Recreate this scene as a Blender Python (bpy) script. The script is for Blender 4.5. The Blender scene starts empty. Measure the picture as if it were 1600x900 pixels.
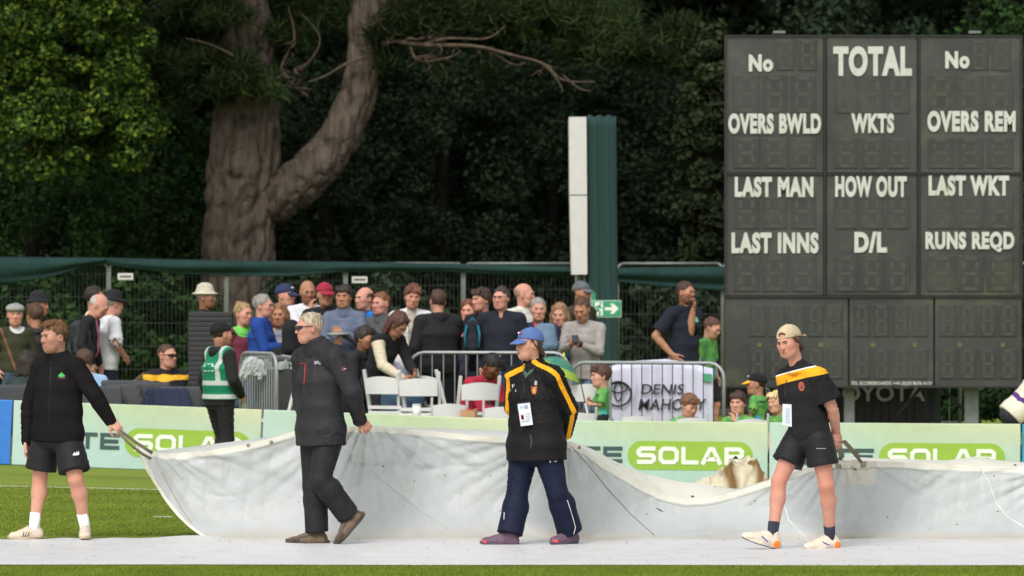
import bpy, bmesh, math, random
import numpy as np
from mathutils import Vector, Matrix
from mathutils.bvhtree import BVHTree
random.seed(7); R = math.radians
C = bpy.context.scene.collection
scn = bpy.context.scene
# ------------------------------------------------------------------ camera, sky, sun, exposure
CAMZ = 1.98; FPX = 200.0/36.0*1600.0
cam = bpy.data.cameras.new('camera'); co = bpy.data.objects.new('camera', cam); C.objects.link(co)
cam.lens = 200; cam.sensor_width = 36; cam.clip_end = 3000; cam.clip_start = 0.5
co.location = (0, 0, CAMZ); co.rotation_euler = (R(90), 0, 0)
cam.dof.use_dof = True; cam.dof.focus_distance = 44.0; cam.dof.aperture_fstop = 4.8
scn.camera = co
w = bpy.data.worlds.new('World'); scn.world = w; w.use_nodes = True
nt = w.node_tree; nt.nodes.clear()
sky = nt.nodes.new('ShaderNodeTexSky'); sky.sky_type = 'NISHITA'; sky.sun_disc = False
sky.sun_elevation = R(48); sky.sun_rotation = R(200); sky.air_density = 1.6; sky.dust_density = 4.0; sky.ozone_density = 0.6
hs = nt.nodes.new('ShaderNodeHueSaturation'); hs.inputs['Saturation'].default_value = 0.34
bg = nt.nodes.new('ShaderNodeBackground'); bg.inputs['Strength'].default_value = 0.15
wo = nt.nodes.new('ShaderNodeOutputWorld')
nt.links.new(sky.outputs[0], hs.inputs['Color']); nt.links.new(hs.outputs[0], bg.inputs['Color']); nt.links.new(bg.outputs[0], wo.inputs['Surface'])
sl = bpy.data.lights.new('sun', 'SUN'); sl.energy = 0.85; sl.angle = R(25); sl.color = (1.0, 0.985, 0.96)
so = bpy.data.objects.new('sun', sl); C.objects.link(so)
# sun behind the photographer's left shoulder, high, veiled by cloud
so.rotation_euler = (R(42), 0, R(-20)); so.location = (0, 0, 30)
scn.view_settings.view_transform = 'Standard'; scn.view_settings.look = 'None'
scn.view_settings.exposure = 0.36; scn.view_settings.gamma = 1.0
# ------------------------------------------------------------------ helpers
def at(px, py, Y): return Vector(((px-800)/FPX*Y, Y, CAMZ+(450-py)/FPX*Y))
def sstep(a, b, x):
    t = np.clip((np.asarray(x, float)-a)/(b-a), 0, 1); return t*t*(3-2*t)
def ground(X, Y):
    gx = np.interp(X, [-9, -5.1, -2.5, -1.0, 0.0, 1.9, 5.1], [.27, .205, .117, .06, .022, 0, -.02])
    return sstep(46, 57, Y)*gx + 0.20*sstep(57.6, 60.5, Y) + 0.12*sstep(62, 74, Y)
def lin(c): return tuple((x/12.92 if x <= .04045 else ((x+.055)/1.055)**2.4) for x in c)
def rgb(r, g, b): return lin((r/255, g/255, b/255))
def props(o, label=None, cat=None, group=None, kind=None):
    if label: o['label'] = label
    if cat: o['category'] = cat
    if group: o['group'] = group
    if kind: o['kind'] = kind
    return o
def empty(name, loc, label, cat, group=None, rz=0):
    o = bpy.data.objects.new(name, None); C.objects.link(o); o.location = loc; o.rotation_euler = (0, 0, rz)
    o.empty_display_size = .2
    return props(o, label, cat, group)
def link(name, me, parent=None, loc=None):
    o = bpy.data.objects.new(name, me); C.objects.link(o)
    if parent: o.parent = parent
    if loc is not None: o.location = loc
    return o
class MB:
    def __init__(s): s.v = []; s.f = []; s.mi = []; s.cm = 0; s.sm = []
    def add(s, vs, fs, smooth=False):
        n = len(s.v); s.v += [tuple(x) for x in vs]; s.f += [tuple(i+n for i in f) for f in fs]
        s.mi += [s.cm]*len(fs); s.sm += [smooth]*len(fs)
    def box(s, c, size, M=None, bev=0.0):
        x, y, z = (a/2 for a in size)
        if bev <= 0:
            vs = [Vector((i*x, j*y, k*z)) for i in (-1, 1) for j in (-1, 1) for k in (-1, 1)]
            fs = [(0,1,3,2), (4,6,7,5), (0,4,5,1), (2,3,7,6), (0,2,6,4), (1,5,7,3)]
        else:
            bm = bmesh.new(); bmesh.ops.create_cube(bm, size=1)
            for v in bm.verts: v.co = Vector((v.co.x*2*x, v.co.y*2*y, v.co.z*2*z))
            bmesh.ops.bevel(bm, geom=bm.edges[:], offset=bev, segments=2, affect='EDGES', profile=.6)
            bm.verts.index_update(); vs = [v.co.copy() for v in bm.verts]; fs = [tuple(v.index for v in f.verts) for f in bm.faces]; bm.free()
        c = Vector(c)
        if M is not None: vs = [M @ v for v in vs]
        s.add([v+c for v in vs], fs)
    def tube(s, pts, r, n=8, caps=True, flat=1.0, up=None):
        pts = [Vector(p) for p in pts]; rs = r if isinstance(r, (list, tuple)) else [r]*len(pts)
        vs = []; fs = []; last = None
        for i, p in enumerate(pts):
            d = (pts[min(i+1, len(pts)-1)]-pts[max(i-1, 0)]).normalized()
            if last is None:
                a = Vector(up) if up else (Vector((0, 0, 1)) if abs(d.z) < .9 else Vector((0, 1, 0)))
                last = (a-d*a.dot(d)).normalized()
            last = (last-d*last.dot(d)).normalized(); b = d.cross(last)
            for k in range(n):
                t = 2*math.pi*k/n; vs.append(p+last*math.cos(t)*rs[i]*flat+b*math.sin(t)*rs[i])
        for i in range(len(pts)-1):
            for k in range(n):
                fs.append((i*n+k, i*n+(k+1) % n, (i+1)*n+(k+1) % n, (i+1)*n+k))
        if caps: fs += [tuple(range(n))[::-1], tuple((len(pts)-1)*n+k for k in range(n))]
        s.add(vs, fs, True)
    def ell(s, c, r, n=12, m=8, M=None):
        vs = []; fs = []; c = Vector(c)
        for j in range(m+1):
            ph = math.pi*j/m
            for i in range(n):
                th = 2*math.pi*i/n; v = Vector((r[0]*math.sin(ph)*math.cos(th), r[1]*math.sin(ph)*math.sin(th), r[2]*math.cos(ph)))
                if M is not None: v = M @ v
                vs.append(v+c)
        for j in range(m):
            for i in range(n): fs.append((j*n+i, (j+1)*n+i, (j+1)*n+(i+1) % n, j*n+(i+1) % n))
        s.add(vs, fs, True)
    def prism(s, poly, y0, y1):      # polygon in x,z extruded along y
        n = len(poly); vs = [(x, y0, z) for x, z in poly]+[(x, y1, z) for x, z in poly]
        fs = [tuple(range(n)), tuple(range(2*n-1, n-1, -1))]+[(i, i+n, (i+1) % n+n, (i+1) % n) for i in range(n)]
        s.add(vs, fs)
    def strip(s, pts, wd, y0, y1, closed=False):   # mitred ribbon in x,z with depth
        P = [Vector((a, b)) for a, b in pts]; n = len(P); L = []; Rr = []
        for i in range(n):
            if closed: a, b = P[i-1], P[(i+1) % n]
            else: a, b = P[max(i-1, 0)], P[min(i+1, n-1)]
            d1 = (P[i]-a).normalized() if (P[i]-a).length > 1e-9 else (b-P[i]).normalized()
            d2 = (b-P[i]).normalized() if (b-P[i]).length > 1e-9 else d1
            n1 = Vector((-d1.y, d1.x)); n2 = Vector((-d2.y, d2.x)); m = (n1+n2)
            m = m.normalized() if m.length > 1e-6 else n1
            k = wd/2/max(.45, m.dot(n1)); L.append(P[i]+m*k); Rr.append(P[i]-m*k)
        vs = []
        for i in range(n): vs += [(L[i].x, y0, L[i].y), (Rr[i].x, y0, Rr[i].y), (L[i].x, y1, L[i].y), (Rr[i].x, y1, Rr[i].y)]
        fs = []
        for i in range(n if closed else n-1):
            a = 4*i; b = 4*((i+1) % n); fs += [(a, b, b+1, a+1), (a+2, a+3, b+3, b+2), (a, a+2, b+2, b), (a+1, b+1, b+3, a+3)]
        if not closed: fs += [(0, 1, 3, 2), (4*n-4, 4*n-2, 4*n-1, 4*n-3)]
        s.add(vs, fs)
    def build(s, name, mats, parent=None, loc=None, smooth=None):
        me = bpy.data.meshes.new(name); me.from_pydata([tuple(v) for v in s.v], [], s.f)
        for m in (mats if isinstance(mats, (list, tuple)) else [mats]): me.materials.append(m)
        me.polygons.foreach_set('material_index', s.mi)
        me.polygons.foreach_set('use_smooth', s.sm if smooth is None else [smooth]*len(s.f))
        me.update(); return link(name, me, parent, loc)
def npmesh(name, v, f, mats, smooth=True, attrs=None):
    me = bpy.data.meshes.new(name); k = f.shape[1]
    me.vertices.add(len(v)); me.vertices.foreach_set('co', np.asarray(v, np.float32).ravel())
    me.loops.add(f.size); me.loops.foreach_set('vertex_index', f.astype(np.int32).ravel())
    me.polygons.add(len(f)); me.polygons.foreach_set('loop_start', np.arange(0, f.size, k, dtype=np.int32))
    me.polygons.foreach_set('loop_total', np.full(len(f), k, np.int32))
    me.polygons.foreach_set('use_smooth', np.full(len(f), smooth))
    for m in (mats if isinstance(mats, (list, tuple)) else [mats]): me.materials.append(m)
    for a, val in (attrs or {}).items():
        at_ = me.attributes.new(a, 'FLOAT', 'POINT'); at_.data.foreach_set('value', np.asarray(val, np.float32))
    me.update(calc_edges=True); return me
# ------------------------------------------------------------------ materials
def mat(name, col, rough=.7, var=.12, scale=8, bump=0.0, bscale=60, stripes=(), dirt=None, dscale=3, spec=.5, metal=0, emit=None,
        sheen=0, stretch=(1, 1, 1), trans=0, sss=0, island=None, bdist=.004, bump2=0, b2scale=9, coat=0):
    m = bpy.data.materials.new(name); m.use_nodes = True; t = m.node_tree; N = t.nodes; L = t.links
    b = N['Principled BSDF']; b.inputs['Roughness'].default_value = rough; b.inputs['Metallic'].default_value = metal
    b.inputs['Specular IOR Level'].default_value = spec
    if sheen: b.inputs['Sheen Weight'].default_value = sheen; b.inputs['Sheen Roughness'].default_value = .6
    if sss: b.inputs['Subsurface Weight'].default_value = sss; b.inputs['Subsurface Radius'].default_value = (.012, .005, .003); b.inputs['Subsurface Scale'].default_value = 1
    if coat: b.inputs['Coat Weight'].default_value = coat
    tc = N.new('ShaderNodeTexCoord'); mp = N.new('ShaderNodeMapping'); mp.inputs['Scale'].default_value = stretch
    L.new(tc.outputs['Object'], mp.inputs['Vector'])
    nz = N.new('ShaderNodeTexNoise'); nz.inputs['Scale'].default_value = scale; nz.inputs['Detail'].default_value = 6; nz.inputs['Roughness'].default_value = .6
    L.new(mp.outputs[0], nz.inputs['Vector'])
    rp = N.new('ShaderNodeMapRange'); rp.inputs['From Min'].default_value = .3; rp.inputs['From Max'].default_value = .7
    rp.inputs['To Min'].default_value = 1-var; rp.inputs['To Max'].default_value = 1+var; L.new(nz.outputs['Fac'], rp.inputs['Value'])
    mul = N.new('ShaderNodeVectorMath'); mul.operation = 'SCALE'; mul.inputs[0].default_value = col[:3]; L.new(rp.outputs[0], mul.inputs['Scale'])
    out = mul.outputs[0]
    def mix(a, colr, fac):
        x = N.new('ShaderNodeMix'); x.data_type = 'RGBA'; L.new(a, x.inputs[6]); x.inputs[7].default_value = (*colr[:3], 1); L.new(fac, x.inputs[0]); return x.outputs[2]
    if island:
        g = N.new('ShaderNodeNewGeometry'); cr = N.new('ShaderNodeValToRGB'); e = cr.color_ramp.elements
        while len(e) < len(island): e.new(.5)
        for i, c in enumerate(island): e[i].position = i/(len(island)-1); e[i].color = (*c[:3], 1)
        L.new(g.outputs['Random Per Island'], cr.inputs['Fac'])
        m2 = N.new('ShaderNodeVectorMath'); m2.operation = 'SCALE'; L.new(cr.outputs[0], m2.inputs[0]); L.new(rp.outputs[0], m2.inputs['Scale']); out = m2.outputs[0]
    for a, colr, *soft in stripes:
        an = N.new('ShaderNodeAttribute'); an.attribute_name = a
        mr = N.new('ShaderNodeMapRange'); sfv = soft[0] if soft else .0008
        mr.inputs['From Min'].default_value = -sfv; mr.inputs['From Max'].default_value = sfv; L.new(an.outputs['Fac'], mr.inputs['Value'])
        out = mix(out, colr, mr.outputs[0])
    if dirt:
        n2 = N.new('ShaderNodeTexNoise'); n2.inputs['Scale'].default_value = dscale; n2.inputs['Detail'].default_value = 8; n2.inputs['Roughness'].default_value = .7
        L.new(tc.outputs['Object'], n2.inputs['Vector']); r2 = N.new('ShaderNodeMapRange'); r2.inputs['From Min'].default_value = .52; r2.inputs['From Max'].default_value = .8
        r2.inputs['To Max'].default_value = dirt[1]; L.new(n2.outputs['Fac'], r2.inputs['Value']); out = mix(out, dirt[0], r2.outputs[0])
    L.new(out, b.inputs['Base Color'])
    nrm = None
    for (bs, sc, dist) in ((bump, bscale, bdist), (bump2, b2scale, .02)):
        if bs:
            n3 = N.new('ShaderNodeTexNoise'); n3.inputs['Scale'].default_value = sc; n3.inputs['Detail'].default_value = 5; L.new(mp.outputs[0], n3.inputs['Vector'])
            bp = N.new('ShaderNodeBump'); bp.inputs['Strength'].default_value = bs; bp.inputs['Distance'].default_value = dist
            L.new(n3.outputs['Fac'], bp.inputs['Height'])
            if nrm: L.new(nrm, bp.inputs['Normal'])
            nrm = bp.outputs[0]
    if nrm: L.new(nrm, b.inputs['Normal'])
    if trans:
        tr = N.new('ShaderNodeBsdfTranslucent'); L.new(out, tr.inputs['Color']); mx = N.new('ShaderNodeMixShader'); mx.inputs[0].default_value = trans
        L.new(b.outputs[0], mx.inputs[1]); L.new(tr.outputs[0], mx.inputs[2]); L.new(mx.outputs[0], N['Material Output'].inputs['Surface'])
    return m
_mc = {}
def cloth(col, **k):
    key = (tuple(round(c, 3) for c in col), tuple(sorted((a, str(b)) for a, b in k.items())))
    if key not in _mc:
        d = dict(rough=.85, var=.14, scale=14, bump=.35, bscale=220, bump2=.28, b2scale=14, sheen=.02, spec=.22); d.update(k)
        _mc[key] = mat('cloth', col, **d)
    return _mc[key]
def plain(col, **k):
    key = ('p', tuple(round(c, 3) for c in col), tuple(sorted((a, str(b)) for a, b in k.items())))
    if key not in _mc: _mc[key] = mat('paint', col, **k)
    return _mc[key]
SKIN = {}
def skin(tone):
    if tone not in SKIN:
        c = {'fair': rgb(200, 150, 128), 'pink': rgb(197, 143, 124), 'tan': rgb(172, 124, 98), 'brown': rgb(122, 76, 54)}[tone]
        lip = tuple(x*y for x, y in zip(c, (.72, .45, .45)))
        SKIN[tone] = mat('skin', c, spec=.3, rough=.6, var=.12, scale=25, bump=.15, bscale=150, sss=.12,
                         stripes=(('lip', lip, .004), ('blush', tuple(x*y for x, y in zip(c, (1.0, .83, .79))), .03), ('stubble', tuple(x*y for x, y in zip(c, (.45, .40, .36))), .03)))
    return SKIN[tone]
_tx = {}
def text_mesh(s, bold=.02):
    if (s, bold) in _tx: return _tx[(s, bold)]
    cu = bpy.data.curves.new('lettering', 'FONT'); cu.body = s; cu.size = 1; cu.extrude = .01; cu.offset = bold; cu.resolution_u = 5; cu.space_character = 1.0+bold*2.2
    o = bpy.data.objects.new('lettering', cu); C.objects.link(o); dg = bpy.context.evaluated_depsgraph_get()
    me = bpy.data.meshes.new_from_object(o.evaluated_get(dg)); C.objects.unlink(o); bpy.data.objects.remove(o)
    v = np.array([q.co[:] for q in me.vertices]); f = [tuple(p.vertices) for p in me.polygons]; bpy.data.meshes.remove(me)
    _tx[(s, bold)] = (v, f); return v, f
def text_in(mb, s, x0, x1, z0, z1, y, depth=.004, bold=.02, shear=0):
    """lettering fitted to a rectangle in x,z, its face at depth y"""
    v, f = text_mesh(s, bold); lo = v.min(0); hi = v.max(0); q = (v-lo)/(hi-lo)
    vs = [(x0+a*(x1-x0)+shear*b*(z1-z0), y-depth*c, z0+b*(z1-z0)) for a, b, c in q]
    mb.add(vs, f)
# ------------------------------------------------------------------ signed-distance modelling for figures and cloth
def V(*a): return np.array(a, float)
def unit(a): a = np.asarray(a, float); return a/max(1e-9, np.linalg.norm(a))
def smin(a, b, k):
    if k <= 0: return np.minimum(a, b)
    h = np.maximum(k-np.abs(a-b), 0)/k; return np.minimum(a, b)-h*h*k*.25
class Vol:
    def __init__(s, lo, hi, h):
        s.h = h; s.lo = np.asarray(lo, float)-2*h; n = np.ceil((np.asarray(hi)+2*h-s.lo)/h).astype(int)+1
        s.ax = [(s.lo[i]+np.arange(n[i])*h).astype(np.float32) for i in range(3)]; s.d = np.full(n, .5, np.float32)
    def sl(s, lo, hi):
        r = []
        for i in range(3):
            a = int(np.floor((lo[i]-s.lo[i])/s.h)); b = int(np.ceil((hi[i]-s.lo[i])/s.h))+1
            r.append(slice(max(a, 0), max(min(b, s.d.shape[i]), 0)))
        return tuple(r)
    def grid(s, sl): return (s.ax[0][sl[0]][:, None, None], s.ax[1][sl[1]][None, :, None], s.ax[2][sl[2]][None, None, :])
    def put(s, prim, k=.02, sub=False):
        lo, hi, fn = prim; m = k+2.5*s.h; sl = s.sl(lo-m, hi+m)
        if any(q.stop <= q.start for q in sl): return
        d = fn(*s.grid(sl))
        s.d[sl] = -smin(-s.d[sl], d, k) if sub else smin(s.d[sl], d, k)
    def cut(s, o, n, k=0):     # keep the side the normal points away from
        X, Y, Z = s.grid((slice(None),)*3); d = (X-o[0])*n[0]+(Y-o[1])*n[1]+(Z-o[2])*n[2]
        s.d = -smin(-s.d, -d.astype(np.float32), k)
    def net(s):
        d = s.d; sg = d < 0; nx, ny, nz = d.shape
        cnt = np.zeros((nx-1, ny-1, nz-1), np.int8)
        offs = [(i, j, k) for i in (0, 1) for j in (0, 1) for k in (0, 1)]
        for i, j, k in offs: cnt += sg[i:nx-1+i, j:ny-1+j, k:nz-1+k]
        idx = np.argwhere((cnt > 0) & (cnt < 8))
        if len(idx) == 0: return np.zeros((0, 3)), np.zeros((0, 4), int)
        vals = np.stack([d[idx[:, 0]+i, idx[:, 1]+j, idx[:, 2]+k] for i, j, k in offs], 1)
        oc = np.array(offs, float); P = np.zeros((len(idx), 3)); n = np.zeros(len(idx))
        for a in range(8):
            for b in range(a+1, 8):
                if np.abs(oc[a]-oc[b]).sum() != 1: continue
                va, vb = vals[:, a], vals[:, b]; cr = (va < 0) != (vb < 0); t = np.where(cr, va/np.where(cr, va-vb, 1), 0)
                P += cr[:, None]*(oc[a]+t[:, None]*(oc[b]-oc[a])); n += cr
        P = (idx+P/n[:, None])*s.h+s.lo
        vid = np.full(cnt.shape, -1, np.int64); vid[tuple(idx.T)] = np.arange(len(idx)); F = []
        for ax in range(3):
            a = np.moveaxis(sg, ax, 0); vi = np.moveaxis(vid, ax, 0)
            e = (a[:-1] != a[1:])[:, 1:-1, 1:-1]; q = np.argwhere(e); i, j, k = q.T
            quad = np.stack([vi[i, j, k], vi[i, j+1, k], vi[i, j+1, k+1], vi[i, j, k+1]], 1)
            flip = a[:-1][:, 1:-1, 1:-1][i, j, k]
            if ax == 1: flip = ~flip
            quad[~flip] = quad[~flip][:, ::-1]; F.append(quad)
        F = np.concatenate(F); F = F[(F >= 0).all(1)]
        return P, F
def seg(A, B, ra, rb):
    A = np.asarray(A, float); B = np.asarray(B, float); ab = B-A; L2 = max(1e-9, ab@ab); r = max(ra, rb)
    def fn(X, Y, Z):
        x, y, z = X-A[0], Y-A[1], Z-A[2]; t = np.clip((x*ab[0]+y*ab[1]+z*ab[2])/L2, 0, 1)
        return np.sqrt((x-t*ab[0])**2+(y-t*ab[1])**2+(z-t*ab[2])**2)-(ra+(rb-ra)*t)
    return np.minimum(A, B)-r, np.maximum(A, B)+r, fn
def eseg(A, B, u, ra, rb, cap=None):
    """tapering tube with an elliptical section: ra=(width, depth) at A; u = width axis"""
    A = np.asarray(A, float); B = np.asarray(B, float); ab = B-A; L2 = max(1e-9, ab@ab); w_ = unit(ab)
    u = unit(np.asarray(u, float)-w_*np.dot(u, w_)); v = np.cross(w_, u); r = max(*ra, *rb); cp = cap or min(*ra, *rb)*.7
    def fn(X, Y, Z):
        x, y, z = X-A[0], Y-A[1], Z-A[2]; t = np.clip((x*ab[0]+y*ab[1]+z*ab[2])/L2, 0, 1)
        x = x-t*ab[0]; y = y-t*ab[1]; z = z-t*ab[2]; a = ra[0]+(rb[0]-ra[0])*t; b = ra[1]+(rb[1]-ra[1])*t
        q = np.sqrt(((x*u[0]+y*u[1]+z*u[2])/a)**2+((x*v[0]+y*v[1]+z*v[2])/b)**2+((x*w_[0]+y*w_[1]+z*w_[2])/cp)**2)
        return (q-1)*np.minimum(a, b)
    return np.minimum(A, B)-r, np.maximum(A, B)+r, fn
def ell(c, r, M=None):
    c = np.asarray(c, float); r = np.asarray(r, float); M = np.eye(3) if M is None else M; rm = r.max(); mn = r.min()
    def fn(X, Y, Z):
        x, y, z = X-c[0], Y-c[1], Z-c[2]; q = 0
        for i in range(3): q = q+((x*M[0, i]+y*M[1, i]+z*M[2, i])/r[i])**2
        return (np.sqrt(q)-1)*mn
    return c-rm, c+rm, fn
def vnoise(P, f, seed, n=6):
    rg = np.random.RandomState(seed); out = 0; f = np.asarray(f, float)*np.ones(3)
    for i in range(n):
        k = unit(rg.randn(3))*f*rg.uniform(.6, 1.5); out = out+np.sin(P@k+rg.uniform(0, 7))
    return out/n*1.7
def fnormals(v, f):
    n = np.cross(v[f[:, 2]]-v[f[:, 0]], v[f[:, 3]]-v[f[:, 1]]); o = np.zeros_like(v)
    for k in range(4): np.add.at(o, f[:, k], n)
    return o/np.maximum(1e-9, np.linalg.norm(o, axis=1))[:, None]
def wrinkle(v, f, amp, seed, freq=(26, 26, 60), calm=None):
    """long creases running in changing directions, with smoother cloth between them"""
    n = fnormals(v, f); q = v+.05*np.stack([vnoise(v, 6, seed+i) for i in range(3)], 1)
    sh = q.copy(); s1 = vnoise(v, 4.5, seed+21); sh[:, 2] = q[:, 2]+q[:, 0]*(.9*s1)+q[:, 1]*.5*s1
    fr = np.array(freq, float)*np.array([.38, .38, .5])
    a = vnoise(sh, fr, seed+5, 4); b = vnoise(sh, fr*2.3, seed+9, 5); ridge = np.clip(1-np.abs(a)*2.2, 0, 1)**1.5; r2 = np.clip(1-np.abs(b)*1.8, 0, 1)
    m = np.clip(.5+1.1*vnoise(v, 8, seed+3), .15, 1.3)
    d = (ridge*1.3-.35+r2*.18+vnoise(v, 10, seed+31)*.5)*amp*m
    if calm is not None: d = d*calm
    return v+n*d[:, None]
# ------------------------------------------------------------------ people
class Person:
    def __init__(s, origin, label, group=None, name='person', cat='person'):
        s.o = np.asarray(origin, float); s.e = empty(name, tuple(s.o), label, cat, group); s.surf = []; s.hk = 1
    def mesh(s, name, v, f, mats, attrs=None, parent=None, label=None, smooth=True, hit=True):
        me = npmesh(name, v-s.o, f, mats, smooth, attrs); o = link(name, me, parent or s.e)
        if label: o['label'] = label
        if hit: s.surf.append((v, f))
        return o
    def mb(s, mb, name, mats, parent=None, label=None):
        mb.v = [tuple(np.asarray(p)-s.o) for p in mb.v]; o = mb.build(name, mats, parent or s.e)
        if label: o['label'] = label
        return o
    def bvh(s, idx):
        if not hasattr(s, 'bc'): s.bc = {}
        if idx not in s.bc: s.bc[idx] = s._bvh(idx)
        return s.bc[idx]
    def _bvh(s, idx):
        v, f = s.surf[idx]; return BVHTree.FromPolygons([tuple(p) for p in v], [tuple(int(i) for i in q) for q in f])
def basis(F, U=(0, 0, 1)):
    F = unit(F); Lf = unit(np.cross(U, F)); U2 = np.cross(F, Lf); return Lf, F, U2     # left, forward, up
def frame(yaw, pitch=0, roll=0):
    y = R(yaw); p = R(pitch); F = V(math.sin(y)*math.cos(p), -math.cos(y)*math.cos(p), math.sin(p)); L, F, U = basis(F)
    r = R(roll); return L*math.cos(r)+U*math.sin(r), F, U*math.cos(r)-L*math.sin(r)
def head_net(J, h, sc, shape):
    c = J['head']; L, F, U = J['hf']; M = np.stack([L, F, U], 1)
    def p(x, y, z): return c+(L*x+F*y+U*z)*sc
    def E(x, y, z, a, b, d): return ell(p(x, y, z), V(a, b, d)*sc, M)
    nb = J['neck']-V(0, 0, .05); lo = np.minimum(c, nb)-.16*sc; hi = np.maximum(c, nb)+.16*sc; vol = Vol(lo, hi, h)
    wj = shape.get('jaw', 1.0)
    vol.put(E(0, -.017, .03, .077, .097, .088), .01)
    vol.put(E(0, .02, -.035, .064*wj, .071, .080), .04)
    vol.put(seg(p(-.026*wj, .043, -.084), p(.026*wj, .043, -.084), .027*sc, .027*sc), .045)
    vol.put(seg(p(0, .062, -.1), p(0, .066, -.098), .02*sc, .018*sc), .02)
    vol.put(seg(p(-.03, .08, .022), p(.03, .08, .022), .013*sc, .013*sc), .016)
    for s_ in (-1, 1):
        vol.put(ell(p(s_*.044, .058, -.018), V(.019, .019, .019)*sc, M), .035)
        vol.put(ell(p(s_*.033, .102, .004), V(.018, .014, .011)*sc, M), .012, sub=True)
        vol.put(E(s_*.08, -.012, -.008, .009, .019, .032), .008)
        vol.put(ell(p(s_*.088, -.008, -.006), V(.006, .010, .018)*sc, M), .004, sub=True)
    vol.put(seg(p(0, .086, .008), p(0, .103, -.030), .0075*sc, .011*sc), .012)
    for s_ in (-1, 1): vol.put(seg(p(s_*.011, .1, -.034), p(s_*.012, .1, -.034), .009*sc, .009*sc), .006)
    vol.put(seg(p(-.02, .083, -.062), p(.02, .083, -.062), .009*sc, .009*sc), .008)
    vol.put(seg(p(-.014, .087, -.071), p(.014, .087, -.071), .008*sc, .008*sc), .006)
    [vol.put(seg(p(0, .099, -.064), p(s_*.023, .092, -.069), .003*sc, .003*sc), .004, sub=True) for s_ in (-1, 1)]
    nr = .050*sc*shape.get('neck', 1)
    vol.put(eseg(p(0, -.028, -.05), nb, L, (nr, nr*1.05), (nr*1.12, nr*1.1)), .03)
    v, f = vol.net(); q = (v-c)/sc; x, y, z = q@L, q@F, q@U
    lip = 1-np.sqrt((x/.018)**2+((z+.067)/.011)**2+((y-.095)/.03)**2)
    blush = np.maximum(.9-np.sqrt((np.abs(x)-.045)**2+(y-.07)**2+(z+.03)**2)/.032, .8-np.sqrt(x**2+(y-.115)**2+(z+.03)**2)/.022)
    blush = np.maximum(blush, np.where(np.abs(x) > .077, .5, -1))
    stub = np.full(len(v), -1.0)
    if shape.get('beard'): stub = np.minimum(shape['beard'], 1)*np.clip((-.03-z-.25*(.06-y))/.03, -1, 1); stub = np.where(lip > -.2, -1, stub); stub = np.where(z < -.13, -1, stub)
    return v, f, dict(lip=lip*.01, blush=blush*.03-.012, stubble=stub*.03)
def hand_net(W, d, up, side, curl, h, sc=1.0, spread=.1):
    """W wrist, d pointing direction, up = back of the hand, side=+1 thumb towards cross(d, up)"""
    d = unit(d); up = unit(np.asarray(up)-d*np.dot(up, d)); t = np.cross(d, up)*side
    k = sc; vol = Vol(W-.22*k, W+.22*k, h); M = np.stack([t, up, d], 1)
    vol.put(eseg(W-d*.03*k, W+d*.03*k, t, (.027*k, .021*k), (.034*k, .019*k)), .01)
    vol.put(ell(W+d*.055*k, V(.042, .016, .05)*k, M), .02)
    for i, (off, ln) in enumerate(((.030, .078), (.010, .086), (-.010, .080), (-.029, .062))):
        p = W+d*(.09 if i else .088)*k+t*off*k; dd = unit(d+t*off*spread*9); uu = unit(up-dd*np.dot(up, dd))
        for j, fr in enumerate((.45, .3, .25)):
            a = curl*(.5 if j == 0 else 1.0)*(1+.12*i); dd, uu = dd*math.cos(a)-uu*math.sin(a), uu*math.cos(a)+dd*math.sin(a)
            q = p+dd*ln*fr*k; vol.put(seg(p, q, (.0088-.0008*j)*k, (.0082-.0009*j)*k), .003); p = q
    p = W+d*.022*k+t*.026*k; dd = unit(d*.75+t*.65-up*.35)
    for j, ln in enumerate((.042, .034, .026)):
        q = p+dd*ln*k; vol.put(seg(p, q, (.0125-.0015*j)*k, (.0105-.001*j)*k), .006); p = q; dd = unit(dd+d*.35-up*curl*.45-t*curl*.3)
    return vol.net()
def torso(vol, J, g, off, top=True, low=.0, k=.03, sh=None, hemr=1.0, belly=0, box=0.0):
    hip = J['hip']; sm_ = (J['shl']+J['shr'])/2; uh = unit(J['hpl']-J['hpr']); us = unit(J['shl']-J['shr']); um = unit(uh+us)
    hw = np.linalg.norm(J['shl']-J['shr'])/2; ax = sm_-hip; S = np.linalg.norm(ax)/.52
    def P(t): return hip+ax*t
    fw = unit(np.cross(us, ax))*-1
    fw = unit(np.cross(ax, us)) if np.dot(fw, J['F']) < 0 else fw
    a0, a1, a2, a3 = .155*g*S+off*hemr+box*.012, .138*g*S+off+box*.018, .152*g*S+off+box*.006, hw*.92+off*.6
    b0, b1, b2, b3 = .112*g*S+off*hemr, .103*g*S+off+belly*.5+box*.012, .118*g*S+off, .085*g*S+off*.7
    vol.put(eseg(P(low-.12 if low < 0 else low), P(.05), uh, (a0*1.02, b0*1.02), (a0, b0)), .02)
    vol.put(eseg(P(.05), P(.35), um, (a0, b0), (a1, b1)), k)
    vol.put(eseg(P(.35), P(.72)+fw*.01, um, (a1, b1), (a2, b2)), k)
    vol.put(eseg(P(.72)+fw*.01, P(.92), us, (a2, b2), (a3, b3)), k)
    if belly: vol.put(ell(P(.25)+fw*belly, V(.12, .1, .14)*g*S+off, np.stack([um, fw, unit(ax)], 1)), .05)
    if top:
        for s in ('shl', 'shr'):
            vol.put(seg(J[s], J['neck']-V(0, 0, .012)*S, .055*S*g**.5+off*.8, .05*S+off*.5), .035)
    return P, fw
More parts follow.
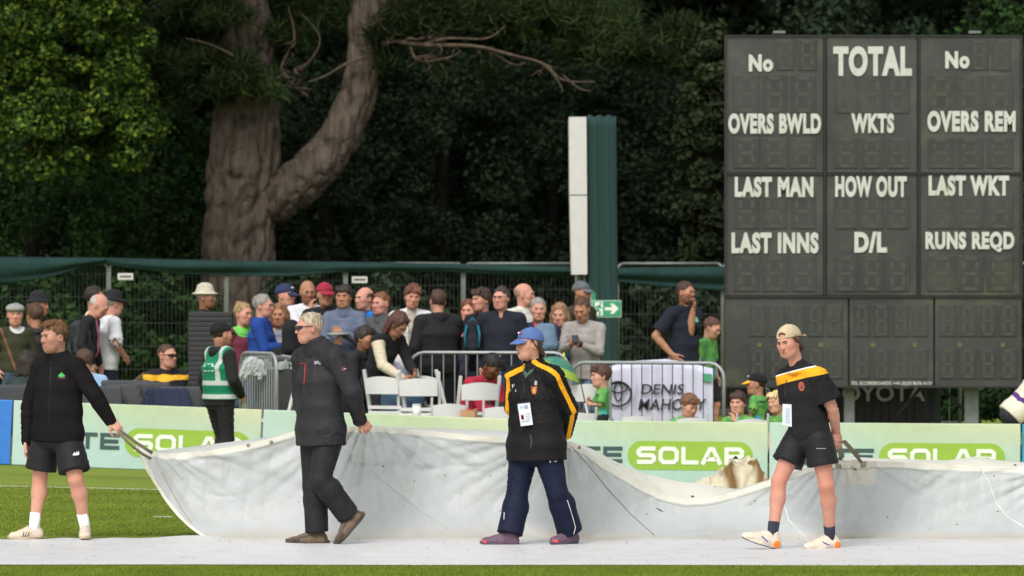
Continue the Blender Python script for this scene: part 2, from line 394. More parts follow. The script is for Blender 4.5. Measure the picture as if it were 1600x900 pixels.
def arm(vol, J, s, g, off, upto=2.0, cuff=None, k=.03):
    S = J['S']; sh, el, wr = J['sh'+s], J['el'+s], J['wr'+s]; g = g**.6
    r0, r1, r2 = .054*S*g+off, .041*S*g+off, .029*S*g+off*.9 if cuff is None else cuff
    if upto >= 1:
        vol.put(seg(sh, el, r0, r1), k*.55); m = el+(wr-el)*.28; vol.put(seg(el, m, r1, .042*S*g+off), .008)
        e = el+(wr-el)*(min(upto-1, 1)); vol.put(seg(m, e, .042*S*g+off, r2), .006)
    else: vol.put(seg(sh, sh+(el-sh)*upto, r0, r0+(off+.006)), k)
def leg(vol, J, s, g, off, upto=2.0, flare=0, k=.03):
    S = J['S']; hp, kn, an = J['hp'+s], J['kn'+s], J['an'+s]; gg = g**.6
    r0, r1, r2, r3 = .086*S*gg+off, .053*S*gg+off, .053*S*gg+off, .034*S+off+flare
    if upto >= 1:
        vol.put(seg(hp, kn, r0, r1), k)
        back = unit(np.cross(np.cross(an-kn, J['F']), an-kn)); m = kn+(an-kn)*.3-back*.012*(1 if np.dot(back, J['F']) > 0 else -1)
        vol.put(seg(kn, m, r1, r2+flare*.4), .02); e = an if upto >= 2 else kn+(an-kn)*(upto-1)
        vol.put(seg(m, e, r2+flare*.4, r3), .03)
    else: vol.put(seg(hp, hp+(kn-hp)*(upto+.06), r0, r0-.006+flare), k)
def bounds(J, keys, m=.2):
    a = np.array([J[k] for k in keys]); return a.min(0)-m, a.max(0)+m
def solve2(a, c, l1, l2, pole):
    d = c-a; n = np.linalg.norm(d); mx = (l1+l2)*.995
    if n > mx: c = a+d/n*mx; n = mx; d = c-a
    u = d/n; x = (l1*l1-l2*l2+n*n)/(2*n); hgt = math.sqrt(max(0, l1*l1-x*x)); p = np.asarray(pole, float); p = unit(p-u*np.dot(p, u))
    return a+u*x+p*hgt, c
def shoe(P, ank, toe_dir, up, S, style, parent_label=None):
    """style: dict(up=colour, sole=colour, extra)"""
    F = unit(toe_dir); U = unit(up-F*np.dot(up, F)); L = np.cross(U, F); M = np.stack([L, F, U], 1); k = S*style.get('k', 1)
    b = ank-U*.085*k                                             # sole plane below ankle
    vol = Vol(b-.25*k, b+.33*k, .008)
    vol.put(eseg(b+F*-.045*k+U*.038*k, b+F*.05*k+U*.042*k, L, (.038*k, .040*k), (.043*k, .042*k)), .01)
    vol.put(eseg(b+F*.05*k+U*.040*k, b+F*.155*k+U*.034*k, L, (.046*k, .038*k), (.044*k, .030*k), .045*k), .02)
    vol.put(seg(b-F*.03*k+U*.05*k, ank-F*.01*k+U*.005, .036*k, .037*k+style.get('collar', 0)), .03)
    vol.put(seg(b+F*.045*k+U*.075*k, b+F*.1*k+U*.052*k, .026*k, .024*k), .03)
    vol.cut(b+U*.012*k, -U); v, f = vol.net(); q = v-b; y = q@F/k; z = q@U/k; x = q@L/k
    at_ = dict(s1=style.get('s1', lambda x, y, z: -1+0*x)(x, y, z), s2=style.get('s2', lambda x, y, z: -1+0*x)(x, y, z))
    sh = P.mesh('shoe', v, f, cloth(style['up'], stripes=(('s1', style.get('c1', style['up']), .002), ('s2', style.get('c2', style['up']), .002)), rough=.7), at_)
    n = 22; mb = MB(); ring = []
    for i in range(n):
        t = 2*math.pi*i/n; yy = .062+math.cos(t)*.145; ww = .046 if yy > .05 else .038; ring.append((math.sin(t)*ww*(1-.25*max(0, -math.cos(t))), yy))
    hs_ = .024 if not style.get('thick') else .036
    vs = []
    for zz, g in ((0, .97), (.006, 1.02), (hs_*.8, 1.03), (hs_, .93)):
        for x_, y_ in ring:
            lift = style.get('rock', .01)*max(0, (y_-.12)/.08)**2+(style.get('rock', .01)*.4)*max(0, (-y_-.03)/.05)**2
            vs.append(b+(L*x_*g+F*(.062+(y_-.062)*g)+U*(zz+lift))*k)
    fs = [tuple(range(n))[::-1]]+[(j*n+i, j*n+(i+1) % n, (j+1)*n+(i+1) % n, (j+1)*n+i) for j in range(3) for i in range(n)]+[tuple(3*n+i for i in range(n))]
    mb.add(vs, fs, True); mb.mi = [1]*(1+n)+[0]*(len(fs)-1-n)
    P.mb(mb, 'sole', [plain(style['sole'], rough=.7, var=.2, scale=60), plain(style.get('outsole', style['sole']), rough=.8)], sh); mbm = MB()
    # laces
    for i in range(4):
        p = b+(F*(.055+.018*i)+U*(.106-.012*i))*k; mbm.tube([p-L*.022*k-U*.006, p+U*.003, p+L*.022*k-U*.006], .0028, 5)
    P.mb(mbm, 'lace', plain(style.get('lace', style['up']), rough=.8), sh); sh.parent = P.e
    for c in sh.children: c.location = (0, 0, 0)
    return sh
def hair_net(P, J, sc, kind, col, h=.007, seed=1):
    c = J['head']; L, F, U = J['hf']; M = np.stack([L, F, U], 1)
    def p(x, y, z): return c+(L*x+F*y+U*z)*sc
    vol = Vol(c-.24*sc, c+.20*sc, h)
    if kind == 'long' or kind == 'bun' or kind == 'bob': vol = Vol(c-.36*sc, c+.2*sc, h)
    th = {'short': .007, 'crop': .003, 'quiff': .007, 'thick': .013, 'receding': .004, 'long': .012, 'bob': .016, 'bun': .007, 'balding': .003, 'mop': .016, 'undercap': .004}[kind]
    vol.put(ell(p(0, -.02, .03+th*.3), V(.077+th*.8, .098+th*.7, .09+th)*sc, M), .01)
    front = {'balding': (.0, .0), 'receding': (.045, .088), 'crop': (.075, .085), 'mop': (.10, .045), 'thick': (.085, .06), 'bob': (.095, .05), 'undercap': (.09, .04)}.get(kind, (.085, .07))
    # hairline plane from the forehead to the nape
    zf, zb = front[1], {'long': -.14, 'bob': -.11}.get(kind, -.075); yf, yb = .08, -.09
    n = unit(F*(-(zf-zb))+U*(yf-yb)); vol.cut(p(0, yf, zf), -n, .01)
    if kind == 'balding': vol.put(ell(p(0, .01, .085), V(.085, .12, .07)*sc, M), .01, sub=True)
    # keep the face free
    vol.put(ell(p(0, .085, -.01), V(.068, .058, .084)*sc, M), .01, sub=True)
    if kind == 'quiff':
        for i in range(7): vol.put(seg(p(-.05+.016*i, .035, .104), p(-.06+.018*i, .078, .088-.012*(i < 3)+.006*math.sin(i*1.3)), .018*sc, .010*sc), .012)
    if kind in ('mop', 'thick'):
        for i in range(6): vol.put(seg(p(-.055+.022*i, .06, .10), p(-.062+.025*i, .092, .06+.008*math.sin(i*2)), .017*sc, .010*sc), .01)
        for s_ in (-1, 1): vol.put(seg(p(s_*.078, -.01, .05), p(s_*.08, 0, .0), .014*sc, .01*sc), .01)
    if kind == 'undercap':
        for i in range(6):
            a = -1.0+.4*i; vol.put(seg(p(.055*math.sin(a), -.075, -.03), p(.062*math.sin(a), -.100, -.078-.010*math.cos(i*2)), .018*sc, .012*sc), .012)
        for s_ in (-1, 1): vol.put(seg(p(s_*.08, .02, .03), p(s_*.082, -.02, -.02), .010*sc, .012*sc), .01)
    if kind in ('long', 'bob'):
        ln = -.20 if kind == 'long' else -.12
        for i in range(9):
            a = math.pi*(.02+i/8*.96); x = .083*math.cos(a); y = -.02-.085*math.sin(a)
            vol.put(seg(p(x, y, .02), p(x*1.1, y*1.0, ln+.012*math.sin(i*2.3)), .024*sc, .016*sc), .014)
        for s_ in (-1, 1): vol.put(seg(p(s_*.04, .06, .1), p(s_*.082, .03, -.02), .016*sc, .014*sc), .012)
    if kind == 'bun': vol.put(ell(p(0, -.085, .10), V(.035, .035, .035)*sc, M), .01)
    v, f = vol.net()
    nn = fnormals(v, f); v = v+nn*(vnoise(v, (140, 140, 45), seed)*.0035+vnoise(v, 55, seed+1)*.0045)[:, None]
    # loose tufts lying over the cut hair so the outline is broken
    nt_ = 1100 if h < .007 else 300; rg_ = np.random.RandomState(seed); ii = rg_.randint(0, len(v), nt_); base = v[ii]; nb_ = nn[ii]
    longh = kind in ('long', 'bob'); ln_ = {'crop': .006, 'balding': .006, 'undercap': .018, 'quiff': .026}.get(kind, .018 if not longh else .045)*sc
    flow = (-U*.9+F*np.where((base-c)@F > .02, .35, -.25)[:, None]+L*np.sign((base-c)@L)[:, None]*.3) if longh or kind in ('mop', 'undercap') else (F*np.where((base-c)@U > .05, .9, .1)[:, None]-U*.35)
    flow = flow-nb_*np.sum(flow*nb_, 1)[:, None]; flow = flow/np.maximum(1e-6, np.linalg.norm(flow, axis=1))[:, None]+rg_.randn(nt_, 3)*.28; tip = base+(flow+nb_*.28)*ln_*rg_.uniform(.6, 1.3, nt_)[:, None]
    wv_ = np.cross(flow, nb_); wv_ /= np.maximum(1e-6, np.linalg.norm(wv_, axis=1))[:, None]; wv_ *= .0028; b0_ = base-nb_*.002
    q_ = np.stack([b0_-wv_, b0_+wv_, tip+wv_*.25, tip-wv_*.25], 1).reshape(-1, 3); f = np.concatenate([f, np.arange(4*nt_).reshape(-1, 4)+len(v)]); v = np.concatenate([v, q_])
    m = plain(col, rough=.6, var=.6, scale=22, stretch=(3, 3, .7), bump=1.0, bscale=90)
    if kind == 'quiff': m = plain(col, rough=.6, var=.5, scale=22, stretch=(3, 3, .7), bump=1.0, bscale=90, stripes=(('side', tuple(x*.28 for x in col), .03),)); return P.mesh('hair', v, f, m, dict(side=.045-(v-c)@U), hit=False)
    return P.mesh('hair', v, f, m, hit=False)
def cap(P, J, sc, col, kind='cap', brim=None, back=False, pitch=0, badge=None):
    c = J['head']; L, F, U = J['hf']
    if back: Fc = -F; Lc = -L
    else: Fc = F; Lc = L
    M = np.stack([Lc, Fc, U], 1); o = -.02*(-1 if back else 1)
    def p(x, y, z): return c+(Lc*x+Fc*y+U*z)*sc
    vol = Vol(c-.22*sc, c+.24*sc, .008)
    if kind in ('cap', 'trucker'):
        vol.put(ell(p(0, o, .038), V(.090, .112, .095)*sc, M), .01); vol.cut(p(0, o, .030), -unit(U-Fc*(.16 if not back else -.10)), .006)
        if back: vol.put(ell(p(0, -.085, .066), V(.034, .05, .019)*sc, M), .003, sub=True)
    elif kind == 'flat':
        vol.put(ell(p(0, o-.005, .065), V(.098, .118, .055)*sc, M), .01); vol.put(ell(p(0, .06, .055), V(.08, .06, .03)*sc, M), .03); vol.cut(p(0, 0, .035), -U, .004)
    elif kind == 'bucket':
        vol.put(eseg(p(0, o, .05), p(0, o, .105), Lc, (.092*sc, .108*sc), (.075*sc, .09*sc)), .01)
        vol.cut(p(0, 0, .04), -U); vol.put(ell(p(0, o, .038), V(.125, .145, .016)*sc, M), .02)
    elif kind == 'hood':
        vol.put(ell(p(0, -.03, .02), V(.10, .115, .125)*sc, M), .01); vol.put(seg(p(0, -.05, -.05), p(0, -.05, -.14), .09*sc, .1*sc), .03); vol.put(ell(p(0, .10, -.01), V(.075, .08, .1)*sc, M), .01, sub=True)
    v, f = vol.net()
    ob = P.mesh('cap' if kind not in ('bucket', 'hood') else ('hat' if kind == 'bucket' else 'hood'), v, f, cloth(col, bump2=.3))
    if kind in ('cap', 'trucker'):
        vs = []; fs = []; n = 13
        for lay in (0, 1):
            for i in range(n):
                a = math.pi*(i/(n-1)); x = .078*math.cos(a)
                for jj, ext in enumerate((0, .5, 1)):
                    y = .068+.018*math.sin(a)+(.075*math.sin(a)**.7)*ext; z = .046-.030*ext*math.sin(a)-.20*x*x/.078-lay*.004-.012*ext
                    vs.append(p(x, y+o+.02, z))
        q = n*3
        for i in range(n-1):
            for jj in range(2):
                a = i*3+jj; fs += [(a, a+1, a+4, a+3), (q+a, q+a+3, q+a+4, q+a+1)]
            a = i*3+2; fs.append((a, q+a, q+a+3, a+3))
        mb = MB(); mb.add(vs, fs, True); P.mb(mb, 'peak', cloth(brim or col, bump2=.2), None)
        mb = MB(); mb.ell(p(0, o, .132), (.009, .009, .006)); P.mb(mb, 'button', cloth(col))
    if badge:
        for q, (dx, cc) in enumerate(((.010, badge), (-.010, rgb(225, 225, 228)))): mb = MB(); mb.ell(p(dx, .083, .088), (.013*sc, .008*sc, .010*sc), M=Matrix(M.tolist())); P.mb(mb, 'badge', plain(cc, rough=.6))
    return ob
def face_bits(P, J, sc, spec):
    c = J['head']; L, F, U = J['hf']; M = Matrix(np.stack([L, F, U], 1).tolist())
    def p(x, y, z): return c+(L*x+F*y+U*z)*sc
    if spec.get('eyes', True):
        for s_ in (-1, 1):
            mb = MB(); mb.ell(p(s_*.032, .080, .004), (.0115*sc, .012*sc, .0052*sc), 10, 7, M); mb.cm = 1
            mb.ell(p(s_*.031, .0885, .004), (.006*sc, .005*sc, .0050*sc), 8, 6, M)
            P.mb(mb, 'eye', [plain((.20, .15, .13), rough=.4), plain((.02, .02, .022), rough=.2)])
    if spec.get('brows', True):
        bc = spec.get('brow', spec.get('hcol', (.04, .03, .02)))
        for s_ in (-1, 1):
            mb = MB(); mb.tube([p(s_*.012, .0965, .016), p(s_*.03, .0955, .021), p(s_*.047, .083, .017)], [.0036*sc, .0042*sc, .002*sc], 6)
            P.mb(mb, 'eyebrow', plain(bc, rough=.8))
    gl = spec.get('glasses')
    if gl:
        mb = MB(); dark = gl == 'dark'
        for s_ in (-1, 1):
            pts = [p(s_*.006, .108, .016), p(s_*.03, .109, .020), p(s_*.058, .092, .018), p(s_*.074, .066, .014), p(s_*.068, .078, -.004), p(s_*.052, .096, -.014), p(s_*.030, .106, -.016), p(s_*.012, .107, -.005)] if dark else [p(s_*.008, .106, .014), p(s_*.03, .108, .018), p(s_*.058, .094, .014), p(s_*.055, .096, -.008), p(s_*.032, .106, -.013), p(s_*.012, .106, -.004)]
            if dark:
                n = len(pts); b_ = [q-F*.006 for q in pts]; mb.add(pts+b_, [tuple(range(n)), tuple(range(2*n-1, n-1, -1))]+[(i, i+n, (i+1) % n+n, (i+1) % n) for i in range(n)])
            else: mb.tube(pts+[pts[0]], .0015, 5)
            mb.tube([pts[2], p(s_*.080, .055, .014), p(s_*.085, -.015, .012)], .004 if dark else .0015, 5)
        mb.tube([p(-.01, .107, .012), p(.01, .107, .012)], .003, 5)
        P.mb(mb, 'sunglasses' if dark else 'glasses', plain((.012, .012, .014), rough=.15, spec=.8))
def dress(P, J, spec, fg=False):
    g = spec.get('g', 1.0); S = J['S']; sc = spec.get('hs', 1.03); hb, hg = (.010, .0085) if fg else (.016, .0125)
    J['F'] = unit(J['F']); sd = spec.get('seed', abs(hash(spec['label'])) % 999 if False else sum(map(ord, spec['label'])) % 997)
    t = spec['top']; b_ = spec['bot']; bare_arm = t.get('sleeve', 2) < 1.5
    # body: one mesh of trunk and limbs, head and hands
    lo, hi = bounds(J, ['neck', 'hip', 'ell', 'elr', 'wrl', 'wrr', 'knl', 'knr', 'anl', 'anr', 'shl', 'shr'], .13)
    if b_.get('len', 2) < 1.9 or bare_arm: hb = min(hb, .0125)
    vol = Vol(lo, hi, hb)
    torso(vol, J, g*.9, -.012)
    for s in 'lr': arm(vol, J, s, g, 0 if bare_arm else -.008); leg(vol, J, s, g, 0 if b_.get('len', 2) < 1.9 else -.01)
    v, f = vol.net(); z0 = np.full(len(v), -1.0); A = dict(lip=z0, blush=z0.copy(), stubble=z0.copy())
    kn = np.minimum(np.linalg.norm(v-J['knl'], axis=1), np.linalg.norm(v-J['knr'], axis=1)); A['blush'] = .02-kn*.25
    vs = [v]; fs = [f]; n = len(v)
    hv, hf_, ha = head_net(J, .0052 if fg else .0072, sc, spec); vs.append(hv); fs.append(hf_+n); n += len(hv)
    for a in A: A[a] = [A[a], ha[a]]
    for s, sg in (('l', 1), ('r', -1)):
        hd = spec.get('hand'+s, {}); d = J['wr'+s]-J['el'+s]; d = hd.get('d', unit(d)); upv = hd.get('up', (J['left']*sg+J['F']*.2))
        side = hd.get('side'); 
        if side is None:
            tt = np.cross(unit(d), unit(np.asarray(upv)-unit(d)*np.dot(upv, unit(d)))); side = 1 if np.dot(tt, J['F']+V(0, 0, .6)) > 0 else -1
        v, f = hand_net(J['wr'+s], d, upv, side, hd.get('curl', .4), .0048 if fg else .0062, S*.97)
        vs.append(v); fs.append(f+n); n += len(v)
        for a in A: A[a].append(np.full(len(v), -1.0))
    v = np.concatenate(vs); f = np.concatenate(fs); A = {a: np.concatenate(q) for a, q in A.items()}
    P.mesh('body', v, f, skin(spec.get('skin', 'fair')), A)
    # bottoms
    off = b_.get('off', .014); ln = b_.get('len', 2.0)
    lo, hi = bounds(J, ['hip', 'hpl', 'hpr', 'knl', 'knr', 'anl', 'anr'], .24); vol = Vol(lo, hi, hg)
    torso(vol, J, g, off*.8, top=False) if False else None
    hipc = J['hip']; uh = unit(J['hpl']-J['hpr']); ax = unit((J['shl']+J['shr'])/2-hipc)
    ofp = min(off, .014); vol.put(eseg(hipc-ax*.05*S, hipc+ax*.1*S, uh, (.148*g*S+ofp, .106*g*S+ofp), (.135*g*S+ofp, .098*g*S+ofp)), .01)
    for s in 'lr':
        leg(vol, J, s, g, off, ln, b_.get('flare', 0), .025)
        if ln < 2:
            a, bb = (J['hp'+s], J['kn'+s]) if ln < 1 else (J['kn'+s], J['an'+s]); d = unit(bb-a); e = a+(bb-a)*(ln % 1)
            # trim this leg only
            X, Y_, Z = vol.grid((slice(None),)*3); dd = (X-e[0])*d[0]+(Y_-e[1])*d[1]+(Z-e[2])*d[2]
            r2 = (X-e[0])**2+(Y_-e[1])**2+(Z-e[2])**2; vol.d = np.where((r2 < (.27*S)**2) & (dd > -.03), np.maximum(vol.d, dd), vol.d).astype(np.float32)
        else:
            a, bb = J['kn'+s], J['an'+s]; d = unit(bb-a); e = bb-d*.008; X, Y_, Z = vol.grid((slice(None),)*3); dd = (X-e[0])*d[0]+(Y_-e[1])*d[1]+(Z-e[2])*d[2]
            r2 = (X-e[0])**2+(Y_-e[1])**2+(Z-e[2])**2; vol.d = np.where(r2 < (.15*S)**2, np.maximum(vol.d, dd), vol.d).astype(np.float32)
    v, f = vol.net(); v = wrinkle(v, f, b_.get('wr', .0055), sd, (22, 22, 48))
    at_ = {k: fn(v, J) for k, fn in b_.get('attrs', {}).items()}
    P.bot = P.mesh('shorts' if ln < 1.3 else b_.get('name', 'trousers'), v, f, cloth(b_['col'], stripes=b_.get('stripes', ()), **b_.get('mk', {})), at_); P.ibot = len(P.surf)-1
    # top
    off = t.get('off', .02); hem = t.get('hem', -.12); lo, hi = bounds(J, ['neck', 'hip', 'hpl', 'hpr', 'ell', 'elr', 'wrl', 'wrr', 'shl', 'shr'], .2); lo = lo-V(0, 0, .1)
    vol = Vol(lo, hi, hg); Pf, fw = torso(vol, J, g, off, low=hem, hemr=t.get('hemr', 1.1), box=t.get('box', .5), belly=spec.get('belly', 0))
    axv = unit(Pf(1)-Pf(0)); tl = unit(axv+t.get('hemtilt', 0)*J['F']); vol.cut(Pf(hem), -tl)
    for s in 'lr': arm(vol, J, s, g, off*.8, t.get('sleeve', 2.0), None)
    if t.get('sleeve', 2) < 1:
        for s in 'lr':
            a, bb = J['sh'+s], J['el'+s]; d = unit(bb-a); e = a+(bb-a)*t['sleeve']; X, Y_, Z = vol.grid((slice(None),)*3); dd = (X-e[0])*d[0]+(Y_-e[1])*d[1]+(Z-e[2])*d[2]
            r2 = (X-e[0])**2+(Y_-e[1])**2+(Z-e[2])**2; vol.d = np.where(r2 < (.095*S)**2, np.maximum(vol.d, dd), vol.d).astype(np.float32)
    nk = J['neck']; nh = unit(J['head']-nk+V(0, 0, .1)); cl = t.get('collar', 'crew')
    nr = .056*sc*spec.get('neck', 1)
    if cl == 'stand':
        vol.put(eseg(nk-nh*.04, nk+nh*.05, J['left'], (nr+.034, nr+.034), (nr+.022, nr+.024), .012), .018)
        vol.put(ell(nk+nh*.072+J['F']*.02, V(nr+.010, nr+.012, .03), np.stack([J['left'], J['F'], nh], 1)), .004, sub=True)
    elif cl == 'hood':
        vol.put(eseg(nk-nh*.04, nk+nh*(.078 if fg else .02), J['left'], (nr+.034, nr+.034), (nr+.022, nr+.024), .012), .018)
        if fg: vol.put(ell(nk+nh*.10+J['F']*.02, V(nr+.010, nr+.012, .03), np.stack([J['left'], J['F'], nh], 1)), .004, sub=True)
        bk = nk-J['F']*.075+V(0, 0, .040 if fg else .005); vol.put(seg(bk-J['left']*.07+J['F']*.03, bk+V(0, 0, -.02), .034, .045), .02); vol.put(seg(bk+V(0, 0, -.02), bk+J['left']*.07+J['F']*.03, .045, .034), .02)
    else:
        vol.put(eseg(nk-nh*.05, nk-nh*.005, J['left'], (nr+.035, nr+.03), (nr+.010, nr+.012), .012), .02)
        if cl == 'vee': vol.put(ell(nk+nh*.0+J['F']*.075, V(.03, .04, .06), np.stack([J['left'], J['F'], nh], 1)), .006, sub=True)
    v, f = vol.net(); v = wrinkle(v, f, t.get('wr', .006), sd+3, t.get('wf', (20, 20, 42)))
    at_ = {k: fn(v, J) for k, fn in t.get('attrs', {}).items()}
    P.top = P.mesh(t.get('name', 'jacket'), v, f, cloth(t['col'], stripes=t.get('stripes', ()), **t.get('mk', {})), at_); P.itop = len(P.surf)-1
    # collar folded on polos
    # shoes and socks
    sho = spec.get('shoe', dict(up=rgb(40, 40, 42), sole=rgb(60, 58, 55)))
    for s in 'lr':
        td = J.get('toe'+s, J['F']); upv = J.get('sup'+s, V(0, 0, 1)); sh = shoe(P, J['an'+s], td, upv, S, sho)
        if spec.get('sock') is not None:
            d = unit(J['kn'+s]-J['an'+s]); mb = MB(); a = J['an'+s]
            mb.tube([a-V(0, 0, .03), a+d*.02, a+d*spec.get('sockh', .09)], [.042*S, .0405*S, .0445*S], 14); P.mb(mb, 'sock', cloth(spec['sock'], bump2=.2, stripes=()))
    if spec.get('hair'): hair_net(P, J, sc, spec['hair'], spec['hcol'], .0062 if fg else .0085, sd)
    if spec.get('cap'): cap(P, J, sc, **spec['cap'])
    face_bits(P, J, sc, spec)
def skeleton(spec):
    """joints of a standing, leaning or sitting person of height H at X, Y; head lands on the given pixel"""
    Y = spec['Y']; px, py = spec['at']; tgt = at(px, py, Y); H = spec.get('H', 1.75); X = tgt.x
    yaw = spec.get('yaw', 0); sit = spec.get('sit'); lean = R(spec.get('lean', 0)); side = R(spec.get('tilt', 0))
    L, F, U = frame(yaw)
    adj = 0.0
    for it in range(5):
        S = H/1.8; gz = float(ground(X, Y))+spec.get('dz', 0); base = V(X, Y, gz); hz = (.522*H if not sit else .47)+adj
        J = dict(S=S, F=F, left=L); hip = base+U*hz; tu = U*math.cos(lean)*math.cos(side)+F*math.sin(lean)+L*math.sin(side)
        J['hip'] = hip; tl = .285*H; sm_ = hip+tu*tl
        tw = R(spec.get('twist', 0)); Ls = L*math.cos(tw)+F*math.sin(tw)
        w_ = .102*H*spec.get('sw', 1); J['shl'] = sm_+Ls*w_; J['shr'] = sm_-Ls*w_; J['neck'] = sm_+tu*.035*H
        J['hpl'] = hip+L*.052*H-U*.01; J['hpr'] = hip-L*.052*H-U*.01
        hl, hfw, hu = frame(yaw+spec.get('hyaw', 0), spec.get('hp', 0)-(math.degrees(lean)*.3), spec.get('hr', 0)); sc = spec.get('hs', 1.03)
        J['hf'] = (hl, hfw, hu); J['head'] = J['neck']+unit(tu+F*.18)*.052*H*.55+hu*.112*sc+hfw*.02
        top = J['head']+hu*.125*sc
        dz = tgt.z-top[2]; X += tgt.x-J['head'][0]
        spec['_err'] = dz
        if 'H' in spec: adj += dz
        elif sit: H += dz/.5*.9
        else: H *= (tgt.z-gz)/(top[2]-gz)
    S = J['S']
    for s, sg in (('l', 1), ('r', -1)):
        hd = spec.get('arm'+s, 'down'); sh = J['sh'+s]; mid = (J['shl']+J['shr'])/2
        if hd == 'down': tg = (.235+.0*sg, .05, -.53)
        elif hd == 'pocket': tg = (.2, .1, -.42)
        elif hd == 'front': tg = (.04, .30, -.27)
        elif hd == 'phone': tg = (.05, .28, -.18)
        elif hd == 'cross': tg = (-.10, .19, -.20)
        elif hd == 'face': tg = (.02, .17, .02)
        elif hd == 'behind': tg = (.05, -.2, -.42)
        elif hd == 'lap': tg = (.08, .32, -.40)
        else: tg = hd
        tgp = mid+(L*sg*tg[0]+F*tg[1]+U*tg[2])*S
        pole = -F*.6+L*sg*.7-U*.4 if hd != 'behind' else -F*.2+L*sg*.9
        J['el'+s], J['wr'+s] = solve2(sh, tgp, .30*S, .265*S, pole)
        if sit: tgf = J['hp'+s]+F*.47*S*spec.get('legf', 1)-U*(.47-.09)+L*sg*.04; tgf[2] = float(ground(X, Y))+.09
        else:
            st = spec.get('step', .05)*sg; tgf = base+L*sg*(.09*S)+F*st; tgf[2] = gz+.09*S
        hl_ = .245*H; J['kn'+s], J['an'+s] = solve2(J['hp'+s], tgf, .238*H, .236*H, F*1.0+L*sg*.12+(U*.8 if sit else 0))
    J['H'] = H; J['base'] = base; return J
PEOPLE = []
def someone(**spec):
    J = skeleton(spec); P = Person(J['base'], spec['label'], spec.get('group')); dress(P, J, spec); P.J = J; PEOPLE.append(P)
    print('person H=%.2f err=%.2f %s' % (J['H'], spec.get('_err', 0), spec['label'][:50])); return P
# ------------------------------------------------------------------ the four people dragging the cover
def posed(Yc, j, yaw, hyaw, hp=0, hr=0, S=1.0):
    """joints given as photo pixel + distance from the figure's mid plane"""
    L, F, U = frame(yaw); J = dict(S=S, F=F, left=L)
    for k, (x, y, dy) in j.items(): J[k] = np.array(at(x, y, Yc+dy))
    J['hf'] = frame(hyaw, hp, hr); return J
def line_attr(a, b, hw):       # signed distance to a band round the 3D line a-b
    a = np.asarray(a, float); b = np.asarray(b, float); ab = b-a
    def fn(v): t = np.clip((v-a)@ab/(ab@ab), 0, 1); return hw-np.linalg.norm(v-a-t[:, None]*ab, axis=1)
    return fn
BLACK = rgb(40, 38, 39)
PANTS = BLACK
def ray(P, idx, px, py, off=.003):
    """point on a garment's surface behind a photo pixel, and its normal"""
    bv = P.bvh(idx); d = Vector(((px-800)/FPX, 1, (450-py)/FPX)).normalized(); h = bv.ray_cast(Vector((0, 0, CAMZ)), d)
    if h[0] is None: return None, None
    n = h[1]; n = n if n.dot(d) < 0 else -n; return h[0]+n*off, n
def patch(P, idx, pts, name, m, th=.003, label=None):
    """thin sewn-on piece following the garment under it"""
    q = []
    for x, y in pts:
        a, n = ray(P, idx, x, y, th)
        if a is None: return
        q.append((a, n))
    mb = MB(); n = len(q); c = sum((a for a, _ in q), Vector())/n
    mb.add([a for a, _ in q]+[a-nn*(th+.004) for a, nn in q], [tuple(range(n))]+[(i, i+n, (i+1) % n+n, (i+1) % n) for i in range(n)])
    return P.mb(mb, name, m, label=label)
def seamline(P, idx, pts, name, m, r=.0025, off=.001):
    q = [ray(P, idx, x, y, off)[0] for x, y in pts]; q = [a for a in q if a is not None]
    if len(q) < 2: return
    mb = MB(); mb.tube(q, r, 5); return P.mb(mb, name, m)
def dense(pts, n=6):
    o = []
    for (a, b), (c, d) in zip(pts[:-1], pts[1:]): o += [(a+(c-a)*i/n, b+(d-b)*i/n) for i in range(n)]
    return o+[pts[-1]]
def done(P, spec): PEOPLE.append(P)
# -- 1: black fleece, shorts
Y1 = 44.7
J = posed(Y1, dict(head=(84.5, 526, -.02), neck=(92, 561, .0), shl=(118, 574, -.13), shr=(64, 575, .13), ell=(149, 619, -.17), wrl=(172, 657, -.10),
    elr=(46, 634, .17), wrr=(43, 689, .13), hip=(90, 679, 0), hpl=(107, 688, -.06), hpr=(71, 688, .06), knl=(118, 749, -.14), knr=(62, 746, .08),
    anl=(133, 825, -.02), anr=(53, 826, .02)), -38, -54, -2, 0, 1.02)
J['toel'] = V(.05, -1, 0); J['toer'] = V(-1, -.35, 0)
sp1 = dict(label='man in black zip fleece and black shorts holding the cover corner strap at left', hs=1.06, g=1.13, skin='fair', hair='quiff', hcol=rgb(120, 84, 50), neck=1.05, jaw=1.05, beard=.35,
    top=dict(col=rgb(30, 28, 29), off=.024, hem=-.10, collar='stand', name='fleece_jacket', sleeve=2.0, wr=.006, box=1.6, hemr=1.3, mk=dict(bump=.9, bscale=160, sheen=.0, rough=1.0, spec=.06)),
    bot=dict(col=rgb(27, 27, 29), len=.80, flare=.022, off=.016, name='shorts', mk=dict(rough=.6)),
    shoe=dict(up=rgb(205, 192, 172), sole=rgb(188, 172, 145), lace=rgb(220, 210, 195), s1=lambda x, y, z: np.where((np.abs(((y+z*.35-.06)/.020) % 1-.5) < .21) & (np.abs(y+z*.35-.085) < .032) & (z > .022) & (z < .062), 1., -1.), c1=rgb(50, 52, 58)),
    sock=rgb(232, 232, 230), sockh=.125, handl=dict(curl=.9, d=V(.6, -.1, -.55)), handr=dict(curl=.45))
P1 = Person(at(90, 850, Y1)*1.0 if False else (J['hip'][0], Y1, 0), sp1['label'], 'people dragging the pitch cover'); dress(P1, J, sp1, True); J1 = J; done(P1, sp1)
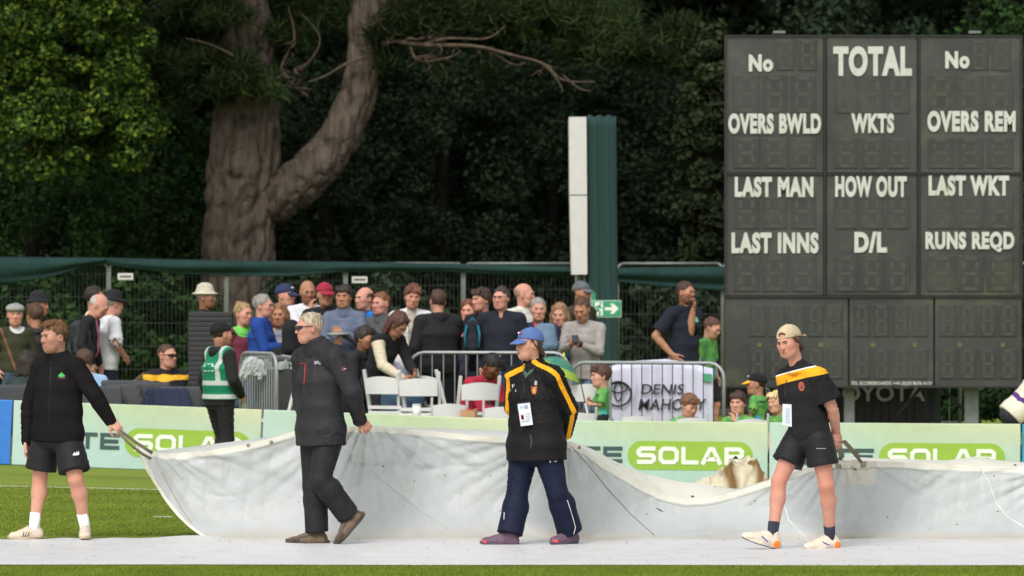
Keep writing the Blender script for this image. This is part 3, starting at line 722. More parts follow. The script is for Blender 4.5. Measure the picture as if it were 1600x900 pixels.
# -- 2: grey-haired man in charcoal rain suit
Y2 = 43.95
J = posed(Y2, dict(head=(482.5, 512, -.02), neck=(495, 545, 0), shl=(523, 560, -.14), shr=(473, 561, .14), ell=(550, 612, -.20), wrl=(562, 656, -.05),
    elr=(470, 616, .2), wrr=(478, 660, .12), hip=(501, 676, 0), hpl=(513, 685, -.07), hpr=(491, 686, .07), knl=(500, 751, -.13), knr=(489, 760, .05),
    anl=(545, 806, -.04), anr=(495, 833, .05)), -62, -76, -3, 0, 1.05)
J['toel'] = unit(V(-.62, -.25, -.72)); J['supl'] = V(-.75, 0, .65); J['toer'] = V(-1, -.12, 0)
CH = rgb(48, 47, 50)
sp2 = dict(label='grey-haired man in wraparound sunglasses and charcoal hooded rain jacket and trousers', hs=.98, g=1.0, skin='pink', hair='receding', hcol=rgb(184, 172, 150), glasses='dark', brow=rgb(170, 140, 110),
    top=dict(col=CH, off=.034, hem=-.17, collar='hood', name='rain_jacket', sleeve=2.0, wr=.007, box=1.0, mk=dict(rough=.55, sheen=0, spec=.12, bump=.15), hemr=1.35),
    bot=dict(col=rgb(41, 40, 43), len=2.0, flare=.03, off=.024, wr=.004, mk=dict(rough=.55, sheen=0, spec=.12, bump=.15)),
    shoe=dict(s1=lambda x, y, z: np.where((z < .05) & (y > .12), .01, -.01), c1=rgb(72, 62, 54), s2=lambda x, y, z: .006-np.abs(np.abs(x)-.030-.1*z)*1.0, c2=rgb(80, 70, 60), up=rgb(112, 94, 78), sole=rgb(70, 64, 58), outsole=rgb(40, 37, 34), k=1.1, lace=rgb(90, 76, 64), thick=True, rock=.014, collar=.004), handl=dict(curl=1.25, d=V(.5, .2, -.5)), handr=dict(curl=.6))
P2 = Person((J['hip'][0], Y2, 0), sp2['label'], 'people dragging the pitch cover'); dress(P2, J, sp2, True); J2 = J; done(P2, sp2)
# -- 3: blue cap, black jacket with yellow stripes, navy trousers
Y3 = 43.85
J = posed(Y3, dict(head=(826, 538, -.02), neck=(835, 572, 0), shl=(864, 588, -.13), shr=(806, 588, .12), ell=(889, 638, -.04), wrl=(884, 676, .14),
    elr=(802, 636, .2), wrr=(862, 672, .22), hip=(838, 700, 0), hpl=(856, 708, -.05), hpr=(819, 708, .06), knl=(871, 771, -.08), knr=(808, 772, .02),
    anl=(891, 832, .05), anr=(796, 836, -.05)), -38, -58, 0, 0, 1.02)
J['toel'] = V(-.75, -.8, 0); J['toer'] = V(-1, -.12, .06)
YEL = rgb(240, 170, 35)
def sleeve_stripe(s, hw, dirv):
    def fn(v, J):
        sh, el, wr = J['sh'+s]+(J['neck']-J['sh'+s])*.45, J['el'+s], J['wr'+s]; best = np.full(len(v), 9.); out = np.full(len(v), -1.)
        for a, b in ((sh, J['sh'+s]), (J['sh'+s], el), (el, wr)):
            ab = b-a; t = np.clip((v-a)@ab/(ab@ab), 0, 1); r = v-a-t[:, None]*ab; dist = np.linalg.norm(r, axis=1)
            u = unit(ab); dv = unit(dirv-u*np.dot(dirv, u)); lat = np.cross(u, dv); val = hw-np.abs(r@lat); val = np.where(r@dv > 0, val, -.05)
            m = dist < best; out = np.where(m, val, out); best = np.minimum(best, dist)
        return np.where(best > .13, -.05, out)
    return fn
sp3 = dict(label='young man in blue baseball cap, black jacket with yellow sleeve stripes and navy track trousers', hs=.99, g=1.1, skin='fair', hair='undercap', hcol=rgb(72, 54, 40), cap=dict(col=rgb(84, 108, 160), badge=rgb(190, 60, 70)),
    top=dict(col=rgb(29, 28, 29), off=.032, hem=-.17, collar='stand', name='jacket', sleeve=2.0, wr=.007, box=1.5, hemr=1.5, mk=dict(rough=.6, sheen=0, spec=.12),
        attrs=dict(st=lambda v, J: np.maximum(sleeve_stripe('l', .019, V(.35, -1, .1))(v, J), sleeve_stripe('r', .022, V(-.8, -1, .2))(v, J))), stripes=(('st', YEL, .002),)),
    bot=dict(col=rgb(26, 32, 52), len=2.0, flare=.042, off=.024, wr=.004, mk=dict(rough=.6, sheen=0, spec=.12)),
    shoe=dict(up=rgb(104, 82, 98), sole=rgb(82, 72, 92), k=1.06, s1=lambda x, y, z: .02-np.hypot(y-.185, z-.02), c1=rgb(226, 84, 62), lace=rgb(150, 100, 110)), handl=dict(curl=1.1, d=V(-.3, .3, -.8)), handr=dict(curl=1.1))
P3 = Person((J['hip'][0], Y3, 0), sp3['label'], 'people dragging the pitch cover'); dress(P3, J, sp3, True); J3 = J; done(P3, sp3)
# -- 4: backwards cap, black polo with yellow band
Y4 = 43.1
J = posed(Y4, dict(head=(1232, 534, -.04), neck=(1247, 569, 0), shl=(1278, 589, -.12), shr=(1228, 589, .13), ell=(1301, 639, -.10), wrl=(1307, 676, .05),
    elr=(1240, 640, .25), wrr=(1285, 668, .20), hip=(1265, 680, .02), hpl=(1280, 688, -.05), hpr=(1246, 688, .07), knl=(1291, 758, -.07), knr=(1217, 752, .0),
    anl=(1297, 840, .08), anr=(1207, 836, -.08)), -38, -36, -12, 6, 1.03)
J['toel'] = V(-.9, -.55, 0); J['toer'] = unit(V(-1, -.35, .30)); J['supr'] = unit(V(.3, 0, 1))
def band(lo, hi):
    def fn(v, J):
        ax = unit((J['shl']+J['shr'])/2-J['hip']); s = (v-J['neck'])@ax; f = (v-J['neck'])@J['F']
        s = s-.13*((v-J['neck'])@J['left'])+.05*np.maximum(0, np.abs((v-J['neck'])@J['left'])-.12)
        return np.minimum(s-lo, hi-s)
    return fn
def sideband(c, hw):
    def fn(v, J):
        ax = unit((J['shl']+J['shr'])/2-J['hip']); s = (v-J['hip'])@ax; l = (v-J['hip'])@J['left']; f = (v-J['hip'])@J['F']
        da = np.minimum(np.linalg.norm(v-J['ell'], axis=1), np.linalg.norm(v-(J['ell']+J['shl'])/2, axis=1))
        return np.where((l > .05) & (l < .2) & (s < .30) & (da > .085), hw-np.abs(f-c), -.05)
    return fn
sp4 = dict(label='young man in backwards beige cap, black polo shirt with yellow chest band and black shorts', hs=.98, g=1.05, skin='pink', hair='undercap', hcol=rgb(86, 56, 38), cap=dict(col=rgb(188, 172, 142), back=True), jaw=1.03,
    top=dict(col=rgb(29, 28, 30), off=.022, hem=-.06, collar='crew', name='polo_shirt', sleeve=.72, wr=.008,
        attrs=dict(b1=band(-.115, -.040), b2=band(-.118, -.050), s1=sideband(-.055, .022), s2=sideband(-.065, .008)), stripes=(('b1', rgb(225, 225, 230)), ('b2', YEL), ('s1', rgb(225, 225, 232)), ('s2', YEL))),
    bot=dict(col=rgb(28, 28, 30), len=.56, flare=.022, off=.016, name='shorts', mk=dict(rough=.6)),
    shoe=dict(up=rgb(214, 200, 182), sole=rgb(214, 206, 188), outsole=rgb(30, 30, 32), thick=True, k=1.1, rock=.012, lace=rgb(230, 220, 205), s1=lambda x, y, z: .026-np.hypot(y+.035, z-.035), c1=rgb(245, 135, 50),
        s2=lambda x, y, z: np.where(z > .03, .006-np.abs(z-.045-.5*(y-.06)**1-0*x)*1.0, -1)*np.where(np.abs(y-.06) < .03, 1, 0)-np.where(np.abs(y-.06) < .03, 0, 1), c2=rgb(60, 70, 150)),
    sock=rgb(50, 54, 66), sockh=.10, handl=dict(curl=1.2, d=V(.15, -.1, -.8)), handr=dict(curl=1.0))
P4 = Person((J['hip'][0], Y4, 0), sp4['label'], 'people dragging the pitch cover'); dress(P4, J, sp4, True); J4 = J; done(P4, sp4)

# -- details on the four
WHT = plain(rgb(225, 225, 225), rough=.6); ZIP = plain(rgb(22, 22, 22), rough=.4); RED = plain(rgb(190, 40, 45), rough=.6); GRN = plain(rgb(60, 170, 90), rough=.7)
def z1(x, y): return (x/2.25, 460+y/2.25)
def z2(x, y): return (420+x/2.195, 460+y/2.195)
def z3(x, y): return (720+x/2.368, 490+y/2.368)
def z4(x, y): return (1140+x/2.367, 490+y/2.367)
seamline(P1, P1.itop, dense([z1(180, 235), z1(177, 300), z1(174, 400), z1(176, 485)]), 'zip', ZIP)
patch(P1, P1.itop, [z1(203, 289), z1(210, 280), z1(217, 274), z1(224, 281), z1(231, 287), z1(217, 291)], 'emblem', GRN)
patch(P1, P1.itop, [z1(206, 293), z1(229, 293), z1(229, 295), z1(206, 295)], 'emblem', plain(rgb(150, 90, 60), rough=.7))
for a, b in ((255, 262), (261, 270), (266, 277)): patch(P1, P1.ibot, [z1(a, 566), z1(a+5+(a-255)*.2, 566), z1(b+2, 557-(a-255)*.3+8), z1(b-1, 551-(a-255)*.35+3)], 'logo', WHT)
seamline(P2, P2.itop, dense([z2(118, 200), z2(108, 280), z2(112, 380), z2(118, 485)]), 'zip', ZIP)
seamline(P2, P2.itop, dense([z2(126, 237), z2(124, 270), z2(121, 308)]), 'pocket_zip', RED, .0045)
seamline(P2, P2.itop, dense([z2(105, 237), z2(122, 236)]), 'pocket_zip', RED, .003)
LG = plain(rgb(170, 170, 172), rough=.6)
for k in range(3): patch(P2, P2.itop, [z2(157, 229+4*k), z2(168-2*k, 228+4*k), z2(178, 236+2*k), z2(178, 240), z2(167, 231+4*k), z2(157, 232+4*k)], 'logo', LG)
patch(P2, P2.itop, [z2(247, 258), z2(252, 249), z2(262, 248), z2(267, 255), z2(258, 263)], 'badge', plain(rgb(120, 40, 45), rough=.6))
patch(P2, P2.itop, [z2(250, 257), z2(265, 253), z2(265, 256), z2(251, 260)], 'badge', LG)
seamline(P2, P2.itop, dense([z2(312, 410), z2(322, 402)]), 'logo', plain(rgb(130, 30, 40)), .003)
seamline(P3, P3.itop, dense([z3(238, 240), z3(234, 300), z3(232, 330)]), 'zip', ZIP, .003)
seamline(P3, P3.itop, dense([z3(258, 450), z3(262, 475), z3(258, 500)], 3), 'pocket_zip', plain(rgb(120, 120, 122)), .002)
for pts in ([z3(190, 262), z3(197, 260), z3(198, 268), z3(191, 276)], [z3(184, 279), z3(204, 281), z3(204, 289), z3(184, 287)]): patch(P3, P3.itop, pts, 'logo', WHT)
CR = plain(rgb(170, 80, 50), rough=.7)
patch(P3, P3.itop, [z3(260, 270), z3(283, 270), z3(281, 288), z3(276, 299), z3(266, 299), z3(262, 288)], 'emblem', CR)
patch(P3, P3.itop, [z3(267, 276), z3(276, 276), z3(276, 290), z3(271, 294), z3(267, 290)], 'emblem', plain(rgb(205, 150, 60)), .005)
patch(P3, P3.itop, [z3(274, 248), z3(283, 249), z3(282, 265), z3(273, 264)], 'logo', LG)
patch(P3, P3.ibot, [z3(324, 522), z3(333, 518), z3(334, 530), z3(340, 538), z3(333, 540), z3(325, 533)], 'logo', WHT)
patch(P3, P3.ibot, [z3(342, 518), z3(352, 517), z3(355, 527), z3(350, 534), z3(348, 526)], 'logo', WHT)
patch(P3, P3.ibot, [z3(328, 544), z3(354, 541), z3(354, 549), z3(329, 552)], 'logo', WHT)
seamline(P3, P3.ibot, dense([z3(394, 690), z3(410, 740), z3(424, 790), z3(415, 830)]), 'piping', WHT, .003)
seamline(P3, P3.ibot, dense([z3(161, 735), z3(160, 762)]), 'piping', WHT, .003)
# grey undershirt in the open neck, between the collar halves
patch(P3, P3.itop, [z3(234, 193), z3(280, 193), z3(268, 214), z3(240, 240), z3(232, 215)], 'undershirt', cloth(rgb(72, 98, 86)), .004)
patch(P4, P4.itop, [z4(257, 256), z4(266, 252), z4(274, 257), z4(278, 272), z4(272, 286), z4(262, 286), z4(255, 273)], 'emblem', CR)
patch(P4, P4.itop, [z4(262, 259), z4(271, 259), z4(271, 278), z4(263, 278)], 'emblem', plain(rgb(60, 45, 70)), .005)
seamline(P4, P4.ibot, dense([z4(320, 499), z4(356, 499)]), 'lettering', LG, .0025)
def pass_card(P, idx, strap, corners, lines):
    """plastic wallet on a lanyard, hanging just off the clothes"""
    th = [ray(P, idx, x, y, .010)[0] for x, y in strap]; th = [a for a in th if a is not None]
    mb = MB(); mb.tube(th, .0035, 6, flat=.6); P.mb(mb, 'lanyard', plain(rgb(28, 28, 30), rough=.7))
    q = []
    hit = [ray(P, idx, x, y, .016) for x, y in corners]; ok = [h[0] for h in hit if h[0] is not None]; yb = min(a.y for a in ok)-.004
    q = [at(x, y, yb) for x, y in corners]; bk = [a+Vector((0, .005, 0)) for a in q]
    mb = MB(); mb.add(q+bk, [(0, 1, 2, 3), (7, 6, 5, 4), (0, 4, 5, 1), (1, 5, 6, 2), (2, 6, 7, 3), (3, 7, 4, 0)])
    P.mb(mb, 'pass_card', plain(rgb(214, 220, 232), rough=.25, var=.03))
    def uv(u, v): return q[0]*(1-u)*(1-v)+q[1]*u*(1-v)+q[2]*u*v+q[3]*(1-u)*v+Vector((0, -.0015, 0))
    for u0, v0, u1, v1, c in lines:
        mb = MB(); a = [uv(u0, v0), uv(u1, v0), uv(u1, v1), uv(u0, v1)]; mb.add(a+[p+Vector((0, .001, 0)) for p in a], [(0, 1, 2, 3), (0, 4, 5, 1), (1, 5, 6, 2), (2, 6, 7, 3), (3, 7, 4, 0)])
        P.mb(mb, 'print', plain(c, rough=.4, var=.02))
GL = rgb(150, 155, 170)
pass_card(P3, P3.itop, dense([z3(233, 240), z3(232, 280), z3(231, 326)], 4), [z3(209, 330), z3(255, 325), z3(267, 411), z3(222, 417)],
    [(0, 0, 1, .05, rgb(30, 30, 34)), (.5, .14, .8, .3, GL), (.15, .16, .4, .26, rgb(170, 190, 210)), (.12, .52, .36, .74, rgb(190, 100, 100)), (.17, .56, .31, .70, rgb(225, 215, 215)), (.12, .8, .5, .84, GL), (.5, .5, .9, .53, GL), (.5, .6, .9, .63, GL), (.5, .7, .9, .73, GL), (.5, .8, .8, .83, GL)])
pass_card(P4, P4.itop, dense([z4(213, 245), z4(212, 290), z4(213, 328)], 4), [z4(196, 334), z4(229, 336), z4(230, 419), z4(195, 412)],
    [(.3, .2+.09*k, .8, .23+.09*k, GL) for k in range(8)])
# ------------------------------------------------------------------ ground
def grass_mat():
    m = bpy.data.materials.new('grass'); m.use_nodes = True; t = m.node_tree; N = t.nodes; L = t.links; b = N['Principled BSDF']; b.inputs['Roughness'].default_value = .9; b.inputs['Specular IOR Level'].default_value = .2
    tc = N.new('ShaderNodeTexCoord'); cols = []
    def noise(sc, st, lo, hi, det=5):
        mp = N.new('ShaderNodeMapping'); mp.inputs['Scale'].default_value = st; L.new(tc.outputs['Object'], mp.inputs[0]); n = N.new('ShaderNodeTexNoise'); n.inputs['Scale'].default_value = sc; n.inputs['Detail'].default_value = det
        L.new(mp.outputs[0], n.inputs['Vector']); r = N.new('ShaderNodeMapRange'); r.inputs['From Min'].default_value = lo; r.inputs['From Max'].default_value = hi; L.new(n.outputs['Fac'], r.inputs['Value']); return r.outputs[0]
    def mx(a, b_, f):
        x = N.new('ShaderNodeMix'); x.data_type = 'RGBA'; L.new(f, x.inputs[0])
        for s_, i in ((a, 6), (b_, 7)):
            if isinstance(s_, tuple): x.inputs[i].default_value = (*s_, 1)
            else: L.new(s_, x.inputs[i])
        return x.outputs[2]
    g1 = mx(rgb(112, 130, 40), rgb(130, 146, 52), noise(40, (1, 1, 1), .35, .65)); g2 = mx(g1, rgb(134, 144, 62), noise(1.2, (.35, 2.2, 1), .45, .75)); g3 = mx(g2, rgb(96, 114, 36), noise(.9, (.15, 1.6, 1), .5, .8))
    L.new(g3, b.inputs['Base Color']); bp = N.new('ShaderNodeBump'); bp.inputs['Strength'].default_value = .7; bp.inputs['Distance'].default_value = .02; L.new(noise(160, (1, 1, 1), 0, 1), bp.inputs['Height']); L.new(bp.outputs[0], b.inputs['Normal'])
    return m
GM = grass_mat()
xs = np.concatenate([[-900, -300, -100, -40, -20], np.linspace(-12, 12, 49), [20, 40, 100, 300, 900]]); ys = np.concatenate([[-300, -60, 0, 25, 35], np.linspace(38, 80, 85), [90, 110, 160, 400, 1500]])
gx, gy = np.meshgrid(xs, ys); gz = np.array([[float(ground(a, b)) for a in xs] for b in ys]); v = np.stack([gx.ravel(), gy.ravel(), gz.ravel()], 1); nx = len(xs)
f = np.array([(j*nx+i, j*nx+i+1, (j+1)*nx+i+1, (j+1)*nx+i) for j in range(len(ys)-1) for i in range(nx-1)])
props(link('ground', npmesh('ground', v, f, GM, True)), kind='structure')
mb = MB(); X_ = np.linspace(-7, -2.2, 12)
for a, b in zip(X_[:-1], X_[1:]):
    mb.add([(a, 52.9, ground(a, 52.9)+.004), (b, 52.9, ground(b, 52.9)+.004), (b, 53.02, ground(b, 53.02)+.004), (a, 53.02, ground(a, 53.02)+.004)], [(0, 1, 2, 3)])
a = at(250, 809, 48.6); g0 = float(ground(a.x, 48.6))
mb.add([(a.x-.06, 48.6, g0+.004), (a.x+.1, 48.6, g0+.004), (a.x+.1, 48.75, g0+.006), (a.x-.06, 48.75, g0+.006)], [(0, 1, 2, 3)])
props(mb.build('boundary_line', plain(rgb(190, 200, 170), rough=.9, var=.3, scale=40)), kind='structure')
# mown blades: near strip and the open turf at left
def blades(n, x0, x1, y0, y1, hgt, wd, seed):
    rg = np.random.RandomState(seed); x = rg.uniform(x0, x1, n); y = rg.uniform(y0, y1, n); z = sstep(46, 57, y)*np.interp(x, [-9, -5.1, -2.5, -1.0, 0.0, 1.9, 5.1], [.27, .205, .117, .06, .022, 0, -.02])
    a = rg.uniform(0, 6.28, n); h = hgt*rg.uniform(.5, 1.3, n); lx = rg.randn(n)*h*.5; ly = rg.randn(n)*h*.5; b = np.stack([x, y, z], 1)
    d = np.stack([np.cos(a), np.sin(a), 0*a], 1)*wd; tp = b+np.stack([lx, ly, h], 1)
    v = np.stack([b-d, b+d, tp+d*.2, tp-d*.2], 1).reshape(-1, 3); return v, np.arange(4*n).reshape(-1, 4)
va, fa = blades(60000, -3.9, 3.9, 38.9, 40.44, .016, .0024, 1); vb, fb = blades(70000, -5.6, -1.75, 45.4, 53, .011, .004, 2)
gm2 = mat('blade', rgb(105, 135, 45), rough=.8, var=.25, scale=1.5, island=[rgb(102, 120, 36), rgb(112, 130, 42), rgb(122, 138, 48), rgb(130, 142, 56)], trans=.25, spec=.2)
props(link('grass', npmesh('grass', np.concatenate([va, vb]), np.concatenate([fa, fb+len(va)]), gm2, False)), 'short mown green outfield grass around the cover', 'grass', kind='stuff')
# ------------------------------------------------------------------ boundary boards
YB = 57.0
def seven(n, a, b): return [(a[0]+(b[0]-a[0])*i/n, a[1]+(b[1]-a[1])*i/n) for i in range(n+1)]
def wide_glyphs(mb, word, x0, x1, z0, z1, y, th):
    """square extended capitals drawn as strokes"""
    H = z1-z0; G = {}; h = th/2
    def box_(w, r=.0): return w
    wid = dict(E=1, L=.95, I=.3, T=1.0, S=1.08, O=1.12, A=1.15, R=1.08); tot = sum(wid[c] for c in word)+.14*(len(word)-1); u = (x1-x0)/tot; x = x0
    for c in word:
        w_ = wid[c]*u; a, b, m = x+h, x+w_-h, (z0+z1)/2; lo, hi = z0+h, z1-h; r = min(w_, H)*.16
        def S(p, cl=False): mb.strip(p, th, y-.004, y, cl)
        if c == 'E': S([(x+w_, hi), (a, hi), (a, lo), (x+w_, lo)]); S([(a+h, m), (x+w_*.94, m)])
        elif c == 'L': S([(a, z1), (a, lo), (x+w_, lo)])
        elif c == 'I': S([(x+w_/2, z0), (x+w_/2, z1)])
        elif c == 'T': S([(x, hi), (x+w_, hi)]); S([(x+w_/2, z0), (x+w_/2, hi-h)])
        elif c == 'O': S([(a+r, hi), (b-r, hi), (b, hi-r), (b, lo+r), (b-r, lo), (a+r, lo), (a, lo+r), (a, hi-r)], True)
        elif c == 'S': S([(x+w_*.97, hi), (a+r, hi), (a, hi-r*.8), (a, m+r*.6), (a+r*.7, m), (b-r*.7, m), (b, m-r*.6), (b, lo+r*.8), (b-r, lo), (x+w_*.03, lo)])
        elif c == 'A': S([(a-h*.4, z0), (x+w_*.42, hi), (x+w_*.58, hi), (b+h*.4, z0)]); S([(x+w_*.27, z0+H*.30), (x+w_*.73, z0+H*.30)])
        elif c == 'R': S([(a, z0), (a, hi), (b-r, hi), (b, hi-r*.7), (b, m+r*.2), (b-r*.7, m-r*.3), (a+h, m-r*.3)]); S([(x+w_*.5, m-r*.3), (b, z0)])
        x += w_+.14*u
def grad_mat():
    m = bpy.data.materials.new('board_print'); m.use_nodes = True; t = m.node_tree; N = t.nodes; L = t.links; b = N['Principled BSDF']; b.inputs['Roughness'].default_value = .45
    tc = N.new('ShaderNodeTexCoord'); sp = N.new('ShaderNodeSeparateXYZ'); L.new(tc.outputs['Generated'], sp.inputs[0])
    c1 = N.new('ShaderNodeValToRGB'); e = c1.color_ramp.elements; e[0].position = .0; e[0].color = (*rgb(182, 204, 194), 1); e[1].position = .5; e[1].color = (*rgb(182, 199, 162), 1); x = e.new(1.0); x.color = (*rgb(200, 206, 174), 1)
    c2 = N.new('ShaderNodeValToRGB'); e = c2.color_ramp.elements; e[0].position = .0; e[0].color = (*rgb(180, 206, 202), 1); e[1].position = .8; e[1].color = (*rgb(168, 198, 188), 1)
    L.new(sp.outputs['X'], c1.inputs[0]); L.new(sp.outputs['X'], c2.inputs[0]); mr = N.new('ShaderNodeMapRange'); mr.inputs['From Min'].default_value = .35; mr.inputs['From Max'].default_value = .95; L.new(sp.outputs['Z'], mr.inputs['Value'])
    mx = N.new('ShaderNodeMix'); mx.data_type = 'RGBA'; L.new(mr.outputs[0], mx.inputs[0]); L.new(c2.outputs[0], mx.inputs[6]); L.new(c1.outputs[0], mx.inputs[7])
    nz = N.new('ShaderNodeTexNoise'); nz.inputs['Scale'].default_value = 6; nz.inputs['Detail'].default_value = 8; L.new(tc.outputs['Object'], nz.inputs['Vector']); r2 = N.new('ShaderNodeMapRange'); r2.inputs['From Min'].default_value = .3; r2.inputs['From Max'].default_value = .7; r2.inputs['To Min'].default_value = .94; r2.inputs['To Max'].default_value = 1.04; L.new(nz.outputs['Fac'], r2.inputs['Value'])
    sc = N.new('ShaderNodeVectorMath'); sc.operation = 'SCALE'; L.new(mx.outputs[2], sc.inputs[0]); L.new(r2.outputs[0], sc.inputs['Scale']); L.new(sc.outputs[0], b.inputs['Base Color']); return m
BP = grad_mat(); PILL = plain(rgb(146, 182, 66), rough=.4, var=.05); PWH = plain(rgb(228, 232, 226), rough=.4, var=.04); DG = plain(rgb(60, 82, 84), rough=.4, var=.05)
def board(px0, px1, ptop0, ptop1, Yb, m, label, word=True, hgt=.645, pill=None):
    a = at(px0, ptop0, Yb); b = at(px1, ptop1, Yb); W = (b-a).length-.012; ang = math.atan2(b.z-a.z, b.x-a.x)
    e = empty('advertising_board', (a.x, Yb, a.z-hgt), label, 'advertising board', 'advertising boards along the boundary'); e.rotation_euler = (0, -ang, 0)
    mb = MB(); mb.box((W/2, .03, hgt/2), (W, .05, hgt), bev=.008); mb.build('panel', m, e)
    mb = MB()
    for x in (.3, W-.3): mb.tube([(x, .055, hgt*.85), (x, .45, -.02)], .015, 6)
    mb.build('strut', plain(rgb(120, 122, 120), metal=.6, rough=.5), e)
    if word:
        sx = FPX/Yb; mb = MB(); p0, p1 = pill[0]/sx, pill[1]/sx; zc = hgt*.47+pill[2]; ph = .145; n = 12; pts = []
        for k in range(n+1): t = -math.pi/2+math.pi*k/n; pts.append((p1-ph+ph*math.cos(t), zc+ph*math.sin(t)))
        for k in range(n+1): t = math.pi/2+math.pi*k/n; pts.append((p0+ph+ph*math.cos(t), zc+ph*math.sin(t)))
        mb.prism(pts, .001, -.0); mb.v = [(x, y-.0 if y == .001 else -.002, z) for x, y, z in mb.v]
        mb.v = [(x, .003 if abs(y-.001) < 1e-6 else .0015, z) for x, y, z in mb.v]; mb.build('pill_print', PILL, e)
        mb = MB(); wide_glyphs(mb, 'SOLAR', p0+.09, p1-.09, zc-.088, zc+.088, .0005, .042); mb.build('lettering', PWH, e)
        mb = MB(); wide_glyphs(mb, 'ELITE', p0-.985, p0-.05, zc-.080, zc+.085, .003, .040); mb.build('lettering', DG, e)
    return e
board(-420, 17, 606, 625.5, YB, plain(rgb(50, 120, 205), rough=.4), 'blue board at the left end of the row', False)
board(18, 407, 625.5, 640, YB, BP, 'pale green solar advertising board behind the man in the black fleece', pill=(175, 372, -.035))
board(408, 801, 640, 655, YB, BP, 'pale green solar board mostly hidden by the raised cover, left of the blue cap man', pill=(178, 376, 0))
board(802, 1201, 656, 660, YB, BP, 'pale green solar board with the canvas bundle lying in front', pill=(178, 374, 0))
board(1202, 1596, 660, 662.5, YB, BP, 'pale green solar board below the scoreboard at right', pill=(171, 368, 0))
board(1597, 2000, 663, 665, YB, plain(rgb(40, 160, 190), rough=.4, var=.35, scale=3), 'turquoise board at the right end of the row', False)
# ------------------------------------------------------------------ scoreboard
YS = 66.0; sS = FPX/YS
def SX(px): return (px-800)/sS
def SZ(py): return CAMZ+(450-py)/sS
PANELM = mat('scoreboard_panel', rgb(58, 59, 58), rough=.35, var=.5, scale=.8, bump=.1, bscale=30, dirt=(rgb(96, 104, 52), .55), dscale=1.6, spec=.5, coat=.15)
MODM = mat('scoreboard_module', rgb(50, 52, 51), rough=.4, var=.45, scale=.9, dirt=(rgb(90, 96, 50), .5), dscale=1.4)
SEGM = plain(rgb(62, 65, 58), rough=.6, var=.12); EDGE = plain(rgb(30, 31, 31), rough=.6); LET = plain(rgb(192, 193, 186), rough=.6, var=.08, dirt=(rgb(150, 156, 110), .6), dscale=3)
cx0, cz0 = SX(1365), float(ground(SX(1365), YS))
sb = empty('scoreboard', (cx0, YS, cz0), 'large dark electronic cricket scoreboard with white headings on steel posts', 'scoreboard')
def sbv(mb, name, m, lab=None):
    mb.v = [(x-cx0, y-YS, z-cz0) for x, y, z in mb.v]; o = mb.build(name, m, sb)
    if lab: o['label'] = lab
    return o
mb = MB(); mb.box(((SX(1133)+SX(1597))/2, YS+.22, (SZ(54)+SZ(604))/2), (SX(1596)-SX(1134), .30, SZ(58)-SZ(602))); sbv(mb, 'housing', EDGE)
cols = [(1134.5, 1287), (1291.5, 1433.5), (1437.5, 1595.5)]; rows = [(57, 270), (273.5, 462)]; low = [(1133, 1325), (1328, 1458.5), (1461.5, 1597)]
def digit(px0, px1, py0, py1, dots=False):
    mb = MB(); x0, x1, z0, z1 = SX(px0), SX(px1), SZ(py1), SZ(py0); mb.box(((x0+x1)/2, YS+.028, (z0+z1)/2), (x1-x0, .02, z1-z0), bev=.004); o = sbv(mb, 'digit_module', MODM)
    g = MB(); w_ = (x1-x0)*.24; xc = (x0+x1)/2; h = (z1-z0)*.42; zc = (z0+z1)/2; th = (x1-x0)*.14
    if dots: pass
    for a, b in (((-w_, h), (w_, h)), ((-w_, 0), (w_, 0)), ((-w_, -h), (w_, -h)), ((-w_, h-th), (-w_, th)), ((w_, h-th), (w_, th)), ((-w_, -th), (-w_, -h+th)), ((w_, -th), (w_, -h+th))):
        g.strip([(xc+a[0]-cx0, zc+a[1]-cz0), (xc+b[0]-cx0, zc+b[1]-cz0)], th, .0155, .0175)
    g.build('digit_segment', SEGM, o); return o
def panel(px0, px1, py0, py1):
    mb = MB(); x0, x1, z0, z1 = SX(px0), SX(px1), SZ(py1), SZ(py0); mb.box(((x0+x1)/2, YS+.05, (z0+z1)/2), (x1-x0, .04, z1-z0), bev=.006); return sbv(mb, 'panel', PANELM)
for ci, (a, b) in enumerate(cols):
    for ri, (c, d) in enumerate(rows):
        panel(a, b, c, d); W = (b-a); spans = ((c+60, c+120), (c+158, c+206)) if ri == 0 else ((c+30, c+84), (c+126, c+182))
        for (q0, q1) in spans:
            for k in range(3):
                x0 = a+10+(W-20)/3*k; digit(x0+2, x0+(W-20)/3-2, q0, q1)
    if ci != 1:
        for k in range(2): digit(cols[ci][0]+78+k*34, cols[ci][0]+108+k*34, 62, 110)
for a, b in low:
    panel(a, b, 465.5, 604); n = 6 if b-a > 150 else 4; x0 = b-4-(b-a-8) if n == 4 else a+6; W = (b-6-x0)/n
    for k in range(n):
        for q0, q1 in ((476, 526), (545, 592)):
            if n == 6 and k == 0: continue
            digit(x0+W*k+2, x0+W*(k+1)-2, q0, q1)
    for xx in (a+(b-a)*.28, a+(b-a)*.78):
        mb = MB(); c_ = (SX(xx), YS+.03, SZ(539)); n_ = 14; mb.prism([(c_[0]+.03*math.cos(6.283*k/n_), c_[2]+.03*math.sin(6.283*k/n_)) for k in range(n_)], YS+.018, YS+.03); sbv(mb, 'indicator_light', plain(rgb(84, 92, 56), rough=.5))
for px in (1133.5, 1289, 1435.5, 1596.5):
    mb = MB(); mb.box((SX(px), YS+.03, (SZ(55)+SZ(463))/2), (.022, .07, SZ(55)-SZ(463))); sbv(mb, 'frame', EDGE)
for py in (56, 272, 464, 604.5):
    mb = MB(); mb.box((SX(1365), YS+.036, SZ(py)), (SX(1597)-SX(1133), .06, .02)); sbv(mb, 'frame', EDGE)
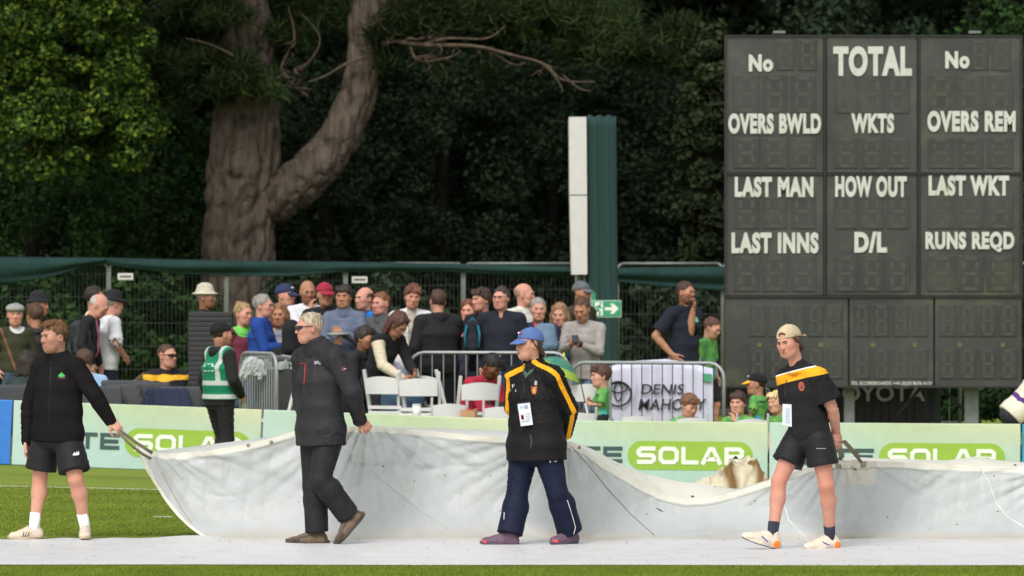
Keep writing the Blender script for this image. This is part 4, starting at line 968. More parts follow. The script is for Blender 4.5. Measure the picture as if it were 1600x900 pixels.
for px in (1218, 1524):
    mb = MB(); mb.box((SX(px), YS+.1, SZ(50)), (.14, .12, .03), bev=.005); sbv(mb, 'roof_bracket', plain(rgb(120, 124, 126), metal=.4))
def word(t, x0, x1, y0, y1, bold=.045):
    mb = MB(); text_in(mb, t, SX(x0), SX(x1), SZ(y1), SZ(y0), YS+.010, .006, bold); o = sbv(mb, 'lettering', LET)
for t in [('No', 1170, 1208, 85, 112), ('TOTAL', 1302, 1425, 72, 119), ('No', 1477, 1515, 80, 107), ('OVERS BWLD', 1138, 1283, 177, 209), ('WKTS', 1330, 1397, 177, 208), ('OVERS REM', 1449, 1587, 173, 206),
    ('LAST MAN', 1148, 1271, 276, 308), ('HOW OUT', 1305, 1417, 275, 308), ('LAST WKT', 1451, 1577, 274, 306), ('LAST INNS', 1143, 1279, 363, 396), ('D/L', 1335, 1386, 362, 395), ('RUNS REQD', 1446, 1585, 362, 394)]: word(*t, bold=.055)
word('FSL SCOREBOARDS +44 (0)28 8676 6131', 1331, 1456, 596, 603, .018)
for px in (1180, 1330, 1522):
    mb = MB(); g = float(ground(SX(px), YS+.3)); mb.box((SX(px), YS+.40, (g+SZ(57))/2), (.16 if px == 1522 else .12, .10, SZ(57)-g)); sbv(mb, 'support_post', plain(rgb(128, 132, 134), metal=.3, rough=.6, var=.2))
for p_, q_ in (((1470, 604), (1515, 650)), ((1440, 604), (1400, 652))): mb = MB(); mb.tube([at(*p_, 66.4), at(*q_, 66.4)], .02, 8); sbv(mb, 'brace', plain(rgb(50, 52, 54), metal=.3))
# ------------------------------------------------------------------ perimeter fence with dark green cloth
YF = 74.0; sF = FPX/YF; GALV = plain(rgb(120, 124, 122), metal=.35, rough=.5, var=.2)
DGC = mat('green_netting', rgb(22, 50, 47), rough=.85, var=.25, scale=5, bump=.5, bscale=60, bump2=.6, b2scale=12, spec=.3)
def FX(px): return (px-800)/sF
def FZ(py): return CAMZ+(450-py)/sF
fences = [(-60, 168), (172, 352), (356, 538), (542, 722), (726, 900), (966, 1128), (1130, 1330), (1334, 1530), (1534, 1720)]
flab = ['fence panel at the far left behind the man in the flat cap', 'fence panel behind the bald man and the black-hatted man in white', 'fence panel behind the man in the cream bucket hat', 'fence panel behind the man in the burgundy cap', 'fence panel behind the man in the white jumper', 'fence panel behind the man on the telephone', 'fence panel behind the left of the scoreboard', 'fence panel behind the middle of the scoreboard', 'fence panel behind the right end of the scoreboard']
for (a, b), lb in zip(fences, flab):
    x0, x1 = FX(a), FX(b); g = float(ground((x0+x1)/2, YF)); zt = FZ(413)
    e = empty('mesh_fence', (x0, YF, g), 'grey steel mesh '+lb, 'fence', 'temporary steel mesh fence panels'); W = x1-x0; H = zt-g
    for x in (.0, W):
        mb = MB(); mb.tube([(x, 0, 0), (x, 0, H-.03), (x+(.05 if x == 0 else -.05), 0, H+.01)], .02, 8); mb.build('post', GALV, e)
    mb = MB(); mb.tube([(.05, 0, H+.01), (W-.05, 0, H+.01)], .019, 8); mb.build('top_rail', GALV, e)
    mb = MB(); n = int(W/.052)
    for k in range(1, n):
        x = W*k/n; mb.tube([(x, 0, .12), (x, 0, H)], .0028, 4, False)
    for z in (.12, .42, .72, 1.02, 1.32, 1.62, 1.92): 
        if z < H: mb.tube([(0, .004, z), (W, .004, z)], .0032, 4, False)
    o = mb.build('wire_mesh', plain(rgb(66, 70, 68), metal=.4, rough=.5), e); o['kind'] = 'stuff'
    mb = MB(); mb.box((W, 0, .04), (.5, .22, .1), bev=.02); mb.build('foot_block', plain(rgb(60, 60, 60)), e)
for x, y in ((196, 432), (562, 437)):
    p = at(x, y, YF-.03); e = empty('fence_notice', tuple(p-Vector((0, 0, .06))), 'small white notice plate on the mesh fence, '+('left above the man in white' if x < 300 else 'above the man in the blue coat'), 'sign', 'notice plates on the fence')
    mb = MB(); mb.box((0, 0, .06), (.2, .008, .085)); mb.build('plate', plain(rgb(205, 205, 198)), e); mb = MB(); mb.box((0, -.006, .06), (.15, .003, .028)); mb.build('print', plain(rgb(90, 92, 90)), e)
# cloth draped over the top rail: sags between its ties
def drape(pts_top, pts_bot, Yd, label, seed):
    n = 90; px = np.linspace(pts_top[0][0], pts_top[-1][0], n); t = np.interp(px, *zip(*pts_top)); b = np.interp(px, *zip(*pts_bot)); m = 14; v = []
    for j in range(m):
        for i in range(n):
            u = j/(m-1); p = at(px[i], t[i]+(b[i]-t[i])*u, Yd); q = np.array([[p.x*1.0, u*1.4+p.x*.25, 0.]]); w_ = float(vnoise(q, (3, 9, 1), seed)[0])
            v.append((p.x, Yd-.05-.05*math.sin(math.pi*min(1, u*1.3))-w_*.03+(.05 if j == 0 else 0), p.z))
    f = np.array([(j*n+i, j*n+i+1, (j+1)*n+i+1, (j+1)*n+i) for j in range(m-1) for i in range(n-1)])
    o = link('fence_cloth', npmesh('fence_cloth', np.array(v), f, DGC, True)); s_ = o.modifiers.new('thickness', 'SOLIDIFY'); s_.thickness = .012; props(o, label, 'cloth', 'dark green cloth rolled over the fence')
drape([(-60, 402), (165, 404)], [(-60, 446), (20, 442), (80, 433), (130, 418), (165, 411)], YF, 'dark green cloth sagging low over the left end of the fence', 3)
drape([(160, 404), (350, 408), (600, 411), (893, 417)], [(160, 410), (200, 418), (280, 428), (360, 431), (450, 432), (540, 424), (700, 424), (780, 428), (893, 430)], YF, 'long dark green cloth rolled over the fence behind the crowd', 5)
drape([(962, 419), (1140, 417)], [(962, 440), (1030, 447), (1100, 452), (1140, 455)], YF, 'dark green cloth sagging between the tall screen and the scoreboard', 8)
# ------------------------------------------------------------------ white and green sight screen tower
YT = 70.0; sT = FPX/YT
def TX(px): return (px-800)/sT
def TZ(py): return CAMZ+(450-py)/sT
g = float(ground(TX(925), YT)); e = empty('sight_screen', (TX(925), YT, g), 'tall narrow sight screen edge with white boards and dark green wrapped cloth', 'sight screen')
for (x0, x1, x2, x3, y0, y1) in ((889, 916, 890, 917, 183, 304.5), (890, 917, 893, 917.5, 306, 429)):
    pt = [(TX(x0)-TX(925), TZ(y0)-g), (TX(x1)-TX(925), TZ(y0)-g), (TX(x3)-TX(925), TZ(y1)-g), (TX(x2)-TX(925), TZ(y1)-g)]
    mb = MB(); mb.prism(pt[::-1], -.12, .9); mb.build('white_board', plain(rgb(200, 199, 196), rough=.5, var=.05), e)
n = 28; m = 30; v = []
for j in range(m+1):
    for i in range(n+1):
        u = i/n; z = j/m; a = TX(917.5)-TX(925)+(TX(963)-TX(917.5))*u+TX(800+3*(1-z)); fold = .007*math.sin(u*14+z)+.004*math.sin(u*31+z*3)
        zz = z*(TZ(181)-g)+(.012*math.sin(u*19) if j == m else 0); v.append((a, -.02+fold, zz))
f = np.array([(j*(n+1)+i, j*(n+1)+i+1, (j+1)*(n+1)+i+1, (j+1)*(n+1)+i) for j in range(m) for i in range(n)])
o = link('cloth_cover', npmesh('cloth_cover', np.array(v), f, mat('screen_cloth', rgb(20, 52, 50), rough=.8, var=.12, scale=5, bump=.3, bscale=80, bump2=.5, b2scale=5, stretch=(1, 1, .25))), e); s_ = o.modifiers.new('thickness', 'SOLIDIFY'); s_.thickness = .02; s_.offset = 1
mb = MB(); mb.box((TX(940)-TX(925), .45, (TZ(184)-g)/2), (TX(958)-TX(919), .8, TZ(186)-g)); mb.build('frame', EDGE, e)
mb = MB(); mb.tube([(TX(905)-TX(925), .0, 0), (TX(905)-TX(925), .0, TZ(429)-g)], .03, 8); mb.tube([(TX(913)-TX(925), .0, 0), (TX(913)-TX(925), .0, TZ(429)-g)], .025, 8); mb.build('leg', GALV, e)
# emergency exit sign
YX = 68.5; sX = FPX/YX; c_ = at(948, 482.5, YX)
e = empty('exit_sign', (c_.x, YX, c_.z-.17), 'green and white emergency exit sign with running man and arrow', 'sign'); SGN = plain(rgb(52, 150, 106), rough=.4, var=.05)
def sgn(px): return (px-948)/sX
def sgz(py): return (482.5-py)/sX+.17
mb = MB(); mb.box((0, .01, .17), (46/sX, .012, 27/sX)); mb.build('border', plain(rgb(170, 190, 176), rough=.4), e); mb = MB(); mb.box((0, .003, .17), (43.5/sX, .01, 24/sX)); mb.build('plate', SGN, e)
mb = MB(); mb.prism([(sgn(a), sgz(b)) for a, b in ((945, 480), (957, 480), (953, 474.5), (958.5, 474.5), (967, 482), (958.5, 490.5), (953, 490.5), (957, 485), (945, 485))], -.006, -.0025); mb.build('arrow', PWH, e)
mb = MB()
for a in ([(929.5, 472), (942, 472), (942, 493), (929.5, 493)],): mb.prism([(sgn(x), sgz(y)) for x, y in a], -.006, -.0025)
mb.build('doorway', PWH, e); mb = MB(); mb.ell((sgn(938), -.008, sgz(474.5)), (.014, .003, .014))
for a in ([(937, 477), (934, 484), (938, 488), (936, 492)], [(934, 484), (931, 489)], [(937, 478), (932, 479), (931, 483)], [(937, 478), (940, 482)]): mb.strip([(sgn(x), sgz(y)) for x, y in a], .018, -.010, -.0065)
mb.build('running_figure', SGN, e)
mb = MB(); mb.tube([(sgn(924), .05, -.17), (sgn(924), .05, .34)], .015, 8); mb.build('post', GALV, e)
mb = MB(); mb.box((sgn(922), .10, .22), (.012, .22, .28), Matrix.Rotation(R(35), 3, 'Z')); mb.build('side_plate', SGN, e)
# ------------------------------------------------------------------ steel crowd barriers
STEEL = plain(rgb(150, 154, 154), metal=.4, rough=.45, var=.12)
def barrier(p0, p1, zt, zb, label, step=.115, dk=False, r=.019, curve=(True, True)):
    """p0, p1: ground points"""
    p0 = Vector(p0); p1 = Vector(p1); W = (p1-p0).length; e = empty('crowd_barrier', tuple(p0), label, 'barrier', 'steel crowd barriers'); e.rotation_euler = (0, 0, math.atan2(p1.y-p0.y, p1.x-p0.x))
    pts = [(0, 0, zb)]; c = .16
    if curve[0]: pts += [(0, 0, zt-c)]+[(c-c*math.cos(t), 0, zt-c+c*math.sin(t)) for t in (.4, .8, 1.2, 1.57)]
    else: pts += [(0, 0, zt)]
    if curve[1]: pts += [(W-c+c*math.sin(t), 0, zt-c+c*math.cos(t)) for t in (0, .4, .8, 1.2, 1.57)]+[(W, 0, zb)]
    else: pts += [(W, 0, zt), (W, 0, zb)]
    mb = MB(); mb.tube(pts, r, 8); mb.tube([(0, 0, zb), (W, 0, zb)], r*.8, 8); mb.build('frame', STEEL, e)
    n = int(W/step); bar = None
    for k in range(1, n):
        x = W*k/n; top = zt-r
        if curve[0] and x < c: top = zt-c+math.sqrt(c*c-(c-x)**2)
        if curve[1] and x > W-c: top = zt-c+math.sqrt(c*c-(c-W+x)**2)
        if bar is None: mb = MB(); mb.tube([(0, 0, zb), (0, 0, zt-r)], .0075 if not dk else .005, 6, False); bar = mb.build('bar', STEEL if not dk else EDGE, e); bar.location = (x, 0, 0)
        else: o = bar.copy(); C.objects.link(o); o.location = (x, 0, 0); o.scale = (1, 1, (top-zb)/(zt-r-zb)); o.location.z = zb-zb*o.scale[2]
    for x in (.3, W-.3): mb = MB(); mb.box((x, 0, .02), (.05, .5, .02)); mb.tube([(x, 0, .02), (x, 0, zb)], .014, 6); mb.build('foot', STEEL, e)
    return e
def gp(px, Y): x = (px-800)/FPX*Y; return (x, Y, float(ground(x, Y)))
zt = at(645, 554, 60.3).z-gp(700, 60.3)[2]
barrier(gp(640, 60.6), gp(888, 60.3), zt-.0, .16, 'steel crowd barrier behind the white folding chairs')
barrier(gp(892, 60.3), gp(1131, 59.6), at(892, 565, 60.3).z-.22, .16, 'steel crowd barrier carrying the white dealer banner', dk=True)
barrier(gp(376, 59.6), gp(432, 58.6), 1.02, .14, 'steel crowd barrier end-on behind the steward in the green vest', step=.07)
barrier(gp(1180, 68.2), gp(1345, 67.8), .90, .14, 'dark steel barrier behind the scoreboard at left')
barrier(gp(1350, 67.8), gp(1500, 67.6), .90, .14, 'steel barrier behind the scoreboard at right')
# white banner hung on the barrier
YN = 60.12
def banner(px0, px1, pts, Yn, m, name, label, cat='banner'):
    v = []; n = 60; mm = 12
    tx = np.linspace(px0, px1, n); tp = np.interp(tx, *zip(*pts[0])); bt = np.interp(tx, *zip(*pts[1]))
    for j in range(mm):
        for i in range(n):
            p = at(tx[i], bt[i]+(tp[i]-bt[i])*j/(mm-1), Yn); v.append((p.x, Yn+.006*math.sin(tx[i]*.33)+.004*math.sin(j*.9+tx[i]*.1), p.z))
    f = np.array([(j*n+i, j*n+i+1, (j+1)*n+i+1, (j+1)*n+i) for j in range(mm-1) for i in range(n-1)])
    v = np.array(v); o_ = v.mean(0); o = link(name, npmesh(name, v-o_, f, m), None, tuple(o_)); s_ = o.modifiers.new('thickness', 'SOLIDIFY'); s_.thickness = .006; s_.offset = -1
    return props(o, label, cat), o_
bn, bo = banner(952, 1114, ([(952, 572), (990, 564), (1040, 561), (1075, 566), (1114, 576)], [(952, 700), (1114, 700)]), 60.42, mat('banner', rgb(196, 196, 216), rough=.5, var=.04, scale=3, bump2=.4, b2scale=4), 'dealer_banner', 'white banner with a car maker emblem and DENIS MAHONY lettering tied behind the barrier')
def on_banner(mb, name, m, bo=bo, bn=bn):
    mb.v = [(x-bo[0], y-bo[1], z-bo[2]) for x, y, z in mb.v]; return mb.build(name, m, bn)
BLK = plain(rgb(44, 44, 50), rough=.5); sN = FPX/60.4
def NX(px): return (px-800)/sN
def NZ(py): return CAMZ+(450-py)/sN
mb = MB(); text_in(mb, 'DENIS', NX(1001), NX(1067), NZ(616), NZ(600), 60.395, .004, .012, shear=.18); text_in(mb, 'MAHONY', NX(997), NX(1101), NZ(641), NZ(623), 60.395, .004, .012, shear=.18); on_banner(mb, 'lettering', BLK)
mb = MB()
def ring(cx, cy, a, b, th, n=30, tilt=0): mb.strip([(NX(cx+a*math.cos(6.2832*k/n)), NZ(cy+b*math.sin(6.2832*k/n))) for k in range(n)], th/sN, 60.388, 60.394, True)
ring(966, 615.5, 20, 19, 3.0); ring(966, 606, 13.5, 7.5, 2.4); ring(966, 612, 6, 14.5, 2.4); on_banner(mb, 'emblem', BLK)
mb = MB(); mb.strip([(NX(989), NZ(637)), (NX(996), NZ(598))], .004, 60.388, 60.394); on_banner(mb, 'divider', plain(rgb(140, 140, 150)))
mb = MB(); mb.prism([(NX(1098), NZ(596)), (NX(1112), NZ(596)), (NX(1112), NZ(584)), (NX(1098), NZ(584))], 60.386, 60.392); on_banner(mb, 'logo_patch', plain(rgb(70, 150, 110)))
# dark banners behind the scoreboard
for (x0, x1, wd, tx0, tx1, lb) in ((1183, 1300, 'TOYOTA', 1198, 1290, 'black barrier banner with half-hidden grey lettering left under the scoreboard'), (1304, 1470, 'TOYOTA', 1292, 1445, 'black barrier banner with large grey TOYOTA lettering under the scoreboard')):
    yn = 67.6; bnn, bb = banner(x0, x1, ([(x0, 590), (x1, 590)], [(x0, 700), (x1, 700)]), yn, plain(rgb(48, 48, 50), rough=.5, var=.15), 'dark_banner', lb)
    s_ = FPX/yn; mb = MB(); X0 = (tx0-800)/s_; X1 = (tx1-800)/s_; Z = lambda py: CAMZ+(450-py)/s_
    if x0 > 1300: text_in(mb, 'OYOTA', (1316-800)/s_, X1, Z(627), Z(602), yn-.03, .004, .02)
    else:
        text_in(mb, 'OYOTA', (1222-800)/s_, X1, Z(625), Z(604), yn-.03, .004, .02)
        mb.strip([((1186+8.5+9*math.cos(6.2832*k/20)-800)/s_, Z(617+12*math.sin(6.2832*k/20))) for k in range(20)], .012, yn-.034, yn-.03, True)
        mb.strip([((1186+8.5+3.5*math.cos(6.2832*k/20)-800)/s_, Z(614+9*math.sin(6.2832*k/20))) for k in range(20)], .010, yn-.034, yn-.03, True)
    on_banner(mb, 'lettering', plain(rgb(170, 170, 172), rough=.5), bb, bnn)
    mb = MB()
    for k in range(int((x1-x0)/13)): mb.box(((x0+8+13*k-800)/s_, yn-.02, Z(650)), (.010, .012, .74))
    on_banner(mb, 'crease', plain(rgb(34, 34, 36)), bb, bnn)
# ------------------------------------------------------------------ white folding chairs, dark padded chairs
CW = plain(rgb(210, 210, 210), rough=.35, var=.04)
def white_chair(px, Y, rz, label, hs_=1.0):
    x, y, g = gp(px, Y); e = empty('folding_chair', (x, y, g), label, 'chair', 'white folding chairs behind the boards', R(rz))
    mb = MB(); mb.box((0, 0, .44), (.42, .40, .035), bev=.01); mb.build('seat', CW, e)
    mb = MB(); n = 10
    for k in range(n):          # curved back panel
        a0 = -.5+k/n; a1 = -.5+(k+1)/n; c0 = .04*math.cos(a0*3.14); c1 = .04*math.cos(a1*3.14); x0_, x1_ = a0*.40, a1*.40; up0 = .80+.025*math.cos(a0*3.14); up1 = .80+.025*math.cos(a1*3.14)
        mb.add([(x0_, .24+c0, .64), (x1_, .24+c1, .64), (x1_, .25+c1, up1), (x0_, .25+c0, up0), (x0_, .26+c0, .64), (x1_, .26+c1, .64), (x1_, .27+c1, up1), (x0_, .27+c0, up0)], [(0, 1, 2, 3), (7, 6, 5, 4), (3, 2, 6, 7), (0, 4, 5, 1), (0, 3, 7, 4), (1, 5, 6, 2)])
    mb.build('backrest', CW, e)
    for s in (-1, 1):
        mb = MB(); mb.box((s*.215, .0, 0), (.028, .03, .98), Matrix.Rotation(R(-16), 3, 'X')); mb.v = [(a, b+.13, c+.42) for a, b, c in mb.v]; mb.build('back_upright', CW, e)
        mb = MB(); mb.box((s*.185, .0, 0), (.026, .028, .56), Matrix.Rotation(R(28), 3, 'X')); mb.v = [(a, b+.02, c+.22) for a, b, c in mb.v]; mb.build('leg', CW, e)
    mb = MB(); mb.box((0, -.05, .2), (.36, .02, .02)); mb.build('crossbar', CW, e); mb = MB(); mb.box((0, .20, .50), (.40, .02, .035)); mb.build('crossbar', CW, e); e.scale = (hs_, 1, hs_); return e
for c_ in [(657, 59.6, 176, 'upright white folding chair directly below the black-jacketed man in shorts'), (700, 58.6, 184, 'front white folding chair between two others, near the paper bag', .84), (737, 59.4, 200, 'white folding chair next to the seated man in red'),
    (783, 58.5, 180, 'white folding chair in front of the man in red, behind the blue cap man', .84), (700, 60.0, 120, 'white folding chair edge just left of the seated man in red'), (617, 59.7, 150, 'white folding chair under the bending woman'), (925, 59.5, 172, 'white folding chair beside the boy with the stick'),
    (902, 58.5, 185, 'low front white folding chair left of the boy with the stick', .78), (994, 58.4, 180, 'white folding chair in front of the car maker emblem', .76), (1082, 58.4, 178, 'white folding chair of the boy looking down under the banner', .75), (1172, 58.4, 183, 'white folding chair of the boy with hand on mouth', .74), (448, 58.7, 240, 'tilted white folding chair beside the barrier, behind the grey-haired man')]:
    white_chair(*c_)
CD = plain(rgb(64, 66, 70), rough=.8, var=.1, bump=.3)
def dark_chair(px, py, Y, w_, label):
    x, y, g = gp(px, Y); zt_ = at(px, py, Y).z-g; e = empty('stadium_chair', (x, y, g), label, 'chair', 'dark padded chairs behind the left boards')
    mb = MB(); mb.box((0, .0, zt_-.17), (w_, .07, .34), bev=.03); mb.build('backrest', CD, e); mb = MB(); mb.box((0, .26, .45), (w_, .45, .07), bev=.02); mb.build('seat', CD, e)
    for s in (-1, 1): mb = MB(); mb.tube([(s*w_*.45, .04, zt_-.2), (s*w_*.45, .02, .02)], .014, 6); mb.build('leg', EDGE, e); mb = MB(); mb.tube([(s*w_*.45, .45, .43), (s*w_*.45, .48, .02)], .014, 6); mb.build('leg', EDGE, e)
for a in [(22, 601, 58.5, .46, 'dark padded chair at far left behind the blue board'), (158, 603, 58.6, .44, 'dark padded chair just right of the man in the fleece'), (197, 594, 59.3, .52, 'dark padded chair with a grey coat over its back'), (236, 597, 58.9, .40, 'dark padded chair between the grey coat and the seated man'), (280, 604, 58.4, .46, 'dark padded chair beside the navy coat')]: dark_chair(*a)
def coat(px, py, Y, w_, h_, col, label, seed):
    x, y, g = gp(px, Y); c = V(x, Y-.02, at(px, py, Y).z); vol = Vol(c-V(w_*.8, .3, h_+.1), c+V(w_*.8, .3, .1), .012)
    for k in range(5): u = -.5+k/4; vol.put(seg(c+V(u*w_*.8, -.02, -.03), c+V(u*w_*1.05, -.07-.02*(k % 2), -h_), .045, .06), .03)
    vol.put(eseg(c+V(0, .0, -.06), c+V(0, -.06, -h_*.9), V(1, 0, 0), (w_*.42, .06), (w_*.5, .07)), .04)
    v, f = vol.net(); v = wrinkle(v, f, .016, seed, (30, 30, 30)); o = link('coat', npmesh('coat', v-c, f, cloth(col)), None, tuple(c)); props(o, label, 'coat')
coat(192, 602, 58.85, .34, .24, rgb(70, 70, 72), 'crumpled dark grey coat hung over a chair back', 4); coat(262, 608, 58.2, .42, .22, rgb(40, 46, 66), 'crumpled navy coat hung over a chair back in front of the seated man', 6)
# black ribbed stack
x, y, g = gp(330, 61.5); e = empty('black_crate_stack', (x, y, g), 'tall stack of thin black ribbed trays beside the man in the cream hat', 'stack'); zt_ = at(330, 487, 61.5).z-g; n = 26; first = None
for k in range(n):
    if first is None: mb = MB(); mb.box((0, 0, 0), (.47, .45, zt_/n*.94), bev=.008); first = mb.build('tray', plain(rgb(44, 45, 47), rough=.6), e); o = first
    else: o = first.copy(); C.objects.link(o)
    o.location = (random.uniform(-.006, .006), random.uniform(-.006, .006), zt_*(k+.5)/n)
# litter bin and its bag
x, y, g = gp(441, 59.9); e = empty('litter_bin', (x, y, g), 'black wheeled litter bin with a clear liner folded over its rim', 'bin'); zt_ = at(441, 560, 59.9).z-g
mb = MB(); mb.add([(-.19, -.2, 0), (.19, -.2, 0), (.19, .2, 0), (-.19, .2, 0), (-.27, -.27, zt_), (.27, -.27, zt_), (.27, .27, zt_), (-.27, .27, zt_)], [(3, 2, 1, 0), (0, 1, 5, 4), (1, 2, 6, 5), (2, 3, 7, 6), (3, 0, 4, 7), (4, 5, 6, 7)]); mb.build('body', plain(rgb(50, 52, 54), rough=.6), e)
mb = MB(); mb.box((0, 0, zt_), (.58, .58, .05), bev=.015); mb.build('rim', plain(rgb(60, 62, 64), rough=.5), e)
n = 40; v = []
for j in range(5):
    for i in range(n): t = 6.2832*i/n; r_ = .285+.02*math.sin(t*9+j); q = max(abs(math.cos(t)), abs(math.sin(t))); v.append((r_*math.cos(t)/q*.97, r_*math.sin(t)/q*.97, zt_+.03-.035*j+.008*math.sin(t*13)))
f = np.array([(j*n+i, j*n+(i+1) % n, (j+1)*n+(i+1) % n, (j+1)*n+i) for j in range(4) for i in range(n)]); link('liner', npmesh('liner', np.array(v), f, plain(rgb(150, 154, 156), rough=.3)), e)
# plastic bag tied on the barrier end
c = np.array(at(396, 566, 58.9)); vol = Vol(c-.25, c+.25, .01)
for k in range(6): vol.put(seg(c+V(-.06+.03*k, 0, .02*math.sin(k)), c+V(-.13+.05*k, -.02, -.14-.03*math.sin(k*2)), .04, .02), .02)
v, f = vol.net(); v = wrinkle(v, f, .012, 5, (40, 40, 40)); o = link('plastic_bag', npmesh('plastic_bag', v-c, f, plain(rgb(170, 174, 172), rough=.3)), None, tuple(c)); props(o, 'pale plastic bag tied over the end of the barrier by the steward', 'bag')
# bags, paper bag, drinks by the chairs
def lump(c, r, col, name, label, cat, seed, wr=.012, rough=.8):
    c = np.array(c); vol = Vol(c-np.array(r)*1.5, c+np.array(r)*1.5, .012); rg = np.random.RandomState(seed)
    vol.put(ell(c, r), .01)
    for k in range(4): q = c+rg.uniform(-.6, .6, 3)*r; vol.put(ell(q, np.array(r)*.55), .03)
    v, f = vol.net(); v = wrinkle(v, f, wr, seed, (30, 30, 30)); o = link(name, npmesh(name, v-c, f, cloth(col, rough=rough)), None, tuple(c)); return props(o, label, cat)
def backpack(pxyY, w_, h_, col, trim, name, label, seed):
    c = np.array(at(*pxyY)); e = empty(name, tuple(c), label, 'bag'); vol = Vol(c-V(.3, .3, .4), c+V(.3, .3, .4), .011)
    vol.put(eseg(c-V(0, 0, h_*.8), c+V(0, 0, h_*.75), V(1, 0, 0), (w_*1.15, w_*.8), (w_*.9, w_*.6), .06), .01); vol.put(eseg(c+V(0, -w_*.7, -h_*.6), c+V(0, -w_*.6, -h_*.1), V(1, 0, 0), (w_*.85, w_*.35), (w_*.8, w_*.3), .05), .008)
    v, f = vol.net(); v = wrinkle(v, f, .012, seed, (30, 30, 30)); link('bag_body', npmesh('bag_body', v-c, f, cloth(col)), e)
    for s_ in (-1, 1): mb = MB(); mb.tube([(s_*w_*.6, -w_*.75, h_*.8), (s_*w_*.8, -w_*1.05, h_*.2), (s_*w_*.7, -w_*1.1, -h_*.6)], .012, 6, True, .5); mb.build('strap', cloth(trim), e)
    mb = MB(); mb.tube([(-w_*.4, 0, h_*1.0), (0, 0, h_*1.25), (w_*.4, 0, h_*1.0)], .01, 6); mb.build('handle', cloth(trim), e); return e
lump(at(630, 622, 59.9), (.24, .14, .16), rgb(62, 84, 106), 'holdall', 'denim blue holdall on the seat by the bending woman', 'bag', 3)
lump(at(668, 605, 60.0), (.14, .12, .07), rgb(82, 40, 62), 'folded_coat', 'maroon folded coat on top of the blue holdall', 'coat', 4)
backpack((738, 528, 60.9), .10, .17, rgb(34, 38, 44), rgb(30, 110, 130), 'rucksack', 'black and turquoise rucksack held between two standing men', 7)
coat(852, 508, 60.75, .17, .22, rgb(98, 120, 142), 'pale blue jacket carried over an arm by the grey-haired man', 9)
x, y, g = gp(733, 58.3); e = empty('paper_bag', (x, y, g+.40), 'brown paper bag standing on a white chair', 'bag'); mb = MB(); mb.add([(-.07, -.05, 0), (.07, -.05, 0), (.07, .05, 0), (-.07, .05, 0), (-.09, -.03, .27), (.06, -.05, .25), (.09, .04, .28), (-.06, .04, .24)], [(3, 2, 1, 0), (0, 1, 5, 4), (1, 2, 6, 5), (2, 3, 7, 6), (3, 0, 4, 7)]); mb.build('bag_side', plain(rgb(176, 138, 100), rough=.8, bump=.5, bscale=20), e); mb = MB(); mb.ell((0, 0, .24), (.05, .03, .035)); mb.build('wrapper', plain(rgb(160, 60, 50)), e)
x, y, g = gp(651, 58.9); e = empty('drinks_cup', (x, y, g+.47), 'white takeaway cup on the chair below the barrier', 'cup'); mb = MB(); mb.tube([(0, 0, 0), (0, 0, .15)], [.036, .046], 16); mb.build('cup_body', PWH, e); mb = MB(); mb.tube([(0, 0, .15), (0, 0, .165)], [.048, .044], 16); mb.build('lid', plain(rgb(200, 200, 200)), e)
# umbrella, propped open
c = at(873, 573, 59.3); e = empty('umbrella', tuple(c), 'small green and teal patterned umbrella with a yellow rim held behind the blue cap man', 'umbrella'); n = 8; tip = Vector((0, 0, .10)); ax = Matrix.Rotation(R(24), 3, 'Y')
v = [tip]; 
for j in (1, 2, 3, 4):
    for i in range(n*3):
        t = 6.2832*i/(n*3); r_ =   .27*j/4*(1-.05*(1-abs(math.cos(t*n/2)))*(j/4)); v.append(Vector((r_*math.cos(t), r_*math.sin(t), .10-.17*(j/4)**2)))
v = [ax @ a for a in v]; q = n*3; fs = [(0, 1+i, 1+(i+1) % q) for i in range(q)]+[(1+(j-1)*q+i, 1+j*q+i, 1+j*q+(i+1) % q, 1+(j-1)*q+(i+1) % q) for j in (1, 2, 3) for i in range(q)]
mb = MB(); mb.add(v[:1+3*q], fs[:q+2*q], True); mb.build('canopy', mat('umbrella_print', rgb(50, 118, 104), rough=.5, var=.1, dirt=(rgb(150, 160, 70), .8), dscale=14), e)
mb = MB(); mb.add(v[1+2*q:], [(i, q+i, q+(i+1) % q, (i+1) % q) for i in range(q)], True); mb.build('rim', plain(rgb(150, 180, 60)), e)
mb = MB(); mb.tube([ax @ Vector((0, 0, .14)), ax @ Vector((0, 0, -.55))], .008, 6); mb.build('shaft', GALV, e)
mb = MB(); mb.ell(ax @ Vector((0, 0, .13)), (.012, .012, .03)); mb.build('ferrule', plain(rgb(210, 215, 80)), e)
# crumpled canvas by the boards: a stiff sheet thrown in a heap
c = np.array(at(1150, 738, 54.5)); c[2] = .0; nu, nv = 190, 120; uu, vv_ = np.meshgrid(np.linspace(-1, 1, nu), np.linspace(-1, 1, nv)); uu = uu.ravel(); vv_ = vv_.ravel()
q = np.stack([uu*.50, vv_*.34, 0*uu], 1); hm = (1-np.abs(uu)**3)*(1-np.abs(vv_)**3)*(.78+.22*np.sin(uu*4+1)); q2 = q+.05*np.stack([vnoise(q, 7, 3), vnoise(q, 7, 4), 0*uu], 1)
def rdg(P_, f, sd): return 1-np.minimum(1, np.abs(vnoise(P_, (f, f*.8, 1), sd, 4))*1.7)
hh_ = hm*.27+hm**.5*(.11*rdg(q2, 11, 5)+.06*rdg(q2, 21, 6)+.03*rdg(q2, 40, 7)-.06)
vx = q[:, 0]+hm*(.07*vnoise(q2, 12, 8)+.03*vnoise(q2, 26, 9)); vy = q[:, 1]*.8+hm*(.07*vnoise(q2, 12, 10)+.03*vnoise(q2, 26, 11)); v = np.stack([vx, vy, np.maximum(hh_, .004*hm)], 1)
